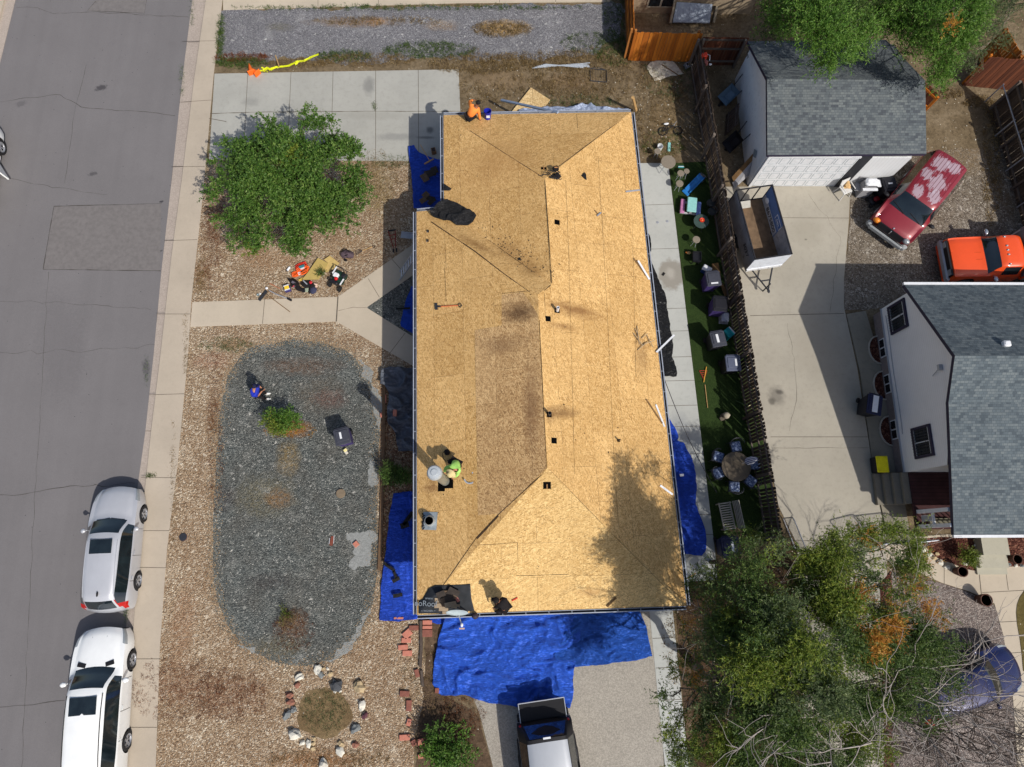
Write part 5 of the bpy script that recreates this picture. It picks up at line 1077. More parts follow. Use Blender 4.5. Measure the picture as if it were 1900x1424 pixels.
def tree(name, label, base, clumps, n, per, sl, ln, wd, mats, bark, group=None, r=.14, cat='tree', twigs=200, fork=None, flat=.6, up=.5, shell=.45, wig=.12, spread=.8, sub=0, subr=.4):
    if sub:
        c2 = []
        for c in clumps:
            for _ in range(sub):
                d = Vector(rng.normal(size=3)).normalized() * (rng.random() ** .5); c2.append((Vector(c[0]) + Vector((d.x * c[1][0], d.y * c[1][1], d.z * c[1][2])), tuple(x * subr for x in c[1]), c[2] / sub * rng.uniform(.5, 1.6), c[3] if rng.random() < .72 else int(rng.integers(1, min(3, len(mats))) if len(mats) > 2 else c[3])))
        skel = clumps; clumps = c2
    else: skel = clumps
    base = Vector(base)
    if cat == 'tree' and 'behind' not in (group or ''): base = V(sum(c[0].x for c in skel) / len(skel), sum(c[0].y for c in skel) / len(skel), 0) * (1.1 if sub else 1)
    root = empty(name, base, 0, label, cat, group); skel = [(Vector(c[0]) - base, c[1]) for c in skel]; cl = [(Vector(c[0]) - base, c[1], c[2], c[3]) for c in clumps]
    P, D, T, MI, S, SD = shoots(cl, n, per, sl, ln, up, shell, spread); leaf_mesh('crown', P, D, ln, wd, mats, MI, root, T, flat)
    m = MB(); fk = fork or V(0, 0, min(c[0].z for c in cl) * .7 + .2); limb(m, (0, 0, -.05), fk, r * 1.25, r, .05, 4, 9, 1)
    for i, c in enumerate(skel):
        pts = limb(m, fk, c[0], r * .32, r * .1, wig, 6, 6, i + 2); rr = Vector(c[1])
        for k in range(6):
            d = Vector(rng.normal(size=3)).normalized(); q = pts[-1 - k % 3]; limb(m, q, c[0] + Vector((d.x * rr.x, d.y * rr.y, abs(d.z) * rr.z)) * .9, r * .09, .005, .2, 4, 4, i * 9 + k)
    for i in range(min(twigs, len(S))): a = Vector(S[i]); b = Vector(SD[i]); m.tube([a, a + b * .6 + V(0, 0, -.0), a + b], [.006, .004, .002], 3)
    m.build('trunk', bark, root, smooth=True); return root
def bare(m, p, d, L, r, depth, seed, flat=.4):
    n = 5; pts = [p.copy()]; q = p.copy(); dd = d.normalized()
    for i in range(n):
        dd = (dd + Vector((mn.noise(Vector((seed, i * .7, 1))), mn.noise(Vector((seed, i * .7, 7))), mn.noise(Vector((seed, i * .7, 13))) * .6)) * .95).normalized(); q = q + dd * L / n; pts.append(q.copy())
    m.tube(pts, [max(.005, r * (1 - .55 * i / n)) for i in range(n + 1)], 6 if depth > 2 else (4 if depth > 1 else 3), cap=False)
    if depth == 0: return
    k = random.choice((3, 4, 4, 5)) if depth < 4 else 5
    for i in range(k):
        t = random.uniform(.25, 1) if i else 1; o = pts[min(n, max(1, round(t * n)))]
        ax = Vector(rng.normal(size=3)); nd = (dd + ax.normalized() * random.uniform(.55, 1.0)); nd.z = nd.z * flat + .1; bare(m, o, nd, L * random.uniform(.5, .78), r * random.uniform(.48, .66), depth - 1, seed + i * 3.7 + depth * 11.1, flat)
def cl(u, v, z, r, w=1, m=0, rz=None): return (W(u, v, z), (r, r, rz or r * .75), w * r * r, m)
# leafy tree in the front yard
c0 = W(542, 345, 2.5); CL = []
for i in range(40):
    a = random.uniform(0, 2 * math.pi); q = math.sqrt(random.random()); zz = 2.0 + 2.0 * (1 - q * q) + random.uniform(-.4, .3); rr = 1 + .1 * math.sin(3 * a + 1)
    CL.append((c0 + V(2.6 * q * math.cos(a) * rr, 2.25 * q * math.sin(a) * rr, zz - 2.5), (random.uniform(.5, .85),) * 2 + (.6,), 1, 0 if random.random() < .97 else 1))
CL += [cl(440, 440, 1.8, .55), cl(430, 400, 2, .6), cl(600, 240, 3.0, .55), cl(500, 235, 3.2, .6), cl(565, 225, 3.3, .5), cl(665, 330, 2.4, .5), cl(425, 290, 2.6, .55), cl(412, 350, 2.3, .6), cl(430, 330, 2.6, .6), cl(540, 450, 1.8, .5), cl(640, 290, 2.8, .5), cl(530, 400, 2.4, .7), cl(570, 425, 2.1, .6), cl(500, 410, 2.2, .6), cl(610, 410, 2.1, .6), cl(590, 380, 2.6, .7), cl(460, 400, 2.2, .6), cl(465, 455, 1.6, .45, 1, 1), cl(660, 385, 2, .45)]
tree('broadleaf_tree', 'dense round green tree in the front yard beside the driveway slab', V(c0.x - .2, c0.y + .2, 0), CL, 8200, 14, .3, .1, .052, [LG, LG3], BARK, r=.13, twigs=300, flat=.9, sub=4, subr=.5)
# trees over the garage
tree('leafy_tree', 'bright green tree hanging over the back slope of the garage', W(1500, 30) , [cl(1545, 95, 6.5, .8, 1.2, 0), cl(1530, 50, 7, .9), cl(1470, 40, 6, .9), cl(1500, 10, 7, 1.0), cl(1560, 20, 6.6, .9, 1, 1), cl(1440, 15, 5.6, .7), cl(1600, 60, 6, .6), cl(1590, 90, 5.4, .45), cl(1525, 125, 5.8, .4, 1.4), cl(1470, -20, 6, 1), cl(1560, -30, 6.5, 1.1), cl(1430, 55, 5, .5, 1, 1), cl(1610, 10, 6, .8, 1, 1), cl(1640, 40, 5.6, .7, 1, 0), cl(1590, 50, 6.4, .7), cl(1500, 60, 6.8, .8)],
     4200, 11, .42, .11, .032, [LBR, LG2], GREYB, r=.16, flat=1.0, group='trees behind the garage')
tree('leafy_tree', 'bright green feathery tree with a yellow sprig, right of the garage', W(1700, 20), [cl(1735, 40, 6.5, .9), cl(1760, 80, 6, .7), cl(1740, 140, 5, .45, 1.2), cl(1750, 115, 5.4, .5), cl(1790, 20, 6.5, .8), cl(1700, 60, 5.6, .5, 1, 1), cl(1680, 100, 4.5, .35, .6, 1), cl(1700, 10, 6.2, .7, 1, 1), cl(1675, 60, 5.8, .6), cl(1715, 90, 5.8, .6), cl(1780, 60, 6.2, .7), cl(1660, 15, 6.2, .7), cl(1760, -20, 6.6, 1), cl(1740, 158, 4.4, .3), cl(1762, 47, 7.2, .16, 1.2, 2)],
     3800, 11, .42, .11, .03, [LBR, LG2, LO], GREYB, r=.15, flat=1.0, group='trees behind the garage')
tree('leafy_tree', 'darker grey-green tree in the top right corner beside the path', W(1810, 40), [cl(1815, 40, 5, .8), cl(1840, 75, 4.4, .55), cl(1800, 90, 4.2, .6), cl(1850, 20, 5, .7), cl(1790, 120, 3.4, .45), cl(1870, 0, 5, .7), cl(1820, -20, 5, 1), cl(1780, 60, 4.5, .5)], 1500, 12, .42, .08, .022, [LGR], GREYB, r=.11, flat=1.0, group='trees behind the garage')
tree('leafy_tree', 'dark green low tree between garage roof and diagonal fence', W(1655, 45), [cl(1640, 25, 4, .6), cl(1660, 55, 3.8, .5), cl(1620, 40, 4.2, .5), cl(1680, 0, 4.5, .8), cl(1640, -15, 4.5, .9)], 700, 12, .42, .08, .026, [LG2], GREYB, r=.09, flat=1.0, group='trees behind the garage')
# big mixed thicket at the lower right
tree('leafy_tree', 'wide green tree with yellow-green tufts beside the bottom driveway, left of the rest', W(1420, 1290), [cl(1400, 1190, 7.5, 1.0, 1, 0), cl(1440, 1240, 8, 1.1, 1, 1), cl(1390, 1290, 7, 1.0, 1, 2), cl(1480, 1200, 7.6, .9, 1, 1), cl(1500, 1280, 7.8, 1.1, 1, 2), cl(1350, 1230, 6.6, .9, 1, 0), cl(1330, 1170, 6.2, .8, .8, 2), cl(1450, 1330, 7, 1.1, 1, 0), cl(1380, 1370, 6, .9, 1, 0), cl(1310, 1320, 5, .7, .8, 0), cl(1290, 1380, 4.5, .6, .8, 1),
     cl(1425, 1150, 7.8, .8, 1, 2), cl(1530, 1240, 8, .9, 1, 0), cl(1270, 1160, 5, .12, 1, 3), cl(1285, 1255, 4.6, .25, .8, 3), cl(1262, 1250, 4.2, .35, .6, 1), cl(1480, 1390, 6.4, 1.0, 1, 0), cl(1245, 1370, 4.3, .35, .8, 1), cl(1265, 1410, 4.3, .4, .8, 1), cl(1232, 1290, 4.4, .3, .6, 0), cl(1340, 1400, 5, .7, 1, 1), cl(1300, 1100, 5.4, .55, .6, 0), cl(1290, 1205, 4.6, .4, .5, 0), cl(1255, 1330, 4.2, .35, .5, 1), cl(1330, 1290, 5.6, .6, .6, 2)], 7600, 13, .42, .105, .028, [LG2, LG3, LGR, LO], GREYB, r=.13, flat=1.0, shell=.6, sub=6, subr=.42, group='thicket at the lower right', wig=.2)
tree('leafy_tree', 'dark green tree at the foot of the patio behind the slatted bench', W(1395, 1090), [cl(1390, 1035, 7.6, .7, 1, 0), cl(1350, 1060, 6.8, .6, .8, 1), cl(1400, 1080, 7.6, .8, 1, 0), cl(1360, 1110, 7, .7, .8, 0), cl(1430, 1040, 7, .6, .8, 1), cl(1375, 1010, 7, .25, .3, 0), cl(1300, 1060, 3.4, .35, .6, 1), cl(1420, 1120, 7, .7, 1, 0), cl(1400, 1000, 4, .45, .7, 2), cl(1455, 1000, 4, .35, .5, 0)], 1000, 12, .4, .095, .027, [LG2, LGR, LG3], BARK, r=.07, flat=1.0, shell=.6, sub=5, subr=.42, group='thicket at the lower right', wig=.2)
tree('leafy_tree', 'yellow-green open tree shading the neighbouring driveway, with a few orange tips', W(1560, 1150), [cl(1540, 1010, 6.4, .55, .7, 1), cl(1520, 1060, 6.6, .7, 1, 1), cl(1555, 1090, 7, .8, 1, 1), cl(1500, 1110, 6.6, .6, .8, 0), cl(1580, 1040, 6.2, .5, .6, 2), cl(1545, 1145, 7, .7, 1, 1), cl(1600, 990, 5.6, .45, .7, 1), cl(1640, 985, 5.4, .45, .7, 1), cl(1590, 1100, 6.4, .4, .6, 3), cl(1575, 1130, 6.6, .3, .6, 3), cl(1610, 1060, 5.8, .5, .5, 0), cl(1470, 1090, 5.8, .4, .5, 0), cl(1700, 990, 4.6, .3, .7, 1), cl(1620, 1140, 6, .6, .6, 2), cl(1600, 1000, 5.8, .25, .8, 3), cl(1480, 1050, 5.6, .4, .4, 2), cl(1600, 1210, 6.8, .7, 1, 0)], 3800, 12, .4, .095, .027, [LG2, LG3, LGR, LO], GREYB, r=.11, flat=1.0, shell=.65, sub=5, subr=.42, group='thicket at the lower right', wig=.25)
tree('autumn_tree', 'tree turning orange among the green ones, left of the rose gravel bed', W(1670, 1200), [cl(1640, 1160, 6.6, .4, 1.0, 0), cl(1620, 1195, 7, .45, 1.1, 0), cl(1652, 1135, 6.4, .28, 1.2, 0), cl(1700, 1085, 6, .28, 1.1, 0), cl(1610, 1170, 6.6, .5, .7, 1), cl(1670, 1110, 6.2, .4, .8, 1), cl(1700, 1060, 5.6, .45, .8, 1), cl(1720, 1130, 5.6, .3, 1, 0), cl(1680, 1020, 5, .5, .9, 1), cl(1660, 1050, 5.4, .5, .8, 1), cl(1740, 1145, 5, .3, .9, 0), cl(1690, 1170, 6, .8, .8, 2), cl(1660, 1240, 6.4, .9, 1, 2), cl(1720, 1200, 5.8, .7, .7, 2), cl(1600, 1230, 6.8, .5, .9, 1), cl(1580, 1180, 7, .5, .9, 1), cl(1710, 1040, 5, .3, .4, 0), cl(1640, 1300, 6, .8, 1, 2), cl(1560, 1310, 6.4, .9, 1, 2), cl(1600, 1370, 5.5, .8, .8, 1), cl(1550, 1400, 5.5, .8, .8, 2), cl(1690, 1280, 5.6, .7, .8, 2), cl(1740, 1250, 5.4, .6, .7, 2), cl(1720, 1330, 5.2, .5, .5, 2), cl(1760, 1200, 5, .35, .4, 2)], 4600, 12, .4, .095, .026, [LO, LG3, LG2], GREYB, r=.12, flat=1.0, shell=.6, sub=5, subr=.42, group='thicket at the lower right', wig=.25)
def dead(name, label, base, limbs, depth, seed, bark=DEADB, group='bare branches over the blue car'):
    base = sum((W(u, v, z) for u, v, z, r in limbs), Vector()) / len(limbs); base.z = 0
    r_ = empty(name, base, 0, label, 'tree', group); m = MB(); b = Vector(base); fk = V(0, 0, 3.4); limb(m, (0, 0, -.05), fk, .11, .06, .1, 4, 8, seed)
    for i, (u, v, z, rr) in enumerate(limbs):
        q = W(u, v, z) - b; pts = limb(m, fk, q, rr, rr * .5, .16, 8, 6, seed + i)
        for k in [3, 4, 5, 6, 7, 7, 8, 8]:
            d = (pts[k] - pts[k - 1]).normalized() + Vector(rng.normal(size=3)) * .7; d.z = abs(d.z) * .4 + .05; bare(m, pts[k], d, random.uniform(.9, 1.7), rr * .55, depth, seed + i * 5 + k, .4)
    m.build('trunk', bark, r_, smooth=True); return r_
random.seed(21)
dead('bare_tree', 'leafless silver-grey tree reaching over the blue car and the gravel at the lower right corner', 0, [(1690, 1235, 6.4, .034), (1780, 1240, 5.8, .034), (1870, 1180, 5.2, .03), (1640, 1320, 7.4, .034), (1800, 1340, 5.8, .034), (1885, 1400, 5.4, .03), (1560, 1390, 7.4, .034), (1890, 1290, 5.2, .03), (1740, 1310, 6.2, .03), (1760, 1420, 6, .034), (1480, 1360, 7.6, .034), (1420, 1350, 7.6, .03), (1500, 1420, 7.4, .03)], 1, 3)
dead('bare_tree', 'tangled leafless grey tree over the gravel below the blue car, at the corner', 0, [(1700, 1330, 4.6, .03), (1760, 1340, 4.8, .03), (1850, 1350, 4.6, .03), (1890, 1370, 4.4, .03), (1720, 1400, 4.6, .03), (1790, 1424, 4.8, .03), (1860, 1420, 4.4, .03), (1680, 1380, 4.4, .028), (1820, 1320, 4.6, .026), (1650, 1420, 4.8, .026), (1830, 1400, 5, .03), (1740, 1370, 5, .03)], 2, 77, plain('dark_dead_bark', srgb(92, 82, 76), .9, var=.3))
dead('bare_tree', 'dead branching tree with pale twigs in the middle of the green thicket', 0, [(1500, 1150, 7.4, .016), (1340, 1190, 6.8, .014), (1690, 1110, 6.4, .016)], 1, 40)
# ---- shrubs and weeds
def shrub(name, label, u, v, r, h, n, per, mats, ln=.06, wd=.03, group=None, cat='shrub', flat=.8, cls=9, sl=.22):
    b = W(u, v); C_ = []
    for i in range(cls):
        a = random.uniform(0, 6.28); q = random.random() ** .6 * r * .65; C_.append((b + V(q * math.cos(a), q * math.sin(a), h * random.uniform(.45, .75)), (r * .42, r * .42, h * .35), 1, random.randrange(len(mats))))
    return tree(name, label, b, C_, n, per, sl, ln, wd, mats, BARK, group=group, r=.025, cat=cat, twigs=60, fork=V(0, 0, h * .15), flat=flat)
shrub('shrub', 'small bright green bush on the grey gravel oval', 531, 790, .72, 1.1, 560, 10, [LBR, LG3], .07, .035)
shrub('shrub', 'dark round bush against the house between the tarps', 742, 882, .62, 1.0, 700, 10, [LG, LG2], .05, .028)
shrub('shrub', 'leafy bush in the planting bed left of the bottom driveway', 838, 1378, 1.0, 1.0, 620, 9, [LG, LBR], .085, .05, cls=14)
shrub('shrub', 'yellow-green bush in the red mulch by the front stoop', 1778, 1035, .42, .8, 300, 10, [LG3], .06, .025)
shrub('shrub', 'sparse weed clump low on the gravel oval', 536, 1143, .42, .25, 90, 8, [LG3, LDRY], .07, .02)
shrub('shrub', 'small green tuft beside the cardboard sheet', 597, 510, .18, .2, 60, 8, [LG], .05, .02)
def tufts(name, label, areas, mats, h=.16, w=.012, cat=None):
    P = []; D = []; M = []
    for (u, v, ru, rv, n, mi) in areas:
        for _ in range(n):
            a = random.random() * 6.28; q = math.sqrt(random.random()); c = W(u + ru * q * math.cos(a), v + rv * q * math.sin(a), .01)
            for k in range(9):
                P.append((c.x + random.gauss(0, .05), c.y + random.gauss(0, .05), c.z)); D.append((random.gauss(0, .7), random.gauss(0, .7), random.uniform(.3, 1.2))); M.append(mi)
    o = leaf_mesh(name, np.array(P), np.array(D), h, w, mats, np.array(M), None, None, .2); o['kind'] = 'stuff'; tag(o, label, cat or 'weeds'); return o
tufts('dry_weeds', 'dry and green weeds scattered over the dirt yard behind the house', [(680, 112, 90, 12, 260, 0), (640, 105, 50, 10, 160, 1), (800, 95, 90, 15, 330, 1), (900, 120, 110, 18, 400, 0), (1020, 115, 130, 18, 420, 0), (1100, 140, 120, 50, 620, 0), (1140, 95, 40, 30, 200, 1), (1100, 80, 60, 20, 150, 2), (1000, 170, 110, 30, 320, 0), (1230, 220, 60, 80, 520, 0),
   (1250, 130, 60, 60, 200, 2), (1140, 30, 20, 50, 160, 1), (880, 150, 30, 60, 120, 0), (450, 118, 50, 9, 220, 1), (450, 108, 50, 8, 160, 3), (410, 70, 6, 45, 140, 1), (760, 15, 330, 4, 260, 1), (560, 118, 60, 9, 130, 0), (930, 55, 55, 14, 240, 0), (700, 40, 120, 8, 120, 0), (1230, 270, 40, 30, 100, 1), (1060, 190, 90, 12, 140, 2)],
   [LDRY, LG2, LGR, LRED], .13, .016)
tufts('yard_weeds', 'thin dry weeds in the tan pebble front yard', [(700, 330, 55, 50, 300, 0), (720, 300, 40, 12, 80, 2), (395, 430, 20, 110, 160, 1), (420, 640, 50, 15, 100, 2), (375, 520, 14, 40, 80, 0), (330, 1280, 90, 60, 260, 1), (430, 1290, 70, 50, 200, 1), (610, 1410, 120, 20, 200, 0), (800, 1270, 60, 60, 200, 0), (860, 1320, 40, 60, 200, 1), (400, 800, 14, 160, 140, 1), (540, 800, 50, 14, 100, 3), (545, 1170, 40, 40, 120, 1), (720, 1000, 12, 200, 90, 0), (603, 1322, 45, 40, 160, 2)],
   [LDRY, LRED, LGR, LO], .09, .012)
tufts('kerb_weeds', 'thin line of weeds growing in the kerb and slab joints', [(356, 20, 3, 30, 30, 0), (338, 150, 3, 30, 30, 0), (272, 690, 3, 30, 20, 0), (234, 1140, 3, 20, 30, 0), (695, 197, 4, 8, 30, 0), (385, 300, 4, 30, 20, 0), (280, 882, 10, 3, 30, 0), (345, 640, 4, 60, 50, 1), (322, 900, 4, 120, 60, 1), (560, 208, 60, 3, 40, 0)], [LG2, LDRY], .06, .012)
tufts('leaf_litter', 'fallen yellow leaves and twigs along the dirt lot fence', [(1840, 300, 18, 120, 300, 1), (1815, 190, 30, 12, 100, 1), (1740, 175, 50, 10, 120, 1), (1260, 1180, 30, 90, 160, 1), (1340, 1400, 60, 20, 200, 1), (1230, 1100, 25, 30, 40, 1)], [LO, LDRY], .07, .03)

# gravel spilled across the edge of the oval, both ways
def chips(name, label, mat, off, n, r=(.012, .026)):
    pts = dens(rnd_outline([W(u, v).to_2d() for u, v in OV], 2), .05); P = []; F_ = []
    for i in range(n):
        q = pts[int(rng.integers(len(pts)))]; a = rng.normal(size=2) * .16; s = rng.uniform(*r); c = V(q.x + a[0], q.y + a[1], .012); b = len(P); th = rng.random() * 6
        for j in range(4): P.append((c.x + s * math.cos(th + j * 1.57), c.y + s * .8 * math.sin(th + j * 1.57), .006))
        P.append((c.x, c.y, .006 + s)); F_ += [(b + j, b + (j + 1) % 4, b + 4) for j in range(4)]
    o = mesh_obj(name, P, F_, mat); o['kind'] = 'stuff'; return tag(o, label, 'gravel')
chips('spilled_gravel', 'blue-grey gravel chips spilled across the oval edge', plain('grey_chip', srgb(112, 114, 108), .9, var=.4, nsc=30), 0, 5200)
chips('spilled_pebbles', 'tan pebbles strayed onto the oval edge', plain('tan_chip', srgb(168, 142, 108), .9, var=.35, nsc=30), 0, 4200)
# ================================================ people
def skin(name, verts, edges, rad, mat, parent, sub=1, root=0):
    me = bpy.data.meshes.new(name); me.from_pydata([tuple(v) for v in verts], edges, []); o = bpy.data.objects.new(name, me); COL.objects.link(o)
    o.modifiers.new('s', 'SKIN'); sv = me.skin_vertices[0].data if len(me.skin_vertices) else None
    if sv is None:
        bm = bmesh.new(); bm.from_mesh(me); bm.verts.layers.skin.verify(); bm.to_mesh(me); bm.free(); sv = me.skin_vertices[0].data
    for i, r in enumerate(rad): sv[i].radius = (r, r) if not isinstance(r, tuple) else r; sv[i].use_root = (i == root)
    sb = o.modifiers.new('u', 'SUBSURF'); sb.levels = sb.render_levels = sub
    dg = bpy.context.evaluated_depsgraph_get(); m2 = bpy.data.meshes.new_from_object(o.evaluated_get(dg)); bpy.data.objects.remove(o)
    m2.materials.clear(); m2.materials.append(mat); m2.polygons.foreach_set('use_smooth', [True] * len(m2.polygons)); r = bpy.data.objects.new(name, m2); COL.objects.link(r)
    if parent: r.parent = parent
    return r
SKINM = plain('skin', srgb(176, 124, 96), .6, var=.06); SKIN2 = plain('tanned_skin', srgb(140, 92, 68), .6, var=.06); HAIR = plain('black_hair', srgb(24, 20, 18), .8)
def person(label, J, shirt, pants, shoe, skinm, hat=None, sleeve=1.0, face=None, hair=HAIR, cat='person'):
    """J: joints in metres in the scene; body, clothes, shoes and hair follow them"""
    base = V((J['ftL'].x + J['ftR'].x) / 2, (J['ftL'].y + J['ftR'].y) / 2, min(J['ftL'].z, J['ftR'].z) - .05); root = empty('person', base, 0, label, cat)
    J = {k: v - base for k, v in J.items()}; pel, che, hd = J['pel'], J['che'], J['head']; neck = che.lerp(hd, .45); mid = pel.lerp(che, .5)
    Vv = [pel, mid, che, neck, hd - (hd - neck).normalized() * .03, hd + (hd - neck).normalized() * .07]; Rd = [.11, .105, .1, .05, .085, .075]; Ed = [(0, 1), (1, 2), (2, 3), (3, 4), (4, 5)]
    def addp(p, r, fr): Vv.append(p); Rd.append(r); Ed.append((fr, len(Vv) - 1)); return len(Vv) - 1
    fw = (face or V(0, -1, 0)).normalized()
    for s in 'LR':
        a = addp(J['sh' + s], .06, 2); e = addp(J['el' + s], .042, a); w = addp(J['ha' + s], .028, e); dr = (J['ha' + s] - J['el' + s]).normalized(); pm = addp(J['ha' + s] + dr * .05, .032, w)
        sd = dr.cross(V(0, 0, 1)); sd = (sd.normalized() if sd.length > .1 else V(1, 0, 0)); dn = dr.cross(sd).normalized() * (1 if dr.cross(sd).z < 0 else -1)
        for q, L in ((-.028, .07), (-.01, .085), (.01, .08), (.028, .062)): f = addp(J['ha' + s] + dr * .095 + sd * q, .01, pm); g = addp(J['ha' + s] + dr * (.095 + L * .5) + sd * q * 1.15 + dn * .012, .009, f); addp(J['ha' + s] + dr * (.095 + L * .8) + sd * q * 1.2 + dn * .04, .007, g)
        t = addp(J['ha' + s] + dr * .045 + sd * (.05 if s == 'L' else -.05), .011, pm); addp(J['ha' + s] + dr * .085 + sd * (.065 if s == 'L' else -.065) + dn * .02, .009, t)
        h = addp(J['hip' + s], .09, 0); k = addp(J['kn' + s], .062, h); f = addp(J['ft' + s], .042, k)
    skin('body', Vv, Ed, Rd, skinm, root)
    # face: nose, ears, eyes
    up = (hd - neck).normalized(); rt_ = fw.cross(up).normalized(); m = MB(); m.blob(hd + fw * .1 - up * .0, (.016, .02, .02), 1, 0, 1); 
    for s in (1, -1): m.blob(hd + rt_ * s * .085, (.018, .02, .032), 1, 0, 1)
    m.build('face', skinm, root, smooth=True); m = MB()
    for s in (1, -1): m.blob(hd + fw * .085 + rt_ * s * .032 + up * .025, (.012, .012, .01), 1, 0, 1)
    m.box(hd + fw * .09 - up * .035, (.04, .02, .008)); m.build('eyes', HAIR, root)
    m = MB(); m.blob(hd + up * .045 - fw * .015, (.098, .1, .09), 3, .08); m.build('hair', hair, root, smooth=True)
    if hat == 'straw':
        m = MB(); q = up.to_track_quat('Z', 'Y').to_matrix().to_4x4(); m.lathe([(.19, .0), (.18, .012), (.1, .03), (.1, .1), (.085, .125), (.0, .13)], m=Matrix.Translation(hd + up * .06) @ q, n=24); m.build('straw_hat', plain('straw', srgb(206, 188, 138), .85), root, smooth=True)
    elif hat: 
        m = MB(); m.blob(hd + up * .06, (.105, .11, .085), 2, .03); m.box(hd + fw * .13 + up * .03, (.12, .12, .015)); m.build('cap', hat, root, smooth=True)
    # shirt
    Vs = [pel + (pel - mid) * -.1, mid, che, che.lerp(neck, .6)]; Rs = [.165, .17, .215, .15]; Es = [(0, 1), (1, 2), (2, 3)]
    for s in 'LR':
        Vs.append(J['sh' + s]); Rs.append(.1); Es.append((2, len(Vs) - 1)); el = J['sh' + s].lerp(J['el' + s], min(1, sleeve)); Vs.append(el); Rs.append(.066); Es.append((len(Vs) - 2, len(Vs) - 1))
        if sleeve > 1: Vs.append(J['el' + s].lerp(J['ha' + s], .9)); Rs.append(.048); Es.append((len(Vs) - 2, len(Vs) - 1))
    skin('shirt', Vs, Es, Rs, shirt, root); Vs = [pel.lerp(mid, .15)]; Rs = [.15]; Es = []
    for s in 'LR':
        n0 = len(Vs); Vs += [J['hip' + s], J['kn' + s], J['kn' + s].lerp(J['ft' + s], .85)]; Rs += [.11, .082, .065]; Es += [(0, n0), (n0, n0 + 1), (n0 + 1, n0 + 2)]
    skin('trousers', Vs, Es, Rs, pants, root)
    for s in 'LR':
        m = MB(); d = fw.copy(); d.z = 0; d = d.normalized() if d.length > .1 else V(0, -1, 0); an = math.atan2(d.y, d.x); m.blob(J['ft' + s] + d * .05 + V(0, 0, -.01), (.14, .052, .05), 4, .06, 2, Matrix.Rotation(an, 4, 'Z')); m.build('shoe', shoe, root, smooth=True)
    return root
def JJ(d): return {k: W(*v) for k, v in d.items()}
OSH = plain('orange_shirt', srgb(244, 140, 62), .8, var=.08, nsc=3, bump=.3); LIME = plain('lime_shirt', srgb(168, 220, 112), .8, var=.1, nsc=3, bump=.3); BLK = plain('black_cloth', srgb(26, 22, 24), .9, var=.2); BLS = plain('royal_blue_shirt', srgb(34, 50, 170), .8, bump=.3)
NAV = plain('navy_cap', srgb(20, 24, 56), .8); GSH = plain('grey_shoe', srgb(150, 146, 140), .7); JN = plain('dark_jeans', srgb(34, 32, 46), .9)
zr_ = lambda u, v: RW(u, v).z
b = zr_(878, 215)
person('person in orange long-sleeved shirt crouching at the top roof edge by the blue bucket', JJ(dict(pel=(870, 217, b + .38), che=(880, 202, b + .68), head=(887, 192, b + .92), shL=(874, 197, b + .72), elL=(871, 189, b + .52), haL=(878, 186, b + .34), shR=(887, 203, b + .7), elR=(889, 213, b + .42), haR=(891, 223, b + .12),
   hipL=(868, 214, b + .34), knL=(880, 206, b + .42), ftL=(871, 213, b + .06), hipR=(872, 219, b + .34), knR=(884, 215, b + .4), ftR=(867, 221, b + .06))), OSH, BLK, GSH, SKIN2, None, 1.5, V(.7, .25, -.3))
b = zr_(838, 880)
person('person in a lime shirt and straw hat bending over beside the flue pipe', JJ(dict(pel=(846, 857, b + .55), che=(845, 868, b + .82), head=(838, 877, b + .98), shL=(838, 866, b + .85), elL=(827, 868, b + .68), haL=(824, 878, b + .55), shR=(851, 874, b + .8), elR=(848, 882, b + .5), haR=(841, 886, b + .3),
   hipL=(842, 856, b + .52), knL=(833, 858, b + .42), ftL=(838, 853, b + .06), hipR=(849, 860, b + .5), knR=(853, 868, b + .38), ftR=(853, 858, b + .06))), LIME, BLK, BLK, SKINM, 'straw', 1.5, V(-.5, -.75, -.3))
b = zr_(932, 1130)
person('person in all black clothes stooping at the bottom roof edge', JJ(dict(pel=(938, 1128, b + .72), che=(932, 1118, b + 1.02), head=(923, 1115, b + 1.08), shL=(936, 1112, b + 1.05), elL=(930, 1113, b + .78), haL=(922, 1120, b + .6), shR=(927, 1124, b + 1.02), elR=(922, 1126, b + .74), haR=(917, 1128, b + .5),
   hipL=(941, 1124, b + .68), knL=(936, 1126, b + .46), ftL=(939, 1134, b + .06), hipR=(935, 1131, b + .68), knR=(926, 1132, b + .45), ftR=(927, 1137, b + .06))), BLK, BLK, BLK, SKIN2, BLK, 1.5, V(-.8, .2, -.4))
person('person in royal blue shirt and navy cap sitting on the gravel oval with a phone', JJ(dict(pel=(474, 731, .42), che=(471, 726, .82), head=(471, 718, 1.08), shL=(477, 717, .86), elL=(480, 716, .6), haL=(485, 720, .55), shR=(472, 734, .84), elR=(479, 735, .58), haR=(486, 726, .55),
   hipL=(477, 726, .4), knL=(487, 727, .5), ftL=(494, 731, .06), hipR=(477, 734, .4), knR=(486, 738, .48), ftR=(494, 741, .06))), BLS, BLK, plain('white_shoe', srgb(220, 220, 216), .6), SKINM, NAV, .75, V(.9, .1, -.3))
s_ = W(475, 731); st_ = empty('added_bucket_seat', s_, 0, 'added upturned dark bucket, unseen support under the seated person in blue', 'bucket'); m = MB(); m.lathe([(.15, 0), (.13, .3), (0, .3)], n=18); m.build('shell', PLAS, st_, smooth=False); m = MB(); m.lathe([(.165, 0), (.165, .04), (.15, .04)], n=18, cap=False); m.build('rim', PLAS, st_)  # bucket is an added, unseen prop that holds up the seated figure
ph = W(487, 723, .62); m = MB(); m.box((0, 0, 0), (.15, .08, .01), rz=.8); tag(m.build('phone', PLAS, None, loc=ph), 'small dark phone held by the seated person in blue', 'phone')
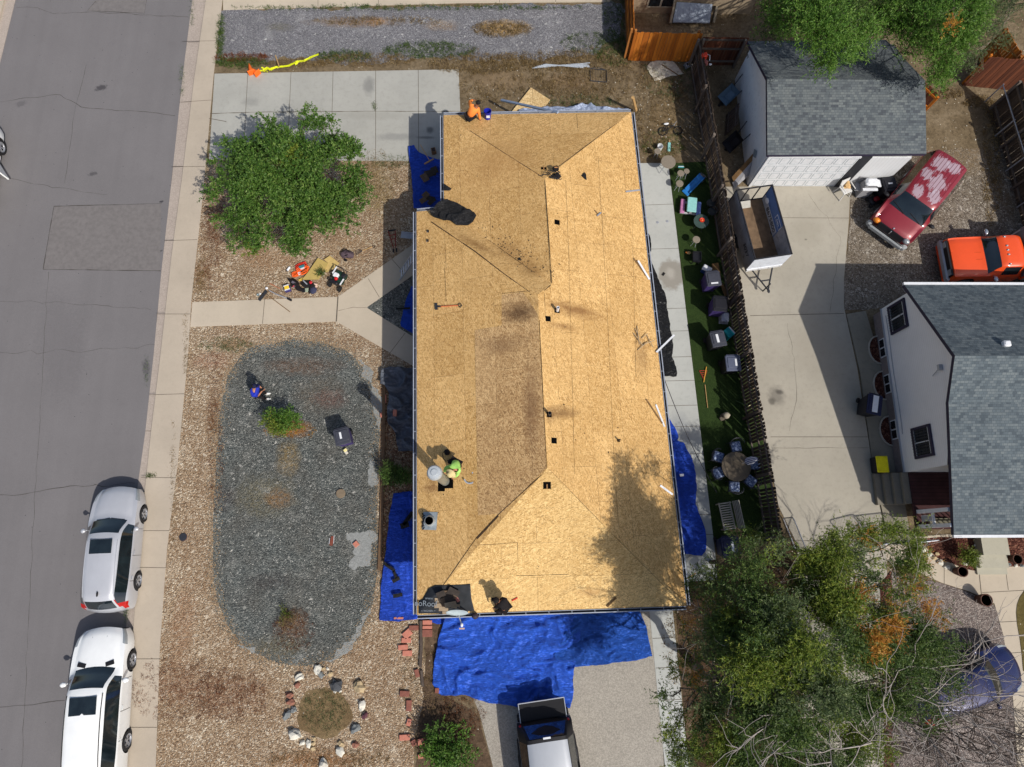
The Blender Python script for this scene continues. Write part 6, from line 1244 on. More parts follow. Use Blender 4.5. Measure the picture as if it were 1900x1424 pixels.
# ================================================ tarps
def tarpmat(name, c, rough=.45, sc=1.0, st=.7, hi=None):
    k = NM(name, rough + .15, 0, .3); n = k.noise(1.2 * sc, 3, .5)
    v = k.n('TexNoise'); v.noise_type = 'RIDGED_MULTIFRACTAL'; k.put(v.inputs['Vector'], k.map(k.oc(), sc=(1, 1.5, 1), rot=(0, 0, .4))); v.inputs['Scale'].default_value = 3.4 * sc; v.inputs['Detail'].default_value = 7; v.inputs['Distortion'].default_value = .6
    w = k.noise(2.6 * sc, 4, .6, vec=k.map(k.oc(), sc=(1, 4.5, 1), rot=(0, 0, .25)), dist=1.2); w2 = k.math('ABSOLUTE', k.math('SUBTRACT', w, .5)); msk = k.rng(k.noise(.8 * sc, 2), .4, .62, .15, 1)
    h = k.math('ADD', k.math('MULTIPLY', v.outputs['Fac'], k.math('MULTIPLY', msk, .7)), k.math('MULTIPLY', k.rng(w2, 0, .07, 1, 0), .9))
    cc = k.ramp(n, [(.3, tuple(x * .82 for x in c)), (.7, c)]); cc = k.mix(k.rng(k.noise(3.5 * sc, 6, .75), .55, .8, 0, .3), cc, tuple(min(1, x * 1.3 + .06) for x in c)); k.col(cc); k.bump(h, st, .07); return k.m
TBL = tarpmat('blue_tarp', srgb(44, 96, 212)); TTE = tarpmat('teal_blue_tarp', srgb(32, 88, 188), .5, 1.6); TDK = tarpmat('deep_blue_tarp', srgb(34, 78, 200), .5); TBK = tarpmat('black_plastic', srgb(34, 36, 40), .3, 1.8); TGR = tarpmat('grey_tarp', srgb(112, 118, 130), .6, 1.2, .7); UND2 = tarpmat('black_underlayment', srgb(44, 44, 46), .6, 1.5, .8); PBL = tarpmat('pale_blue_plastic', srgb(176, 190, 218), .4, 1.5)
def cloth(name, label, px, mat, z=.03, amp=.14, seed=0, step=.055, cat='tarp', group=None, roofed=False, sc=1.0, dirx=(1, 1.6), wob=.05):
    pts = [(RW(u, v) if roofed else W(u, v, z)).to_2d() for u, v in px]; pts = dens(pts, .12, wob, seed); v, f = tri_fill(pts, step); out = []
    for p in v:
        q = Vector((p.x * dirx[0] * sc, p.y * dirx[1] * sc, seed * 4.1)); w = Vector((mn.noise(q * .7 + Vector((5, 0, 0))), mn.noise(q * .7 + Vector((0, 7, 0))), 0)) * 1.1
        h = (1 - abs(mn.noise(q * .8 + w))) ** 5 * .55 + (1 - abs(mn.noise(q * 1.9 + w * 1.6))) ** 4 * .28 + (1 - abs(mn.noise(q * 4.5 + w * 2))) ** 3 * .16
        out.append(V(p.x, p.y, (roofz(p.x, p.y) + .015 if roofed else z) + h * amp))
    c = sum((Vector(o) for o in out), Vector()) / len(out); c = V(c.x, c.y, 0 if not roofed else c.z)
    o = mesh_obj(name, [q - c for q in out], f, mat, None, True, c); md = o.modifiers.new('thickness', 'SOLIDIFY'); md.thickness = .012; md.offset = -1; return tag(o, label, cat, group)
cloth('tarp', 'large wrinkled blue tarp under the suv tailgate below the house', [(827, 1143), (815, 1185), (806, 1223), (804, 1268), (812, 1286), (819, 1291), (864, 1289), (908, 1302), (964, 1311), (1010, 1306), (1057, 1312), (1062, 1290), (1064, 1239), (1075, 1200), (1080, 1130), (950, 1120), (840, 1125)], TBL, .03, .3, 1, group='blue tarps around the house')
cloth('tarp', 'teal-blue crumpled tarp overlapping the right corner of the largest tarp', [(1061, 1125), (1150, 1120), (1185, 1128), (1198, 1163), (1204, 1190), (1210, 1218), (1161, 1228), (1093, 1236), (1060, 1237), (1037, 1231), (1027, 1215), (1045, 1186), (1055, 1160)], TTE, .13, .17, 2, group='blue tarps around the house', sc=1.6)
cloth('tarp', 'long blue tarp along the left wall below the round bush', [(730, 915), (760, 912), (782, 915), (788, 1148), (740, 1153), (706, 1151), (707, 1085), (715, 1030), (722, 970)], TDK, .03, .16, 3, group='blue tarps around the house', dirx=(1.6, 1))
cloth('tarp', 'blue tarp strewn with roof scraps in the notch beside the driveway slab', [(758, 273), (768, 271), (778, 284), (796, 291), (812, 296), (845, 296), (845, 395), (768, 388), (765, 340), (760, 300)], TDK, .04, .15, 4, group='blue tarps around the house')
cloth('tarp', 'small blue tarp tucked under the eave by the walkway fork', [(764, 533), (790, 530), (790, 630), (762, 618), (744, 606), (750, 565)], TDK, .04, .15, 5, group='blue tarps around the house')
cloth('tarp', 'long deep blue tarp on the patio walk along the right wall', [(1225, 770), (1239, 776), (1249, 790), (1258, 811), (1256, 818), (1268, 822), (1281, 846), (1289, 877), (1291, 905), (1290, 936), (1303, 971), (1309, 1002), (1308, 1023), (1301, 1031), (1268, 1030), (1250, 1028), (1235, 900)], TDK, .05, .16, 6, group='blue tarps around the house', dirx=(1.6, 1))
cloth('tarp', 'sliver of blue tarp between roof corner and brick pavers', [(795, 1140), (840, 1140), (830, 1155), (812, 1158), (798, 1153)], TDK, .02, .08, 16, group='blue tarps around the house')
cloth('plastic_sheet', 'black plastic sheeting on the patio walk along the right wall', [(1190, 486), (1207, 486), (1218, 512), (1234, 551), (1243, 603), (1247, 640), (1246, 662), (1254, 682), (1255, 698), (1229, 699), (1205, 600)], TBK, .05, .16, 7, cat='sheeting', sc=1.8)
cloth('plastic_sheet', 'small scrap of black plastic near the top of the patio walk', [(1190, 430), (1203, 434), (1209, 455), (1208, 468), (1195, 468)], TBK, .05, .14, 8, cat='sheeting', sc=1.8)
cloth('tarp', 'grey crumpled tarp heaped against the left wall', [(709, 698), (712, 686), (723, 681), (750, 684), (785, 682), (785, 835), (750, 840), (738, 838), (736, 810), (728, 795), (723, 789), (720, 763), (723, 731), (716, 716), (709, 715)], TGR, .05, .5, 9, sc=1.5)
cloth('plastic_sheet', 'pale blue plastic sheet bunched behind the top eave', [(962, 205), (1000, 202), (1045, 200), (1075, 197), (1100, 198), (1123, 203), (1165, 206), (1165, 225), (962, 225)], PBL, .1, .3, 10, cat='sheeting')
cloth('underlayment_pile', 'crumpled black roofing felt heaped at the roof notch', [(798, 397), (812, 385), (828, 377), (843, 381), (862, 388), (884, 404), (877, 413), (869, 419), (847, 420), (835, 414), (818, 411), (803, 404)], UND2, amp=.4, seed=11, step=.04, cat='roofing felt', roofed=True, sc=1.1)
ul_ = cloth('underlayment_sheet', 'black printed underlayment sheet at the bottom left roof corner, piled with shingle scraps', [(777, 1115), (784, 1112), (795, 1093), (807, 1086), (840, 1086), (873, 1084), (875, 1112), (880, 1133), (830, 1139), (777, 1139)], plain('printed_underlayment', srgb(30, 34, 40), .6, var=.3, nsc=4), amp=.03, seed=12, cat='roofing felt', roofed=True, wob=.01)
TXT = plain('white_print', srgb(126, 134, 142), .8)
p = RW(790, 1121); n = rotm(790, 1121); 
for bd, u, v, sz in (('noRoof', 791, 1120, .27), ('www', 797, 1110, .13), ('= WOVEN =', 795, 1133, .09)):
    p = RW(u, v) + rotm(u, v) * .05; t = text_obj('printed_text', bd, sz, p - ul_.location, orient(rotm(u, v)).to_euler(), TXT, ul_, .002)
# ---- scraps and tools on the roof
SCR = [plain('tan_shingle_scrap', srgb(150, 132, 110), .95, var=.2), plain('dark_shingle_scrap', srgb(58, 52, 48), .95, var=.3), plain('brown_shingle_scrap', srgb(96, 80, 66), .95, var=.3), plain('rose_scrap', srgb(150, 96, 88), .95)]
def slab(name, label, u, v, w, h, rz, mat, z=None, th=.012, cat='shingle scrap', group=None, lift=.01, cut=None):
    on = z is None; p = (RW(u, v, lift) if on else W(u, v, z)); n = rotm(u, v) if on else V(0, 0, 1); m = MB(); pts = cut or [(-w / 2, -h / 2), (w / 2, -h / 2), (w / 2, h / 2), (-w / 2, h / 2)]; m.prism(pts, 0, th)
    o = m.build(name, mat); q = orient(n); o.matrix_world = Matrix.Translation(p) @ q @ Matrix.Rotation(rz, 4, 'Z'); return tag(o, label, cat, group)
random.seed(5)
for i, (u, v, w, h, r_, mi) in enumerate([(815, 1114, .3, .16, 0, 0), (814, 1124, .3, .16, .05, 0), (823, 1130, .32, .15, 0, 0), (829, 1137, .3, .1, .05, 0), (826, 1104, .16, .3, 0, 2), (826, 1117, .3, .3, .3, 2), (838, 1104, .32, .34, .6, 1), (834, 1112, .3, .25, .2, 1), (845, 1104, .14, .3, .1, 2), (849, 1113, .1, .16, .5, 3), (842, 1098, .4, .2, -.5, 1), (836, 1122, .4, .18, .2, 0), (845, 1125, .3, .14, -.1, 0), (818, 1103, .3, .2, .4, 1)]):
    slab('shingle_scrap', ['tan', 'dark', 'brown', 'rose'][mi] + ' shingle scrap in the pile on the black underlayment sheet', u, v, w, h, r_, SCR[mi], lift=.05 + .012 * i, group='shingle scraps on the underlayment, ' + ['tan', 'dark', 'brown', 'rose'][mi])
slab('shingle_scrap', 'black triangular felt scrap on the right slope near the ridge', 1085, 327, 0, 0, .1, UND2, cut=[(-.14, 0), (.0, .16), (.06, .1), (.06, -.16), (.02, -.16)], lift=.03)
slab('shingle_scrap', 'dark triangular felt scrap at the left eave beside the notch tarp', 829, 349, 0, 0, 0, UND2, cut=[(-.14, .22), (.2, -.06), (.12, -.14), (-.14, -.1)], lift=.03)
def stick(name, label, a, b, w, mat, za=None, zb=None, h=None, cat='strip', group=None, round_=False, lift=.03):
    A = W(*a, za) if za is not None else RW(*a, lift); B = W(*b, zb) if zb is not None else RW(*b, lift); m = MB(); c = A.copy()
    if round_: m.tube([A - c, B - c], w / 2, 7)
    else: m.bar(A - c, B - c, w, h or w * .4)
    o = m.build(name, mat, None, loc=c); return tag(o, label, cat, group)
WDT = plain('raw_lumber', srgb(186, 150, 100), .8, var=.2); DWD = plain('aged_lumber', srgb(120, 92, 60), .9, var=.25)
stick('metal_strip', 'white metal strip poking over the right eave beside the black plastic', (1184, 484), (1205, 519), .07, WHITE, 3.1, 2.9, group='loose strips over the right eave')
stick('metal_strip', 'long bright white strip angled off the right eave over the black plastic', (1251, 622), (1218, 654), .07, WHITE, 2.8, 2.95, group='loose strips over the right eave')
stick('metal_strip', 'thin white strip beside a wood lath at the right eave above the blue tarp', (1217, 751), (1233, 792), .06, WHITE, 3.0, 2.9, group='loose strips over the right eave')
stick('metal_strip', 'pale strip lying at the right eave level with the patio table', (1225, 901), (1248, 918), .07, WHITE, 3.05, 2.9, group='loose strips over the right eave')
stick('metal_strip', 'short grey strip across the right eave near the hammer', (1161, 356), (1187, 353), .06, GMET)
stick('wood_lath', 'thin wood lath on the right slope above the blue tarp', (1199, 741), (1229, 786), .05, DWD); stick('wood_lath', 'thin dark lath beside the uppermost white strip', (1176, 480), (1199, 512), .05, DWD)
stick('wood_stick', 'short wood stick at the bottom eave right of the stooping person', (1126, 1126), (1143, 1109), .07, DWD); stick('wood_stick', 'orange-tan stick poking out over the patio end from the bottom right corner', (1275, 1074), (1291, 1064), .05, WDT, 2.7, 2.6)
t = empty('spade', RW(833, 568, .03), 0, 'orange-shafted roofing spade lying on the left slope', 'shovel'); m = MB(); m.tube([RW(818, 569, .04) - t.location, RW(850, 567, .04) - t.location], .02, 7); m.build('shaft', plain('orange_handle', srgb(206, 110, 70)), t)
m = MB(); m.bar(RW(809, 563, .03) - t.location, RW(810, 575, .03) - t.location, .1, .02); m.bar(RW(810, 569, .03) - t.location, RW(818, 569, .04) - t.location, .05, .03); m.build('blade', DMET, t); m = MB(); m.tube([RW(850, 567, .04) - t.location, RW(854, 563, .04) - t.location, RW(857, 567, .04) - t.location, RW(854, 571, .04) - t.location, RW(850, 567, .04) - t.location], .015, 6); m.build('grip', DMET, t)
t = empty('hammer', RW(1109, 398), 0, 'hammer resting alone on the right roof slope', 'hammer'); m = MB(); m.tube([RW(1103, 390, .02) - t.location, RW(1111, 400, .02) - t.location], .018, 6); m.build('handle', DWD, t); m = MB(); m.bar(RW(1108, 401, .03) - t.location, RW(1115, 395, .03) - t.location, .05, .05); m.build('head', GMET, t)
t = empty('rope_coil', RW(1023, 325), 0, 'black safety rope and harness coiled on the ridge', 'rope'); m = MB(); o_ = t.location
for j in range(5): r0 = .1 + .035 * j; m.tube([V(.12 + r0 * math.cos(a) * 1.1, -.05 + r0 * .8 * math.sin(a + j), .03 + .02 * j + .03 * math.sin(a * 2 + j)) for a in [i * .4 for i in range(16)]], .014, 5)
m.tube([V(-.1, .0, .05), V(-.3, -.02, .05), V(-.42, -.06, .03), V(-.5, .0, -.0)], .014, 5); m.tube([V(-.1, .05, .05), V(-.3, .1, .06), V(-.35, -.12, .0)], .012, 5); m.build('rope', INK, t); m = MB(); m.box((.16, .2, .12), (.22, .18, .16), rz=.3, bev=.03); m.blob((.22, -.1, .08), (.12, .14, .08), 3, .3); m.build('harness_bag', BLK, t); m = MB(); m.box((.17, .2, .205), (.12, .04, .01)); m.build('strap', plain('tan_strap', srgb(180, 130, 80)), t)
t = empty('bucket', RW(905, 218), 0, 'blue plastic bucket tipped beside the crouching person in orange', 'bucket'); q = Matrix.Translation((0, -.08, .06)) @ Matrix.Rotation(R(-14), 4, 'X')
m = MB(); m.lathe([(0, 0), (.12, 0), (.148, .36), (.155, .37), (.14, .365), (.112, .02), (0, .02)], m=q, n=24); o = m.build('shell', plain('blue_plastic', srgb(30, 40, 160), .4), t, smooth=False); smooth_by_angle(o); m = MB(); m.lathe([(.15, .33), (.158, .33), (.158, .35), (.15, .35)], m=q, n=24, cap=False); m.build('rim', plain('blue_rim', srgb(24, 30, 130), .4), t); m = MB(); m.box(q @ V(.02, -.135, .18), (.14, .01, .12), rx=R(-14)); m.build('label_patch', WHITE, t)
t = empty('tool_bag', RW(829, 843), 0, 'black tool bag with looped strap above the lime-shirted person', 'bag'); m = MB(); m.box((.02, .05, .13), (.2, .2, .22), rz=.3, bev=.05); m.build('bag', BLK, t); m = MB(); m.tube([V(-.06, .1, .16), V(-.13, 0, .2), V(-.12, -.18, .12), V(-.02, -.26, .05), V(.1, -.22, .05)], .014, 6); m.build('strap', BLK, t)
t = empty('metal_collar', RW(872, 887), 0, 'curved open metal flashing ring on the left slope', 'metal ring'); m = MB(); pp = [V(.2 * math.cos(a), .2 * math.sin(a), .03 + .02 * (0)) for a in np.linspace(-2.9, 1.2, 16)]
for a, b2 in zip(pp[:-1], pp[1:]): m.bar(a, b2, .05, .015)
m.build('ring', GMET, t)
m = MB(); t = empty('roof_jack', RW(798, 967), 0, 'square galvanised roof flange with round collar, torn felt around it', 'roof flange'); n = rotm(798, 967); q = orient(n)
m.add([q @ V(a, b2, .02) for a, b2 in ((-.3, -.3), (.26, -.32), (.3, .3), (-.26, .32))], [(0, 1, 2, 3)]); m.build('flange', plain('flange_metal', srgb(160, 168, 172), .5, .3, var=.2), t); m = MB(); m.lathe([(.2, .02), (.185, .2), (.15, .34), (.145, .34), (.17, .2), (.18, .02)], m=Matrix.Translation((-.0, 0, 0)), n=28, cap=False); o = m.build('collar', plain('collar_metal', srgb(176, 184, 188), .4, .4), t); smooth_by_angle(o)
m = MB(); m.lathe([(0, .06), (.17, .06)], n=20); m.build('opening', plain('hole_brown', srgb(112, 88, 52)), t); m = MB()
for i in range(16): m.box(q @ V(-.26 + random.uniform(-.03, .04), -.28 + i * .036, .03), (random.uniform(.04, .09), .03, .01), rz=random.random())
m.build('torn_felt', BLK, t)
# satellite dish
t = empty('satellite_dish', RW(862, 1136), 0, 'pale grey satellite dish standing at the bottom left eave with its feed arm out', 'satellite dish'); L0_ = t.location; dc = W(848, 1135, 3.55) - L0_; q = Matrix.Translation(dc) @ V(0, -.93, .36).to_track_quat('Z', 'Y').to_matrix().to_4x4()
m = MB(); m.lathe([(0, .0), (.14, .006), (.27, .025), (.37, .05), (.375, .045), (.27, .015), (.14, -.01), (0, -.02)], m=q, n=32, sx=1.0, sy=.9); m.build('reflector', plain('dish_grey', srgb(176, 190, 194), .5), t, smooth=True); lb = W(857, 1161, 3.35) - L0_
m = MB(); m.bar(dc + V(.0, 0, -.3), lb, .035); m.build('feed_arm', GMET, t); m = MB(); m.blob(lb + V(0, .02, .04), (.05, .07, .05), 1, .05); m.build('feed_horn', WHITE, t, smooth=True); m = MB(); m.box(lb + V(0, -.1, -.02), (.18, .05, .04)); m.build('converter', plain('beige_lnb', srgb(190, 160, 140)), t)
m = MB(); m.tube([V(.1, 0, 0), dc + V(0, .1, -.25)], .03, 8); m.build('mast', DMET, t); m = MB(); m.blob(V(.36, -.12, .1), (.12, .11, .12), 4, .2); m.build('mount', plain('mount_dark', srgb(60, 52, 62)), t)
slab('pry_tool', 'small red-handled pry tool right of the stooping person', 955, 1112, .22, .04, .5, plain('red_handle', srgb(200, 60, 40)), cat='tool', th=.03)
t = empty('broken_lath', RW(1196, 632), 0, 'broken grey lath and twisted wire heap at the right eave', 'debris'); m = MB()
for a, b2 in (((1178, 610), (1186, 627)), ((1182, 605), (1186, 640)), ((1175, 618), (1193, 642)), ((1190, 628), (1202, 619)), ((1192, 640), (1214, 632)), ((1200, 622), (1212, 645)), ((1183, 650), (1200, 636))): m.tube([RW(*a, .03) - t.location, RW(*b2, .06 + random.random() * .15) - t.location], .016, 5)
m.build('lath', plain('pale_lath', srgb(170, 150, 120)), t)
# nails and dark bits from the tear-off
m = MB(); random.seed(9)
for i in range(150):
    k_ = random.random(); u, v = ((lambda t_: (895 + 130 * t_ + random.gauss(0, 14), 425 + 85 * t_ + random.gauss(0, 13)))(k_) if i < 110 else (random.uniform(800, 1230), random.uniform(240, 1100)))
    p = RW(u, v, .006); m.box(p, (random.uniform(.02, .05), random.uniform(.01, .03), .008), rz=random.random() * 3)
o = m.build('felt_crumbs', UND2); o['kind'] = 'stuff'; tag(o, 'small dark crumbs of torn felt scattered over the roof sheathing', 'debris')
slab('felt_scrap', 'round dark felt scrap in the middle of the valley debris', 964, 481, .1, .1, .3, UND2, lift=.02)
# ================================================ yard things
def col(name, r, g, b, ro=.5, **k): return plain(name, srgb(r, g, b), ro, **k)
PURB = col('purple_bin_plastic', 68, 56, 112); BKB = col('black_bin_plastic', 30, 30, 36); GRL = col('charcoal_lid', 62, 64, 74); NVB = col('navy_bin_plastic', 26, 32, 64); YEL = col('yellow_lid', 226, 212, 20)
def lid_bin(label, u, v, rz, body, lid, h=1.05, w=.62, d=.68, sticker=None, group='wheeled bins', base=0, logo=True):
    p = W(u, v, base + h); t = empty('wheeled_bin', V(p.x, p.y, base), rz, label, 'bin', group); m = MB(); hh = h - .08
    rb = [(-w * .36, -d * .36, .08), (w * .36, -d * .36, .08), (w * .36, d * .36, .08), (-w * .36, d * .36, .08)]; rt_ = [(-w / 2 + .03, -d / 2 + .03, hh), (w / 2 - .03, -d / 2 + .03, hh), (w / 2 - .03, d / 2 - .05, hh), (-w / 2 + .03, d / 2 - .05, hh)]
    m.add(rb + rt_, [(3, 2, 1, 0), (4, 5, 6, 7), (0, 1, 5, 4), (1, 2, 6, 5), (2, 3, 7, 6), (3, 0, 4, 7)]); m.box((0, -.005, hh - .05), (w - .02, d - .06, .05)); m.build('body', body, t)
    m = MB(); m.box((0, -.02, hh + .035), (w, d - .02, .06), bev=.025); m.box((0, .0, hh + .075), (w * .78, d * .66, .04), bev=.02); m.box((0, d / 2 - .02, hh + .0), (w * .8, .05, .05)); lo = m.build('lid', lid, t)
    m = MB(); m.tube([V(-w * .38, d / 2 + .03, hh - .04), V(w * .38, d / 2 + .03, hh - .04)], .018, 8); m.build('handle', BKB, t)
    for s in (1, -1): m = MB(); m.tube([V(s * w * .4 - .03, d * .36, .11), V(s * w * .4 + .03, d * .36, .11)], .11, 14); m.build('wheel', TYRE, t)
    if sticker: m = MB(); m.box((sticker[0], sticker[1], hh + .102), (sticker[2], sticker[3], .006)); o = m.build('sticker', WHITE, t); o.parent = lo
    if logo: m = MB(); m.box((0, -d / 2 + .06, h * .72), (.16, .02, .08)); m.build('logo_plate', col('pale_violet_print', 170, 160, 200), t)
    return t
lid_bin('purple wheeled bin with charcoal lid and white sticker alone on the gravel oval', 634, 809, R(15), PURB, GRL, sticker=(-.04, .02, .08, .26))
lid_bin('purple wheeled bin beside the white cooler lid, nearest the top of the bin row', 1324, 516, R(6), PURB, GRL, sticker=(0, -.24, .3, .07))
lid_bin('purple wheeled bin with dark ribbed lid between cooler and grey tub', 1337, 563, R(-4), PURB, BKB)
lid_bin('black wheeled bin with wide white sticker beside the turquoise box', 1333, 628, R(10), BKB, GRL, sticker=(-.04, 0, .1, .36), logo=False)
lid_bin('black wheeled bin with small white sticker against the fence, lowest of the lawn row', 1361, 673, R(2), BKB, col('grey_lid', 84, 90, 110), sticker=(.1, .0, .08, .3), logo=False)
lid_bin('black wheeled bin with long white patch on its lid by the white house wall', 1624, 750, R(-14), BKB, NVB, w=.6, d=.85, sticker=(0, 0, .22, .7), logo=False, base=.05)
lid_bin('black wheeled bin with dark lid between white grill and red van', 1652, 341, R(8), BKB, BKB, h=1.0, sticker=(.0, 0, .18, .07), logo=False)
lid_bin('navy wheeled bin half under the dark tree below the slatted bench', 1357, 1015, R(4), NVB, NVB, sticker=(.05, 0, .1, .4), logo=False, w=.75, d=.8)
t = empty('storage_tote', W(1636, 862, .5), R(0), 'black storage tote with bright yellow lid by the porch steps', 'tote'); t.location.z = .05; m = MB(); m.box((0, 0, .24), (.44, .62, .48), bev=.03); m.build('body', BKB, t); m = MB(); m.box((0, 0, .5), (.48, .66, .05), bev=.02); m.box((0, 0, .53), (.4, .58, .03), bev=.01); m.build('lid', YEL, t)
def simple(name, label, cat, u, v, z, rz, parts, group=None, zt=0):
    """parts: (name, material, list of shapes) in the thing's own metres; placed by the photo position of its top at height zt"""
    p = W(u, v, z + zt); t = empty(name, V(p.x, p.y, z), rz, label, cat, group)
    for nm, mat, sh in parts:
        m = MB()
        for s in sh:
            k = s[0]
            if k == 'b': m.box(s[1], s[2], **(s[3] if len(s) > 3 else {}))
            elif k == 't': m.tube([V(*q) for q in s[1]], s[2], s[3] if len(s) > 3 else 8)
            elif k == 'l': m.lathe(s[1], s[2] if len(s) > 2 else (0, 0, 0), s[3] if len(s) > 3 else 24)
            elif k == 'o': m.blob(s[1], s[2], s[3], s[4] if len(s) > 4 else .15)
        o = m.build(nm, mat, t)
        if any(s[0] in 'lto' for s in sh): smooth_by_angle(o, 35)
    return t
TURQ = col('turquoise_plastic', 140, 196, 192); PINK = col('pink_plastic', 178, 116, 156); PBLU = col('periwinkle_plastic', 116, 138, 206); SLB = col('slide_blue', 40, 116, 186); TRQ2 = col('teal_box', 20, 132, 142)
simple('kids_picnic_table', "child's plastic picnic table with turquoise top, pink and blue benches", 'picnic table', 1284, 380, .02, R(-8), [('tabletop', TURQ, [('b', (0, 0, .48), (.42, .72, .05), dict(bev=.05))]), ('bench', PINK, [('b', (-.36, 0, .26), (.2, .7, .05), dict(bev=.03))]), ('bench', PBLU, [('b', (.36, -.04, .26), (.2, .7, .05), dict(bev=.03))]),
   ('frame', col('pale_leg', 176, 176, 180), [('b', (0, -.26, .14), (.86, .07, .06)), ('b', (0, .26, .14), (.86, .07, .06)), ('b', (0, -.26, .3), (.1, .08, .36)), ('b', (0, .26, .3), (.1, .08, .36))])], zt=.48)
t = simple('kids_slide', 'blue plastic toddler slide above the picnic table', 'slide', 1289, 341, .02, R(42), [('chute', SLB, [('b', (0, 0, .22), (.9, .26, .03), dict(ry=R(-24))), ('b', (0, .14, .27), (.9, .04, .12), dict(ry=R(-24))), ('b', (0, -.14, .27), (.9, .04, .12), dict(ry=R(-24))), ('b', (-.5, 0, .05), (.16, .36, .04), dict(bev=.02))]), ('steps', col('slide_steps', 84, 84, 84), [('b', (.46, 0, .22), (.1, .3, .42)), ('b', (.6, 0, .1), (.16, .24, .18))])], zt=.25)
simple('ride_board', 'green and blue toy board lying on the dirt above the round mesh table', 'toy board', 1241, 274, 0, R(85), [('deck', TURQ, [('b', (0, 0, .05), (.46, .13, .03), dict(bev=.05))]), ('strip', NVB, [('b', (.02, -.08, .03), (.42, .03, .03))]), ('handle', col('sandy', 190, 160, 120), [('t', [(.24, 0, .05), (.36, -.02, .05)], .02)])])
simple('toy_board', 'small teal board with white stripe lying beside the top stool', 'toy board', 1263, 311, .02, 0, [('deck', TRQ2, [('b', (0, 0, .05), (.27, .11, .03), dict(bev=.03))]), ('stripe', WHITE, [('b', (0, .0, .07), (.26, .03, .01))])])
MESH = NM('wire_mesh_metal', .6, .2, .4); MESH.col(MESH.ramp(MESH.voro(60), [(.1, srgb(176, 164, 146)), (.5, srgb(128, 118, 104))])); MESH = MESH.m; DMSH = col('dark_mesh', 52, 54, 54)
def round_table(label, u, v, r, h, mat, leg, base=.02, group=None, name='round_table', cat='table', extra=()):
    ps = [('tabletop', mat, [('l', [(0, h - .01), (r, h - .01), (r + .01, h + .005), (r, h + .02), (0, h + .02)])])]
    for i in range(4): a = i * math.pi / 2 + .5; ps.append(('leg', leg, [('t', [(r * .3 * math.cos(a), r * .3 * math.sin(a), h - .02), (r * .55 * math.cos(a), r * .55 * math.sin(a), h * .5), (r * .9 * math.cos(a), r * .9 * math.sin(a), 0)], .012, 6)]))
    return simple(name, label, cat, u, v, base, 0, ps + list(extra), group, zt=h)
round_table('round beige mesh patio table at the top end of the patio walk', 1240, 301, .32, .72, MESH, GMET)
round_table('beige mesh stool under the teal board, upper of the pair beside the slide', 1263, 322, .15, .5, MESH, GMET, name='stool', cat='stool', group='mesh stools')
round_table('beige mesh stool left of the blue slide, lower of that pair', 1261, 341, .16, .5, MESH, GMET, name='stool', cat='stool', group='mesh stools')
round_table('lone beige mesh stool below the glass table', 1292, 445, .16, .5, MESH, GMET, name='stool', cat='stool', group='mesh stools')
round_table('small beige seat on dirt behind the round mesh table', 1220, 281, .14, .45, MESH, GMET, base=0, name='stool', cat='stool', group='mesh stools')
round_table('round smoked glass table with a red bowl, below the picnic table', 1301, 411, .33, .55, col('smoked_glass', 62, 78, 74, .15), DMSH)
simple('bowl', 'red bowl on the smoked glass table', 'bowl', 1302, 410, .57, 0, [('shell', col('red_bowl', 210, 60, 36), [('l', [(.03, 0), (.1, .05), (.11, .07), (.09, .06), (0, .03)])]), ('candle', col('orange_wax', 220, 110, 60), [('o', (0, 0, .06), (.05, .05, .04), 1)])])
for (u, v, lb) in ((1319, 377, 'dark mesh chair against the fence, upper of the two beside the picnic table'), (1321, 393, 'dark mesh chair against the fence, lower of the two beside the picnic table')):
    round_table(lb, u, v, .18, .45, DMSH, DMET, name='patio_chair', cat='chair', group='dark mesh chairs', extra=[('backrest', DMSH, [('t', [(.18 * math.cos(a), .18 * math.sin(a), .62) for a in np.linspace(-.9, 1.6, 9)], .02)])])
round_table('low round beige seat with folded back, right of the upper stool', 1274, 318, .12, .5, MESH, GMET, name='stool', cat='stool', group='mesh stools')
simple('fire_grill', 'square black metal fire grill box on the lawn', 'grill', 1293, 477, .02, R(-4), [('box', BKB, [('b', (0, 0, .3), (.34, .44, .04)), ('b', (-.17, 0, .36), (.02, .46, .14)), ('b', (.17, 0, .36), (.02, .46, .14)), ('b', (0, .22, .36), (.36, .02, .14)), ('b', (0, -.22, .36), (.36, .02, .14))]), ('grate', DMET, [('b', (-.12 + i * .048, 0, .38), (.01, .42, .01)) for i in range(6)]), ('stand', BKB, [('b', (.14, .18, .14), (.03, .03, .28)), ('b', (-.14, .18, .14), (.03, .03, .28)), ('b', (.14, -.18, .14), (.03, .03, .28)), ('b', (-.14, -.18, .14), (.03, .03, .28))])], zt=.36)
simple('toy_block', 'small yellow-tan toy beside the fire grill', 'toy', 1277, 471, .02, 0, [('body', col('tan_toy', 226, 190, 130), [('b', (0, 0, .08), (.16, .12, .14), dict(bev=.04))]), ('nose', col('orange_toy', 220, 130, 60), [('o', (-.1, .02, .08), (.04, .04, .04), 1)])])
simple('cooler', 'white-lidded blue cooler next to the uppermost purple bin', 'cooler', 1312, 499, .02, R(-32), [('body', col('cooler_blue', 30, 66, 130), [('b', (0, 0, .17), (.36, .24, .32), dict(bev=.03))]), ('lid', WHITE, [('b', (0, 0, .36), (.4, .28, .07), dict(bev=.03))])], zt=.36)
simple('wooden_board', 'brown plywood piece lying behind the uppermost purple bin', 'board', 1328, 505, .02, R(10), [('board', DWD, [('b', (0, 0, .1), (.3, .7, .02), dict(rx=.15))])])
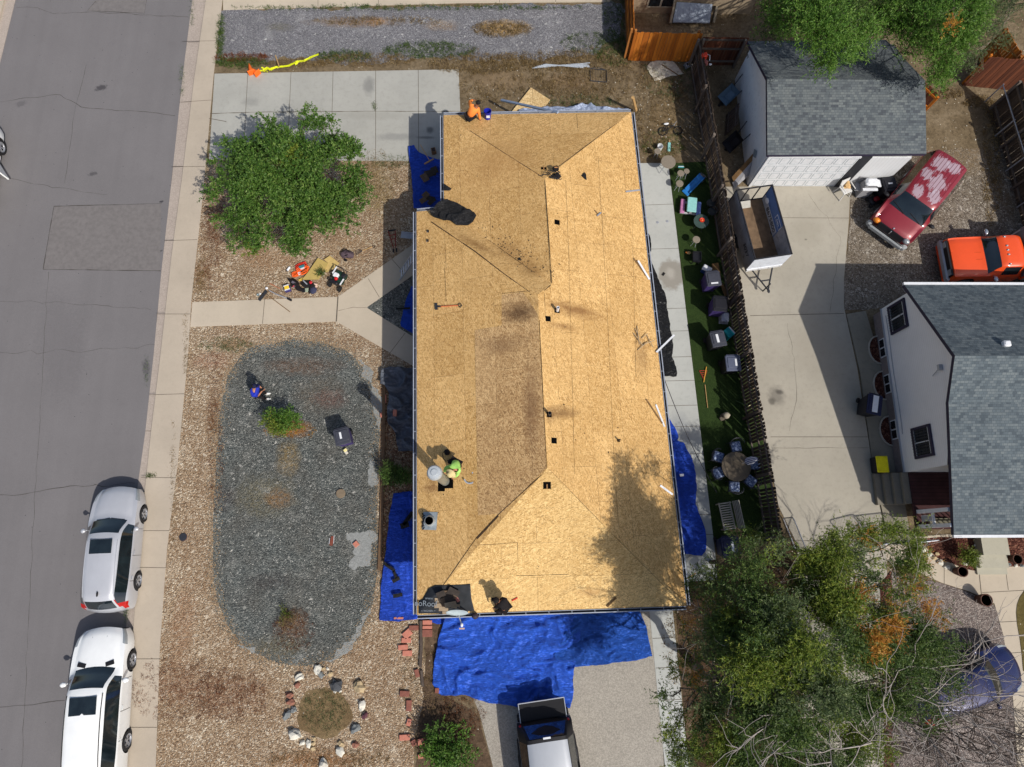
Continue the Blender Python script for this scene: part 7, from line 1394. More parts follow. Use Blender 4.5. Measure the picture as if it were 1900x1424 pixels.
simple('wooden_board', 'brown board leaning by the fence between the two purple bins', 'board', 1341, 540, .02, R(18), [('board', DWD, [('b', (0, 0, .16), (.2, .6, .02), dict(ry=.4))])])
simple('grey_tub', 'upturned pale grey tub beside the second purple bin', 'tub', 1346, 588, .02, R(-5), [('shell', col('tub_grey', 160, 166, 184), [('b', (0, 0, .16), (.34, .42, .32), dict(bev=.05))]), ('rim', GMET, [('b', (0, 0, .03), (.4, .48, .04), dict(bev=.02))])], zt=.3)
simple('turquoise_box', 'turquoise box standing between the bins and the fence', 'box', 1353, 617, .02, R(38), [('body', TRQ2, [('b', (0, 0, .25), (.3, .4, .5), dict(bev=.01))]), ('flap', WHITE, [('b', (.16, 0, .5), (.05, .38, .02))])], zt=.5)
simple('yard_game_frame', 'red triangular frame crossed by a yellow stick on the lawn', 'toy', 1305, 697, .02, 0, [('frame', col('rust_red', 170, 64, 48), [('b', (0, .2 - i * .09, .03), (.3 - i * .07, .02, .02)) for i in range(4)] + [('t', [(-.16, .2, .03), (0, -.18, .03)], .012), ('t', [(.16, .2, .03), (0, -.18, .03)], .012)]), ('stick', col('yellow_stick', 214, 160, 70), [('t', [(.14, .36, .05), (-.02, -.3, .05)], .02)])])
stick('stick', 'long pale stick lying on the lawn below the red frame', (1308, 714), (1313, 757), .03, WDT, .06, .06, round_=True)
simple('garden_ornament', 'beige stone ball on a rough base at the lawn shadow edge', 'ornament', 1348, 771, .02, 0, [('ball', col('beige_stone', 168, 158, 140, .9), [('o', (0, 0, .34), (.14, .14, .14), 2, .1)]), ('base', col('base_stone', 104, 96, 84, .9), [('l', [(.16, 0), (.12, .12), (.09, .2), (0, .2)]), ('o', (-.12, -.08, .08), (.1, .1, .1), 3, .4)])], zt=.34)
simple('green_cloth', 'pale flowers on a bent stem by the fence', 'flower', 1391, 754, .02, 0, [('petals', col('cream_petals', 206, 200, 160, .9), [('o', (.02 + .09 * math.cos(i * 1.3), .07 * math.sin(i * 1.3), .4 + .02 * i), (.06, .04, .03), i, .4) for i in range(6)]), ('stem', col('stem_green', 70, 92, 56), [('t', [(-.42, .3, .05), (-.2, .12, .25), (0, 0, .4)], .02)])], zt=.4)
# patio dining set
BRT = col('bronze_table', 92, 82, 68, .5, var=.25, nsc=2)
round_table('large round bronze patio table with a folded umbrella', 1366, 866, .58, .72, BRT, DMET, name='patio_table', cat='patio table')
CUSH = NM('blue_patterned_cushion', .9); CUSH.col(CUSH.ramp(CUSH.noise(14, 4, .6), [(.35, srgb(52, 66, 102)), (.5, srgb(96, 112, 150)), (.65, srgb(176, 188, 206))])); CUSH = CUSH.m
for (u, v, a, lb) in ((1366, 829, 100, 'above the table'), (1333, 848, 160, 'at the upper left of the table'), (1333, 878, 200, 'at the lower left of the table'), (1363, 903, 265, 'directly below the table'), (1393, 893, 320, 'at the lower right of the table'), (1401, 862, 0, 'right of the table beside the umbrella')):
    simple('patio_chair', 'bronze patio chair with blue patterned cushion, ' + lb, 'chair', u, v, .02, R(a), [('cushion', CUSH, [('b', (0, 0, .46), (.4, .4, .08), dict(bev=.05))]), ('seat_frame', DMET, [('b', (0, 0, .39), (.46, .46, .04), dict(bev=.03))]), ('backrest', DMET, [('t', [(.12 + .2 * math.cos(b2), .27 * math.sin(b2), .75) for b2 in np.linspace(-1.9, 1.9, 11)], .016), ('t', [(.12 + .19 * math.cos(b2), .25 * math.sin(b2), .6) for b2 in np.linspace(-1.5, 1.5, 9)], .01)])] +
        [('leg', DMET, [('t', [(x * .2, y * .2, .4), (x * .22, y * .22, 0)], .015)]) for x in (-1, 1) for y in (-1, 1)], 'cushioned chairs round the patio table', zt=.46)
UMB = NM('white_blue_striped_canvas', .8); sp_ = UMB.n('TexWave'); sp_.wave_type = 'BANDS'; sp_.bands_direction = 'Y'; UMB.put(sp_.inputs[0], UMB.oc()); sp_.inputs['Scale'].default_value = 5; sp_.inputs['Distortion'].default_value = 3; UMB.col(UMB.ramp(sp_.outputs['Fac'], [(.45, srgb(214, 216, 224)), (.6, srgb(70, 80, 130))])); UMB = UMB.m
simple('patio_umbrella', 'folded white and blue striped umbrella standing in the round patio table', 'umbrella', 1366, 864, .02, R(5), [('canopy', UMB, [('t', [(0, 0, 1.25), (0, 0, 1.4), (0, 0, 1.75), (0, 0, 2.15), (0, 0, 2.3)], [.04, .15, .14, .07, .02], 14)]), ('pole', GMET, [('t', [(0, 0, 0), (0, 0, 2.3)], .02)])])
WSL = col('weathered_white_slat', 176, 170, 158, .9, var=.2)
simple('slatted_bench', 'weathered white slatted bench below the patio dining set', 'bench', 1354, 957, .02, R(8), [('seat', WSL, [('b', (-.1, -.5 + i * .091, .43), (.44, .045, .03)) for i in range(12)] + [('b', (-.32, 0, .42), (.04, 1.08, .05)), ('b', (.12, 0, .42), (.04, 1.08, .05))]), ('backrest', WSL, [('b', (.2 + i * .028, 0, .55 + i * .09), (.02, 1.08, .07)) for i in range(5)])] + [('leg', WSL, [('b', (x, y, .2), (.05, .05, .4))]) for x in (-.3, .16) for y in (-.5, .5)], zt=.45)
# cable from eave to fence
A_ = W(1232, 702, 2.7); B_ = W(1330, 915, .9); m = MB(); pp = [A_.lerp(B_, i / 12) - V(0, 0, .35 * math.sin(math.pi * i / 12)) for i in range(13)]; m.tube([p - A_ for p in pp], .015, 6); tag(m.build('cable', INK, None, loc=A_), 'black cable hanging from the right eave across the patio to the lawn', 'cable')
# ---- trailer
tc = [W(1367, 350, 1.75), W(1433, 347, 1.75), W(1471, 475, 1.75), W(1400, 478, 1.75)]; ctr = sum(tc, Vector()) / 4; hd = math.atan2(((tc[2] + tc[3]) - (tc[0] + tc[1])).y, ((tc[2] + tc[3]) - (tc[0] + tc[1])).x)
TL = ((tc[2] + tc[3]) / 2 - (tc[0] + tc[1]) / 2).length; TW = ((tc[1] - tc[0]).length + (tc[2] - tc[3]).length) / 2
PLY = plain('grey_painted_plywood', srgb(150, 150, 154), .9, var=.25, nsc=1.5, dirt=srgb(110, 108, 106)); t = empty('utility_trailer', V(ctr.x, ctr.y, .014), hd, 'tall plywood-sided utility trailer parked beside the dark fence', 'trailer'); L2, W2 = TL / 2, TW / 2
m = MB(); m.box((0, 0, .62), (TL, TW - .06, .06)); m.build('floor', plain('dirty_floor_boards', srgb(112, 92, 72), .95, var=.35, nsc=3), t); m = MB(); m.box((.0, -W2 + .3, .665), (TL * .84, .46, .02)); m.build('plywood_strip', plain('debris_covered_osb', srgb(196, 154, 92), .95, var=.35, nsc=9), t)
m = MB(); m.box((0, -W2, 1.15), (TL, .03, 1.15)); m.box((0, -W2 - .02, 1.15), (.05, .03, 1.1)); m.build('side_wall', PLY, t); m = MB(); m.box((0, W2, 1.15), (TL, .03, 1.15)); sw = m.build('side_wall', PLY, t)
m = MB(); m.box((-TL * .2, W2 - .022, 1.16), (TL * .58, .012, 1.1)); bp = m.build('blue_sign_panel', plain('faded_blue_print', srgb(84, 112, 160), .8, var=.2, nsc=2), t); m = MB(); m.box((-TL * .2, W2 - .034, .86), (TL * .56, .01, .4)); wp_ = m.build('white_band', plain('faded_white_band', srgb(166, 170, 178), .8), t); m = MB(); m.box((-.0, W2 - .036, 1.42), (.62, .01, .3)); fr_ = m.build('sign_outline', WHITE, t); m = MB(); m.box((-.0, W2 - .044, 1.42), (.56, .01, .24)); fi = m.build('sign_inner', plain('print_blue', srgb(70, 100, 150), .8), t)
text_obj('trailer_phone_number', '8675800', .34, (-TL * .13, W2 - .045, .88), (R(90), 0, 0), INK, t); text_obj('sign_text', 'CALL', .15, (0, W2 - .055, 1.42), (R(90), 0, 0), WHITE, t); text_obj('side_lettering', '3037', .32, (L2 - .7, -W2 - .02, 1.15), (R(90), 0, 0), INK, t)
m = MB(); m.box((L2, 0, 1.2), (.04, TW + .04, 1.05)); fw_ = m.build('front_wall', plain('white_enamel_panel', srgb(206, 212, 222), .4), t); m = MB()
for y in (-W2 + .04, -.2, .25, W2 - .04): m.box((L2 + .03, y, .62), (.04, .04, .2))
m.box((L2 + .035, 0, .72), (.04, TW, .04)); m.box((L2 + .0, 0, .58), (.06, TW * .97, .16)); m.build('front_frame', WHITE, t); m = MB()
for s in (1, -1): m.box((0, s * W2, 1.74), (TL + .04, .05, .04))
m.box((-L2, 0, 1.74), (.05, TW, .04)); m.box((L2, 0, 1.74), (.05, TW, .04))
for y in (-W2, -W2 * .3, W2 * .35, W2): m.box((-L2, y, 1.15), (.04, .04, 1.15))
m.box((-L2, 0, .64), (.05, TW, .05)); m.build('top_frame', INK, t); m = MB(); m.box((-L2 + .28, -W2 + .45, .85), (.3, .7, .3), ry=.5); m.build('pale_box', plain('pale_panel', srgb(170, 168, 160)), t)
m = MB(); m.tube([V(L2 - .1, -.5, .5), V(L2 + 1.0, 0, .5)], .035, 6); m.tube([V(L2 - .1, .5, .5), V(L2 + 1.0, 0, .5)], .035, 6); m.box((L2 + .55, 0, .5), (.05, .45, .05)); m.build('tongue', DMET, t); m = MB(); m.tube([V(L2 + .85, .0, 0), V(L2 + .85, 0, .85)], .03, 6); m.build('jack', DMET, t); m = MB(); m.blob((L2 + 1.05, 0, .52), (.1, .06, .05), 1, 0); m.build('coupler', DMET, t)
for s in (1, -1): wheel_at(t, .1, s * (W2 + .0), .33, .2)
t2 = simple('water_jug', 'white drum with red cap hung on the inside trailer wall', 'drum', 1428, 372, .95, R(20), [('drum', WHITE, [('t', [(-.15, 0, .1), (-.12, 0, .1), (.12, 0, .1), (.15, 0, .1)], [.1, .14, .14, .1], 16)]), ('cap', col('dull_red_cap', 150, 40, 60), [('o', (.16, .02, .12), (.07, .08, .08), 2)])], zt=.1)
# ---- things beside the garage
def barrow(label, u, v, rz, tray, tilt):
    p = W(u, v, .5); t = empty('wheelbarrow', V(p.x, p.y, 0), rz, label, 'wheelbarrow', 'wheelbarrows'); q = Matrix.Translation((0, 0, .45)) @ Matrix.Rotation(tilt, 4, 'Y'); m = MB(); a = [(-.2, -.16, -.18), (.2, -.16, -.18), (.2, .16, -.18), (-.2, .16, -.18)]; b = [(-.42, -.32, .08), (.4, -.3, .08), (.4, .3, .08), (-.42, .32, .08)]; a2 = [(x * .94, y * .94, z + .02) for x, y, z in a]; b2 = [(x * .96, y * .96, z) for x, y, z in b]
    m.add([q @ V(*c) for c in a + b + a2 + b2], [(0, 1, 5, 4), (1, 2, 6, 5), (2, 3, 7, 6), (3, 0, 4, 7), (3, 2, 1, 0), (8, 9, 10, 11), (9, 8, 12, 13), (10, 9, 13, 14), (11, 10, 14, 15), (8, 11, 15, 12)]); m.build('tray', tray, t)
    for s in (1, -1): m = MB(); m.tube([q @ V(-.55, s * .08, -.2), q @ V(.2, s * .2, -.2), q @ V(.95, s * .28, .0)], .022, 6); m.build('handle', DMET, t)
    m = MB(); m.tube([q @ V(-.55, -.05, -.22), q @ V(-.55, .05, -.22)], .17, 16); m.build('wheel', TYRE, t); return t
barrow('blue wheelbarrow leaning against the garage gable', 1354, 175, R(35), col('dull_blue_tray', 96, 120, 140), R(-35)); barrow('black wheelbarrow upended at the front half of the garage gable', 1362, 262, R(30), BKB, R(-50))
simple('wood_pallet', 'weathered slatted pallet leaning on the garage gable between the wheelbarrows', 'pallet', 1358, 222, 0, R(-8), [('slats', OLR, [('b', (0, -.5 + i * .14, .5), (.03, .1, 1.0), dict(ry=R(16))) for i in range(8)]), ('rails', OLR, [('b', (-.1, 0, .25), (.05, 1.1, .08)), ('b', (.06, 0, .8), (.05, 1.1, .08))])], zt=.5)
tt = empty('leaning_sheet', W(1395, 315, .5), 0, 'brown and white sheet panel leaning at the front corner of the garage', 'panel'); tt.location.z = 0; L_ = tt.location
m = MB(); q = [W(1399, 283, .9), W(1403, 288, .8), W(1362, 335, .3), W(1362, 352, .02)]; m.add([W(1401, 281, 1.1) - L_, W(1404, 290, 1.0) - L_, W(1361, 338, .15) - L_, W(1358, 329, .2) - L_], [(0, 3, 2, 1)]); m.build('brown_strip', DWD, tt); m = MB(); m.add([W(1405, 290, 1.0) - L_, W(1421, 297, .7) - L_, W(1362, 351, .02) - L_, W(1359, 339, .12) - L_], [(0, 3, 2, 1)]); m.build('white_strip', PLY, tt)
simple('road_sign_paddle', 'red box and pink bag hooked on the fence near the cedar corner', 'box', 1306, 107, 1.6, R(10), [('box', col('red_orange', 206, 60, 34), [('b', (0, 0, .1), (.22, .22, .2), dict(bev=.02))]), ('bag', col('pinkish', 150, 90, 84), [('o', (.02, -.26, .0), (.09, .16, .1), 2, .3)]), ('tape', WHITE, [('o', (.2, -.4, 0), (.06, .05, .04), 3, .4), ('t', [(.1, .1, .1), (.2, -.1, .2), (.16, -.3, .1)], .012)])])
simple('gas_grill', 'white gas grill in front of the garage side door', 'grill', 1618, 341, .014, R(0), [('hood', WHITE, [('b', (0, .06, .95), (.56, .36, .22), dict(bev=.07))]), ('shelf', WHITE, [('b', (-.06, -.24, .86), (.66, .12, .04)), ('b', (.36, .06, .86), (.18, .34, .03))]), ('cabinet', PLY, [('b', (0, .04, .42), (.52, .4, .8))]), ('handle', DMET, [('t', [(-.2, -.16, .98), (.2, -.16, .98)], .015)])], zt=.95)
WPL = col('white_resin', 200, 200, 198, .5)
simple('resin_chair', 'white resin chair holding a tan plush toy by the garage door', 'chair', 1570, 351, .014, R(25), [('seat', WPL, [('b', (0, 0, .43), (.44, .42, .04), dict(bev=.03))]), ('backrest', WPL, [('b', (-.05, .24, .66), (.44, .04, .44), dict(bev=.03, rx=R(-14)))]), ('armrest', WPL, [('b', (-.24, 0, .64), (.05, .44, .03), dict(bev=.01))]), ('armrest', WPL, [('b', (.24, 0, .64), (.05, .44, .03), dict(bev=.01))])] + [('leg', WPL, [('t', [(x * .2, y * .18, .42), (x * .26, y * .26, 0)], .024)]) for x in (-1, 1) for y in (-1, 1)], zt=.45)
simple('plush_toy', 'tan plush toy slumped on the white resin chair', 'plush toy', 1570, 347, .46, 0, [('body', col('tan_plush', 206, 170, 120, .95), [('o', (0, 0, .1), (.13, .12, .12), 3, .3), ('o', (-.02, .1, .2), (.09, .09, .09), 4, .2), ('o', (.1, -.06, .04), (.1, .05, .05), 5, .2), ('o', (-.1, -.06, .04), (.1, .05, .05), 6, .2)])])
simple('folding_chair', 'grey slung folding chair between the resin chair and grill', 'chair', 1594, 347, .014, R(-8), [('seat', PLY, [('b', (0, 0, .44), (.34, .4, .02))]), ('backrest', PLY, [('b', (0, .24, .66), (.34, .02, .42))])] + [('leg', GMET, [('t', [(x * .18, y * .2, .44), (x * .2, -y * .22, 0)], .014)]) for x in (-1, 1) for y in (-1, 1)], zt=.45)
simple('push_mower', 'black and red push mower in front of the white grill', 'mower', 1624, 371, .014, R(20), [('deck', BKB, [('b', (0, 0, .18), (.5, .42, .14), dict(bev=.06))]), ('engine', col('mower_red', 120, 24, 30), [('b', (0, -.02, .32), (.26, .2, .14), dict(bev=.04))]), ('handle', DMET, [('t', [(-.2, .2, .2), (-.2, .6, .6), (.2, .6, .6), (.2, .2, .2)], .014)])] + [('wheel', TYRE, [('t', [(x * .27 - .02, y * .18, .1), (x * .27 + .02, y * .18, .1)], .1, 12)]) for x in (-1, 1) for y in (-1, 1)], zt=.2)
# ---- gates at the end of the neighbouring drive
def gate(label, A, B, h, group='wire gates', zb=.06):
    A = V(A.x, A.y, 0); B = V(B.x, B.y, 0); d = B - A; L = d.length; t = empty('wire_gate', A, math.atan2(d.y, d.x), label, 'gate', group); m = MB(); r = .12
    m.tube([V(0, 0, zb), V(0, 0, h - r), V(r * .3, 0, h - r * .3), V(r, 0, h), V(L - r, 0, h), V(L - r * .3, 0, h - r * .3), V(L, 0, h - r), V(L, 0, zb)], .022, 8); m.tube([V(0, 0, zb), V(L, 0, zb)], .022, 6); m.build('frame', GMET, t); m = MB(); n = int((L + h) / .12)
    for i in range(n):
        x = i * .12; x0, z0 = (x, zb) if x < L else (L, zb + x - L); x1, z1 = (0, zb + x) if zb + x < h else (x - (h - zb), h)
        if z0 < h and x1 < L: m.bar(V(x0, 0, z0), V(max(0, x1), 0, min(h, z1)), .005); m.bar(V(L - x0, 0, z0), V(L - max(0, x1), 0, min(h, z1)), .005)
    m.build('mesh', DMET, t); return t
gate('grey wire gate leaf standing open beside the porch, right end of the drive', W(1697, 1003), W(1633, 1010), 1.6); gate('grey wire gate leaf next to the open one, partly behind green twigs', W(1632, 1003), W(1585, 1015), 1.5)
gate('narrow wire gate leaf swung back along the end of the long dark fence', W(1452, 962), W(1476, 1022), 1.0, 'wire gates')
# ---- pots
POT = col('dark_clay_pot', 84, 56, 46, .8); WP_ = col('white_pot', 200, 194, 180, .7)
def pot(label, u, v, r, h, mat, soil=SHDIRT): return simple('plant_pot', label, 'pot', u, v, .02, 0, [('shell', mat, [('l', [(r * .6, 0), (r * .98, h * .8), (r, h), (r * .86, h), (r * .8, h * .85)])]), ('soil', soil, [('l', [(0, h * .88), (r * .84, h * .88)])])], 'plant pots', zt=h)
pot('dark clay pot with dead stems on the front path', 1787, 1061, .21, .45, POT, MULCH); pot('reddish clay pot at the bend of the front path beside rose gravel', 1831, 1114, .24, .5, POT, DIRT); pot('small white pot at the stoop edge', 1808, 1037, .14, .28, WP_, MULCH); pot('big dark pot in the mulch bed right of the stoop', 1889, 1038, .2, .4, POT, SHDIRT)
stones = MB(); random.seed(31)
# ---- stones round the soil circle and along mulch
STN = dict(white=col('white_stone', 206, 202, 190, .9, bump=.3), grey=col('grey_stone', 120, 124, 124, .9, bump=.3), red=col('red_stone', 140, 96, 80, .9, bump=.3), tan=col('tan_stone', 178, 158, 124, .9, bump=.3), dark=col('dark_stone', 74, 76, 80, .9, bump=.3), plum=col('plum_stone', 92, 58, 66, .9))
for i, (u, v, r, c, lb) in enumerate([(557, 1256, .17, 'white', 'long'), (590, 1243, .18, 'white', 'wide pale'), (600, 1241, .08, 'tan', 'small round'), (608, 1241, .07, 'white', 'tiny round'), (596, 1252, .15, 'grey', 'flat'), (613, 1251, .11, 'tan', 'rounded'), (553, 1271, .12, 'red', 'small'), (538, 1290, .15, 'red', 'upper of two'), (540, 1303, .16, 'red', 'lower of two'), (545, 1317, .12, 'grey', 'oval'), (534, 1326, .17, 'grey', 'blue-tinged'),
    (547, 1362, .25, 'white', 'big rough'), (562, 1378, .12, 'white', 'small'), (573, 1379, .14, 'white', 'middle'), (583, 1371, .08, 'tan', 'tiny'), (582, 1380, .08, 'tan', 'tiny squat'), (581, 1389, .1, 'tan', 'small angular'), (601, 1417, .22, 'white', 'bright angular'), (632, 1394, .18, 'white', 'rounded'), (633, 1380, .13, 'tan', 'smooth'), (660, 1382, .13, 'red', 'wedge-shaped'), (660, 1352, .2, 'grey', 'flat olive'), (678, 1328, .14, 'plum', 'dark'), (672, 1308, .19, 'white', 'upright oval'), (668, 1274, .24, 'tan', 'long flat'), (625, 1272, .22, 'dark', 'black angular'), (622, 1283, .06, 'white', 'tiny'), (632, 1283, .06, 'white', 'second tiny')]):
    a = math.degrees(math.atan2(v - 1322, u - 603)); side = ['right', 'lower right', 'bottom', 'lower left', 'left', 'upper left', 'top', 'upper right'][int(((a + 22.5) % 360) // 45)]
    m = MB(); m.blob((0, 0, r * .35), (r, r * random.uniform(.65, .9), r * .6), i * 1.7, .42, 2, Matrix.Rotation(random.random() * 3, 4, 'Z')); o = m.build('stone', STN[c], None, loc=W(u, v)); tag(o, f'{lb} {c} stone at the {side} of the stone ring', 'stone', 'stones in the ring round the soil circle')
for i, (u, v, r, c, lb) in enumerate([(1703, 1015, .1, 'white', 'first'), (1712, 1021, .12, 'white', 'second'), (1722, 1029, .12, 'white', 'third'), (1732, 1036, .1, 'tan', 'fourth'), (1744, 1044, .13, 'white', 'fifth'), (1756, 1052, .12, 'white', 'sixth'), (1738, 1028, .09, 'tan', 'inner'), (1790, 1046, .1, 'white', 'seventh'), (1798, 1044, .1, 'white', 'eighth'), (1808, 1002, .07, 'tan', 'upper path'), (1809, 1012, .07, 'white', 'middle path'), (1810, 1022, .07, 'tan', 'lower path'), (1872, 1048, .08, 'grey', 'right bed left'), (1884, 1050, .08, 'white', 'right bed middle'), (1895, 1050, .08, 'grey', 'right bed right')]):
    m = MB(); m.blob((0, 0, r * .3), (r, r * .8, r * .6), i * 2.3 + 40, .4, 2); o = m.build('stone', STN[c], None, loc=W(u, v, .02)); tag(o, f'{lb} {c} edging stone counted along the red mulch bed border', 'stone', 'edging stones of the mulch beds')
# ---- bricks and pavers
BK = col('red_paver', 186, 120, 102, .9, var=.15, nsc=9); BKD = col('dull_brick', 132, 84, 72, .9, var=.2, nsc=9)
for i, (u, v, w, h, rz, mt, lb) in enumerate([(793, 1155, .36, .16, 0, BK, 'pointed paver nearest the roof corner'), (793, 1164, .36, .12, 0, BK, 'thin paver second from the roof corner'), (793, 1175, .38, .26, 0, BKD, 'square paver with a round stain below the roof corner'), (768, 1165, .36, .18, 0, BKD, 'dull brown paver left of the stained one'), (756, 1176, .34, .26, .7, BK, 'tilted paver at the top of the left paver column'), (754, 1188, .36, .18, 0, BK, 'paver just below the tilted one'), (748, 1201, .36, .18, .06, BK, 'paver third down the left column'), (756, 1212, .36, .2, 0, BK, 'lowest paver of the left column'), (774, 1249, .16, .28, .3, BKD, 'small brick by the timber end'),
    (751, 1287, .36, .2, -.05, BKD, 'dark brick at the top of the lower row'), (759, 1309, .2, .38, 0, BKD, 'upright brick second in the lower row'), (759, 1340, .16, .24, -.3, BK, 'small broken paver in the lower row'), (751, 1368, .38, .2, .05, BK, 'wide paver near the bottom bush'), (768, 1378, .2, .2, .5, BKD, 'half buried paver left of the bush'), (781, 1376, .22, .2, .2, BK, 'square paver touching the bottom bush'), (781, 1403, .2, .14, .1, BK, 'small paver under the bottom bush'), (811, 1281, .16, .18, 0, BKD, 'brown block holding the tarp corner'),
    (714, 741, .14, .36, 0, BK, 'brick at the left of the grey tarp'), (733, 769, .16, .36, 0, BK, 'brick lying on the grey tarp'), (708, 771, .1, .2, .2, BK, 'red can-sized block by the bed edge'), (661, 1010, .2, .2, .7, BK, 'pink paver on the bare patch of the oval'), (740, 1147, .36, .08, 0, BK, 'thin paver under the long left tarp edge')]):
    zz = .3 if 'lying on' in lb else .012; m = MB(); m.box((0, 0, .04), (w, h, .08), bev=.01); o = m.build('paver', mt, None, loc=W(u, v, zz)); o.rotation_euler.z = rz; tag(o, lb[0].upper() + lb[1:] if False else 'reddish ' + lb, 'paver', 'loose pavers and bricks')
def timber(label, pts, w, mat, z=.05): 
    c = W(*pts[0], z); m = MB()
    for a, b in zip(pts[:-1], pts[1:]): m.bar(W(*a, z) - c, W(*b, z) - c, w, .1)
    return tag(m.build('landscape_timber', mat, None, loc=c), label, 'timber')
timber('long brown landscape timber along the left planting bed', [(713, 700), (711, 860), (708, 960), (704, 1058)], .13, plain('brown_timber', srgb(104, 82, 62), .95, var=.25))
timber('split grey landscape timber beside the pavers at the roof corner', [(781, 1152), (782, 1200), (780, 1238)], .1, OLR); timber('short grey timber end near the small brick', [(782, 1244), (785, 1274)], .09, OLR)
# ---- clutter by the forked walk
simple('air_compressor', 'dark green wheeled compressor with white end caps beside the forked walk', 'compressor', 629, 514, 0, R(-28), [('tank', col('dark_green', 28, 54, 44, .4), [('t', [(-.26, .12, .24), (-.2, .12, .24), (.2, .12, .24), (.26, .12, .24)], [.1, .16, .16, .1], 16), ('t', [(-.26, -.12, .24), (-.2, -.12, .24), (.2, -.12, .24), (.26, -.12, .24)], [.1, .16, .16, .1], 16)]), ('engine', WHITE, [('b', (-.1, -.02, .46), (.24, .2, .16), dict(bev=.03))]), ('guard', WHITE, [('b', (-.26, .14, .5), (.05, .34, .04))]), ('guard', WHITE, [('b', (.26, -.16, .42), (.05, .3, .04))]), ('filter', col('red_cap', 196, 30, 34), [('o', (.0, -.16, .5), (.08, .08, .07), 1)]), ('pump', BKB, [('b', (-.06, -.3, .34), (.4, .16, .2), dict(bev=.04)), ('b', (.18, .12, .42), (.16, .2, .12), dict(bev=.03))]), ('handle', DMET, [('t', [(-.3, .2, .3), (-.34, .34, .5), (.2, .34, .5), (.3, .2, .3)], .016)])] + [('wheel', TYRE, [('t', [(x * .24 - .03, -.42, .13), (x * .24 + .03, -.42, .13)], .13, 16)]) for x in (-1, 1)], zt=.35)
CARD = col('cardboard', 176, 154, 92, .9, var=.08)
def flat(name, label, px, mat, z, th=.015, cat='sheet'):
    c = W(*px[0], z); m = MB(); m.prism([(W(u, v, z) - c).to_2d() for u, v in px], 0, th); return tag(m.build(name, mat, None, loc=c), label, cat)
flat('cardboard', 'large flat cardboard sheet among the tools by the walk', [(590, 479), (609, 489), (592, 519), (560, 520), (572, 505)], CARD, .12); flat('cardboard', 'smaller folded cardboard behind the compressor', [(601, 482), (612, 475), (630, 489), (621, 498), (606, 506), (598, 504), (609, 489)], plain('tan_cardboard', srgb(190, 164, 104), .9), .09); flat('cardboard', 'yellow cardboard sliver under the large sheet', [(553, 520), (570, 511), (572, 516), (557, 522)], plain('yellow_card', srgb(206, 176, 80), .9), .05)
t = empty('orange_hoses', W(560, 500), 0, 'tangle of orange and red air hoses with a teal wrap', 'hose'); m = MB(); random.seed(3)
def coil(m, cx, cy, r, n, z0=.03, tr=.02, jx=.05): 
    for j in range(n): ph = random.random() * 6; m.tube([V(cx + random.gauss(0, jx * .3) + r * (1 + .15 * math.sin(2 * a + ph)) * math.cos(a), cy + r * .8 * math.sin(a + .2 * ph), z0 + j * tr * 1.3 + .02 * math.sin(a * 3)) for a in [i * .45 for i in range(15)]], tr, 5)
coil(m, -.02, .12, .22, 4); m.build('red_hose', col('red_hose', 196, 52, 36), t); m = MB(); coil(m, .06, -.08, .24, 5); coil(m, -.22, -.24, .16, 4); m.build('orange_hose', col('orange_hose', 228, 96, 36), t); m = MB(); m.bar(V(-.08, .02, .16), V(.16, .1, .17), .1, .02); m.build('teal_wrap', col('teal_wrap', 60, 120, 130), t); m = MB(); m.bar(V(.0, -.06, .16), V(.16, .0, .18), .06, .02); m.bar(V(-.06, -.2, .14), V(-.02, -.3, .12), .12, .02); m.build('white_tag', WHITE, t)
simple('spray_bottle', 'white bottle lying left of the orange hoses', 'bottle', 536, 500, 0, R(60), [('bottle', WHITE, [('t', [(-.1, 0, .05), (.08, 0, .05), (.12, 0, .05)], [.05, .05, .02], 10)]), ('cap', BKB, [('o', (-.12, 0, .05), (.03, .04, .04), 1)])])
simple('paint_can', 'yellow and purple can beside the dark bags near the walk', 'can', 532, 534, 0, R(20), [('can', col('purple_can', 60, 54, 110), [('b', (0, 0, .1), (.26, .3, .2), dict(bev=.03))]), ('lid', col('yellow_face', 236, 200, 60), [('b', (0, 0, .21), (.2, .16, .02), dict(bev=.008))]), ('band', WHITE, [('b', (0, .1, .21), (.24, .04, .02)), ('b', (0, -.1, .21), (.24, .04, .02))])], zt=.2)
simple('backpack', 'black and grey tool bag in the middle of the clutter', 'bag', 548, 528, 0, R(-35), [('bag', BLK, [('o', (0, 0, .12), (.3, .16, .14), 6, .35), ('o', (.28, -.06, .1), (.2, .12, .1), 7, .35)]), ('panel', col('grey_nylon', 104, 98, 108), [('b', (.02, -.02, .24), (.2, .1, .02)), ('b', (.14, -.1, .2), (.04, .2, .02))]), ('label_patch', col('pink_patch', 190, 80, 90), [('b', (.1, -.14, .2), (.06, .1, .02))])])
simple('tool_bag', 'dark tool bag with red pouch and grey blade beside the cardboard', 'bag', 574, 530, 0, R(-10), [('bag', BLK, [('o', (-.1, 0, .1), (.24, .15, .12), 9, .4), ('o', (.14, -.02, .1), (.15, .13, .12), 2, .3)]), ('pouch', col('red_pouch', 190, 30, 44), [('o', (.1, .08, .2), (.07, .07, .05), 2)]), ('blade', GMET, [('b', (-.12, .02, .24), (.26, .05, .012), dict(rz=-.6))]), ('gloves', col('pale_pink_gloves', 206, 176, 160, .9), [('o', (.28, .06, .1), (.08, .06, .04), 3, .4), ('o', (.33, -.02, .1), (.06, .05, .04), 4, .4)])])
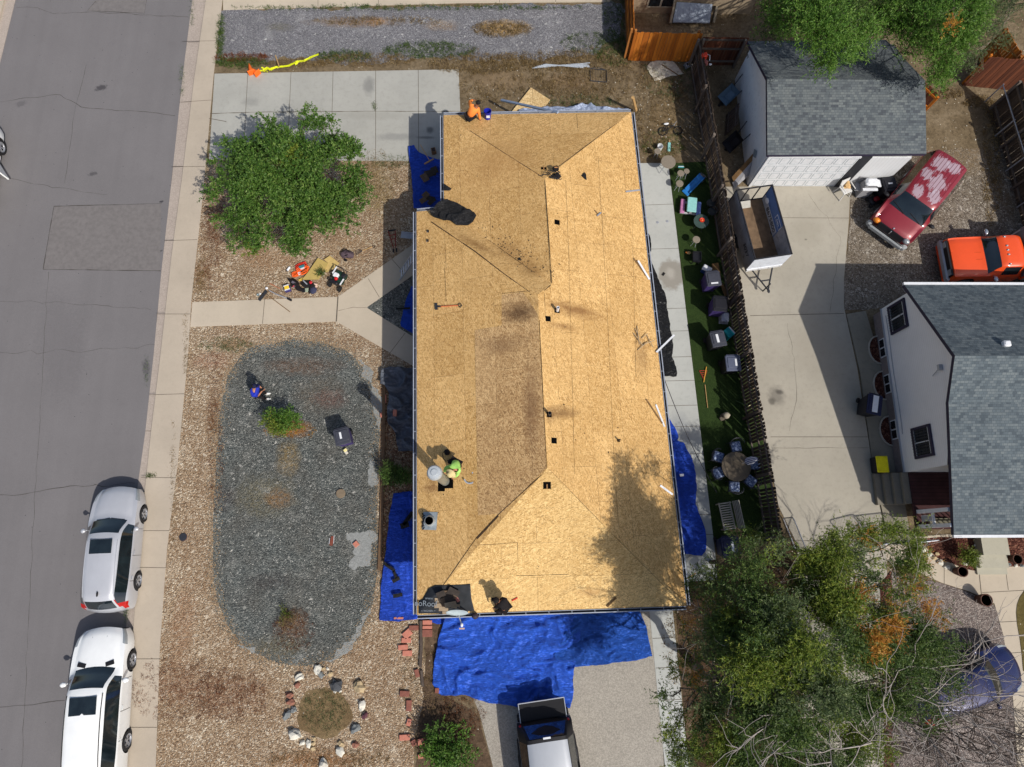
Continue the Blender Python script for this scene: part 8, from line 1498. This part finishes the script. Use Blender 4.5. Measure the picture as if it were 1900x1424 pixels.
simple('cap', 'navy cloth cap lying at the lower end of the clutter', 'cap', 582, 540, 0, 0, [('crown', col('slate_cloth', 60, 62, 86, .9), [('o', (0, 0, .08), (.15, .17, .09), 5, .2)]), ('brim', BLK, [('o', (-.16, -.02, .05), (.1, .12, .03), 6, .2)])])
simple('phone_box', 'pale green packet between the cap and dark bag', 'packet', 570, 539, 0, R(10), [('packet', col('sage_packet', 150, 160, 140), [('b', (0, 0, .05), (.16, .2, .06), dict(bev=.02))]), ('strap', BKB, [('b', (-.14, 0, .05), (.1, .18, .04))])])
simple('rucksack', 'plum and grey rucksack at the right end of the clutter', 'bag', 645, 475, 0, R(-15), [('bag', plain('plum_nylon', srgb(84, 70, 78), .8, bump=.4), [('o', (.08, .02, .14), (.24, .18, .15), 8, .25), ('o', (-.1, -.04, .12), (.17, .16, .13), 3, .25)]), ('strap', BLK, [('t', [(-.2, .08, .2), (-.05, .18, .26), (.1, .1, .28), (.05, -.08, .26), (-.1, -.14, .2)], .02), ('o', (.0, -.24, .06), (.08, .06, .05), 2)])])
t = empty('pitchfork', W(680, 465), 0, 'pitchfork with pale shaft lying on the pebbles beyond the rucksack', 'pitchfork'); L_ = t.location; m = MB(); m.tube([W(672, 466, .04) - L_, W(691, 458, .04) - L_], .016, 6); m.build('shaft', WDT, t); m = MB(); m.tube([W(691, 458, .04) - L_, W(693, 455, .04) - L_, W(697, 457, .04) - L_, W(694, 460, .04) - L_, W(691, 458, .04) - L_], .014, 6); m.build('grip', BKB, t); m = MB()
for i in range(4): m.tube([W(672, 466, .04) - L_, W(668, 463 + i * 2.2, .03) - L_, W(659, 466 + i * 2.6, .02) - L_], .01, 5)
m.build('tines', DMET, t)
t = empty('roof_broom', W(520, 545), 0, 'wide push broom with a long thin handle lying across the walk', 'broom'); L_ = t.location; m = MB(); m.bar(W(481, 558, .06) - L_, W(495, 540, .06) - L_, .09, .08); m.build('head', DMET, t); m = MB(); m.tube([W(495, 547, .07) - L_, W(538, 579, .04) - L_], .014, 6); m.build('handle', DWD, t)
t = empty('magnet_bar', W(515, 547), 0, 'grey rake-like bar with black end lying on the walk edge', 'tool'); L_ = t.location; m = MB(); m.tube([W(499, 539, .05) - L_, W(512, 546, .05) - L_, W(536, 555, .05) - L_], .022, 6); m.build('shaft', GMET, t); m = MB(); m.bar(W(533, 554, .05) - L_, W(541, 558, .05) - L_, .08, .06); m.build('foot', BKB, t); m = MB(); m.blob(W(495, 535, .05) - L_, (.06, .06, .05), 1, .1); m.build('knob', WHITE, t)
stick('hose_piece', 'faded orange rope trailing left of the paint can', (500, 526), (520, 536), .03, col('faded_orange', 170, 96, 64), .04, .03, round_=True, cat='rope')
simple('clear_cup', 'crushed clear cup at the left of the broom', 'cup', 480, 549, 0, R(40), [('cup', col('clear_plastic', 150, 170, 176, .2), [('l', [(.03, 0), (.05, .1), (.045, .1), (.028, .01)])]), ('lid', WHITE, [('o', (.1, .02, .02), (.05, .04, .01), 1)])])
# ladder against the left eave
lf, lt = [W(741, 501, .02), W(744, 517, .02)], None; l0 = W(742, 512, .02); l1 = V(pD.x - .02, W(777, 440, 3.0).y, 2.95); dd = (l1 - l0).normalized(); sd_ = V(0, .2, 0); le = l1 + dd * .12
t = empty('ladder', V(l0.x, l0.y, .02), 0, 'aluminium extension ladder leaning on the left eave above the walk', 'ladder'); m = MB()
for s in (-1, 1): m.bar(sd_ * s + V(0, 0, 0), le - l0 + sd_ * s, .04, .07)
m.build('rails', GMET, t); Ln = (le - l0).length; RUN = plain('sunlit_rung', srgb(220, 224, 228), .5, .0)  # rungs paler than the rails, sunlight put into their colour
for i in range(int(Ln / .3)): m = MB(); q = dd * (.2 + i * .3); m.bar(q - sd_, q + sd_, .04, .03); m.build('rung', RUN, t)
m = MB()
for s in (-1, 1): m.box(le - l0 + sd_ * s, (.06, .07, .1))
m.build('end_cap', BKB, t)
simple('red_trestle', 'dark red folded metal trestle on shaded pebbles beside the ladder', 'trestle', 731, 450, 0, R(10), [('frame', col('dark_red_metal', 130, 40, 32), [('t', [(-.16, .5, .12), (-.05, -.3, .1)], .02), ('t', [(.14, .5, .12), (.05, -.3, .1)], .02), ('t', [(-.1, .1, .12), (.1, .1, .12)], .02), ('t', [(-.14, .3, .12), (.14, .3, .12)], .02)]), ('feet', BKB, [('b', (-.07, -.42, .06), (.06, .16, .06)), ('b', (.07, -.42, .06), (.06, .16, .06)), ('b', (0, .52, .12), (.34, .05, .05))])])
simple('metal_channel', 'pale metal downspout channel beside the ladder top', 'channel', 760, 442, 0, R(-6), [('channel', GMET, [('b', (0, .13, .25), (.7, .03, .06)), ('b', (0, -.13, .25), (.7, .03, .06)), ('b', (0, 0, .22), (.7, .26, .012))])])
stick('pole', 'pale pole with small handle resting on the shaded driveway over the notch tarp', (780, 269), (798, 300), .03, WDT, .3, .25, round_=True, cat='pole')
t = empty('rake', W(797, 303, .1), 0, 'pale rake head on the notch tarp', 'rake'); m = MB(); m.bar(V(-.22, -.12, .12), V(.2, .12, .16), .05, .04); m.build('head', WDT, t); m = MB(); [m.bar(V(-.2 + .05 * i, -.11 + .029 * i, .12), V(-.18 + .05 * i, -.14 + .029 * i, .05), .012) for i in range(8)]; m.build('tines', DWD, t)
simple('cardboard_box', 'small brown box on the shaded slab by the notch tarp', 'box', 805, 283, .02, R(15), [('box', col('brown_box', 128, 96, 66, .9), [('b', (0, 0, .1), (.2, .24, .2))]), ('inside', col('dark_inside', 56, 38, 28), [('b', (0, 0, .203), (.14, .18, .01))])])
random.seed(14)
for i, (u, v, w, h, mi) in enumerate([(798, 322, .5, .34, 1), (788, 330, .4, .3, 2), (806, 316, .34, .3, 1), (796, 368, .5, .24, 1), (790, 362, .3, .26, 2), (801, 374, .4, .2, 1), (785, 372, .24, .3, 2)]):
    slab('shingle_scrap', ('dark' if mi == 1 else 'brown') + ' shingle scrap in the ' + ('upper' if v < 345 else 'lower') + ' heap on the notch tarp', u, v, w, h, random.random() * 3, SCR[mi], z=.2 + .02 * i, group='shingle scraps on the notch tarp')
for i, (u, v, w, h, r_, lb) in enumerate([(722, 1052, .55, .12, -.6, 'long curved black felt strip at the tarp edge near the lower left wall'), (733, 1066, .3, .1, -1.2, 'lower end of the curved felt strip on the left tarp'), (735, 1076, .3, .14, .5, 'angular black felt scrap on the lower left tarp'), (738, 1105, .36, .14, .2, 'dark felt scrap near the bottom of the left tarp'), (757, 962, .6, .14, .95, 'long dark board scrap on the shaded part of the left tarp'), (751, 975, .34, .22, .3, 'bent dark felt piece on the shaded left tarp'), (765, 957, .5, .1, .95, 'grey flashing strip beside the long board on the left tarp'), (748, 573, .6, .08, .05, 'dark lath crossing the small tarp by the walkway fork'), (1253, 622, .1, .16, .3, 'none')][:-1]):
    slab('felt_strip', lb, u, v, w, h, r_, DMET if 'grey' in lb else UND2, z=.24, th=.03)
slab('paper', 'white paper scrap on the long right tarp', 1265, 882, .16, .1, .1, WHITE, z=.28, cat='paper'); slab('paper', 'pale card scrap on the patio below the long right tarp', 1280, 1036, .2, .1, .6, WP_, z=.04, cat='paper'); slab('felt_strip', 'black felt scrap on the stained patio spot', 1231, 509, .16, .1, .9, UND2, z=.04)
for i, (u, v) in enumerate(((1220, 413), (1238, 411))): simple('floor_drain', ['left', 'right'][i] + ' of two round grey drains in the patio walk', 'drain', u, v, .03, 0, [('cover', GMET, [('l', [(0, .012), (.06, .012), (.065, .0)], (0, 0, 0), 16)]), ('slot', INK, [('b', (0, 0, .014), (.07, .008, .004))])], 'patio drains')
simple('sprinkler_box', 'round rusty valve cover in the pebble strip by the sidewalk', 'valve cover', 340, 997, 0, 0, [('cover', col('rusty_cover', 92, 66, 60, .9), [('l', [(0, .03), (.14, .03), (.16, .0)])]), ('lip', DMET, [('l', [(.13, .034), (.15, .034), (.15, .03)])])]); simple('sprinkler_box', 'round irrigation valve cover on the gravel oval', 'valve cover', 632, 916, .006, 0, [('cover', col('dusty_cover', 122, 108, 90, .9), [('l', [(0, .02), (.17, .02), (.19, .0)])]), ('lip', BKB, [('t', [(.19 * math.cos(a), .19 * math.sin(a), .02) for a in np.linspace(1.2, 3.4, 10)], .012)])])
simple('cup', 'yellow-lidded white cup with dark shadow below the purple bin on the oval', 'cup', 643, 840, .006, R(40), [('box', WP_, [('b', (0, 0, .06), (.12, .16, .12), dict(bev=.02))]), ('lid', col('cream_lid', 224, 214, 150), [('b', (.03, .08, .12), (.14, .12, .03), dict(bev=.01))])]); simple('trash_piece', 'rusty bent metal piece on the gravel oval near the bare patch', 'scrap', 616, 1004, .006, 0, [('plate', col('rusty_plate', 120, 66, 52), [('b', (0, 0, .03), (.12, .36, .02), dict(rz=-.15))]), ('edge', WHITE, [('t', [(-.09, .1, .04), (-.1, -.12, .04)], .01), ('t', [(.08, .2, .04), (.08, -.1, .04)], .01)])])
# ---- dirt yard and driveway end
CON = col('safety_orange', 250, 112, 36, .5)
for i, (u, v) in enumerate(((466, 130), (472, 134))): simple('traffic_cone', ['left', 'right'][i] + ' of two orange traffic cones toppled on the top edge of the driveway', 'cone', u, v, .02, R(110 + 30 * i), [('cone', CON, [('t', [(-.26, 0, .13), (.0, 0, .11), (.3, 0, .06)], [.13, .08, .02], 14)]), ('base', CON, [('b', (-.28, 0, .15), (.04, .32, .3), dict(bev=.01))])], 'toppled traffic cones')
t = empty('caution_tape', W(540, 120, .05), 0, 'crumpled yellow caution tape strung along the weeds above the driveway', 'tape'); L_ = t.location; m = MB(); random.seed(4); pts = [(488, 130), (494, 127), (502, 129), (512, 126), (524, 124), (536, 121), (548, 117), (556, 114), (566, 113), (576, 108), (590, 101)]
for k in range(3):
    for a, b in zip(pts[:-1], pts[1:]): m.bar(W(a[0] + random.gauss(0, 1), a[1] + random.gauss(0, 1), .05 + random.random() * .1) - L_, W(b[0] + random.gauss(0, 1), b[1] + random.gauss(0, 1), .05 + random.random() * .12) - L_, .08, .006, random.uniform(-1, 1))
for k in range(14): a = (491 + random.gauss(0, 4), 129 + random.gauss(0, 2)); m.bar(W(*a, .05) - L_, W(a[0] + random.gauss(0, 5), a[1] + random.gauss(0, 3), .12) - L_, .07, .006, random.uniform(-1, 1))
m.build('ribbon', col('caution_yellow', 214, 220, 30), t); m = MB(); m.bar(W(511, 103, .05) - L_, W(518, 124, .3) - L_, .05, .02); m.build('stake', WDT, t); m = MB(); m.bar(W(575, 108, .06) - L_, W(594, 98, .06) - L_, .04, .03); m.build('black_stake', BLK, t)
OB = osb('loose_osb_panel', srgb(176, 140, 90), srgb(208, 176, 124), srgb(232, 208, 160)); c = W(988, 163, .1); pts = [W(985, 163, .1), W(1021, 186, .1), W(1005, 207, .1), W(950, 207, .1)]; m = MB(); m.prism([(p - c).to_2d() for p in pts], 0, .015); o = m.build('osb_panel', OB, None, loc=c); ul2 = o.data.uv_layers.new(name='UVMap')
for lp in o.data.loops: co = o.data.vertices[lp.vertex_index].co; ul2.data[lp.index].uv = (co.x, co.y)
tag(o, 'loose osb board lying on the dirt behind the top eave', 'board')
stick('downspout', 'long pale blue-grey downspout poking over the top eave across the loose board', (930, 186), (1035, 209), .1, plain('blue_grey_metal', srgb(150, 166, 190), .4, .2), .9, 2.95, h=.06, cat='downspout')
stick('post_stub', 'pale wooden post stub standing behind the top right roof corner', (1174, 181), (1180, 205), .14, WDT, 1.4, .2, round_=True, cat='post')
PIP = col('pale_pipe', 160, 168, 178, .4); random.seed(6)
for i in range(7): stick('metal_pipe', 'galvanised fence pipe in the bundle lying on the dirt yard', (988 + i * 4, 126 - i * 1.2 + random.random()), (1070 + random.random() * 30, 117 + i * 1.5), .05, PIP, .05 + .01 * i, .05, round_=True, cat='pipe', group='bundle of fence pipes')
simple('wire_frame', 'square rusty wire frame standing flat right of the pipes', 'frame', 1111, 141, 0, R(-3), [('frame', DMET, [('t', [(-.4, -.33, .04), (.38, -.36, .04), (.36, .3, .04), (-.42, .34, .04), (-.4, -.33, .04)], .025), ('t', [(-.42, .34, .04), (-.1, .42, .06), (.36, .3, .04)], .012)]), ('mesh', DMET, [('t', [(-.4 + i * .13, -.34, .03), (-.42 + i * .13, .34, .03)], .005, 4) for i in range(7)])])  # open square frame with wire mesh, lying flat
c_sh = cloth('canvas_sheet', 'off-white canvas sheet spread on the dirt below the cedar fence', [(1199, 124), (1207, 115), (1235, 112), (1250, 114), (1262, 128), (1268, 138), (1245, 142), (1215, 151), (1205, 137)], plain('off_white_canvas', srgb(192, 186, 172), .9, var=.06), .03, .06, 13, cat='sheet')
stick('pole', 'dark thin pole lying across the off-white canvas sheet', (1228, 120), (1262, 142), .04, DWD, .1, .1, round_=True, cat='pole'); simple('cinder_block', 'pale grey block tilted beside the canvas sheet near the fence', 'block', 1276, 124, 0, R(30), [('block', col('block_grey', 120, 122, 128, .9), [('b', (0, 0, .12), (.36, .24, .2), dict(rx=.3))]), ('core', INK, [('b', (-.08, .0, .2), (.1, .1, .06), dict(rx=.3)), ('b', (.08, 0, .2), (.1, .1, .06), dict(rx=.3))])])
t = empty('bmx_bicycle', W(1243, 242), R(10), 'small black bicycle lying on its side on the dirt', 'bicycle')
for x, y in ((-.36, -.04), (.34, -.1)):
    m = MB(); m.tube([V(x + .2 * math.cos(a), y + .2 * math.sin(a), .05 + .02 * math.cos(a)) for a in [i * math.pi / 10 for i in range(20)]], .024, 6, closed=True); w_o = m.build('wheel', TYRE, t); m = MB(); [m.bar(V(x, y, .06), V(x + .19 * math.cos(a), y + .19 * math.sin(a), .05), .006) for a in [i * .7 for i in range(9)]]; o = m.build('spokes', DMET, t); o.parent = w_o
m = MB(); [m.tube([V(*a), V(*b)], .018, 6) for a, b in (((-.36, -.04, .08), (-.1, .0, .1)), ((-.1, 0, .1), (.16, .12, .12)), ((-.1, 0, .1), (-.12, .2, .12)), ((-.12, .2, .12), (.16, .14, .12)), ((-.36, -.04, .08), (-.12, .2, .12)), ((.16, .14, .12), (.34, -.1, .08)))]; m.build('frame', INK, t); m = MB(); m.tube([V(.12, .3, .06), V(.2, .2, .14), (V(.16, .12, .12)), V(.3, .22, .3)], .014, 6); m.build('handlebar', RIMM, t); m = MB(); m.blob((-.14, .27, .14), (.13, .05, .03), 1, .1); m.build('saddle', WHITE, t)
simple('paint_bucket', 'white bucket lying behind the round mesh table on the dirt', 'bucket', 1225, 272, 0, R(60), [('shell', WHITE, [('l', [(0, 0), (.11, 0), (.13, .28), (.12, .28), (.1, .03)])]), ('handle', GMET, [('t', [(.13 * math.cos(a), .13 * math.sin(a), .3) for a in np.linspace(0, 3.1, 9)], .006)])], zt=.25)
# small litter on the ground
random.seed(17); m = MB()
for i in range(170):
    u, v = random.choice([(random.uniform(870, 1290), random.uniform(100, 280)), (random.uniform(1180, 1290), random.uniform(150, 300)), (random.uniform(1720, 1890), random.uniform(170, 400))]); p = W(u, v, .02); m.blob(p, (random.uniform(.015, .045), random.uniform(.015, .04), .015), i, .5, 1)
o = m.build('litter', WP_); o['kind'] = 'stuff'; tag(o, 'specks of pale litter and stones scattered on the dirt lots', 'litter')
# turf edge debris
stick('pipe', 'white downspout lying along the foot of the long dark fence', (1385, 676), (1394, 745), .1, GMET, .5, .5, round_=True, cat='pipe')
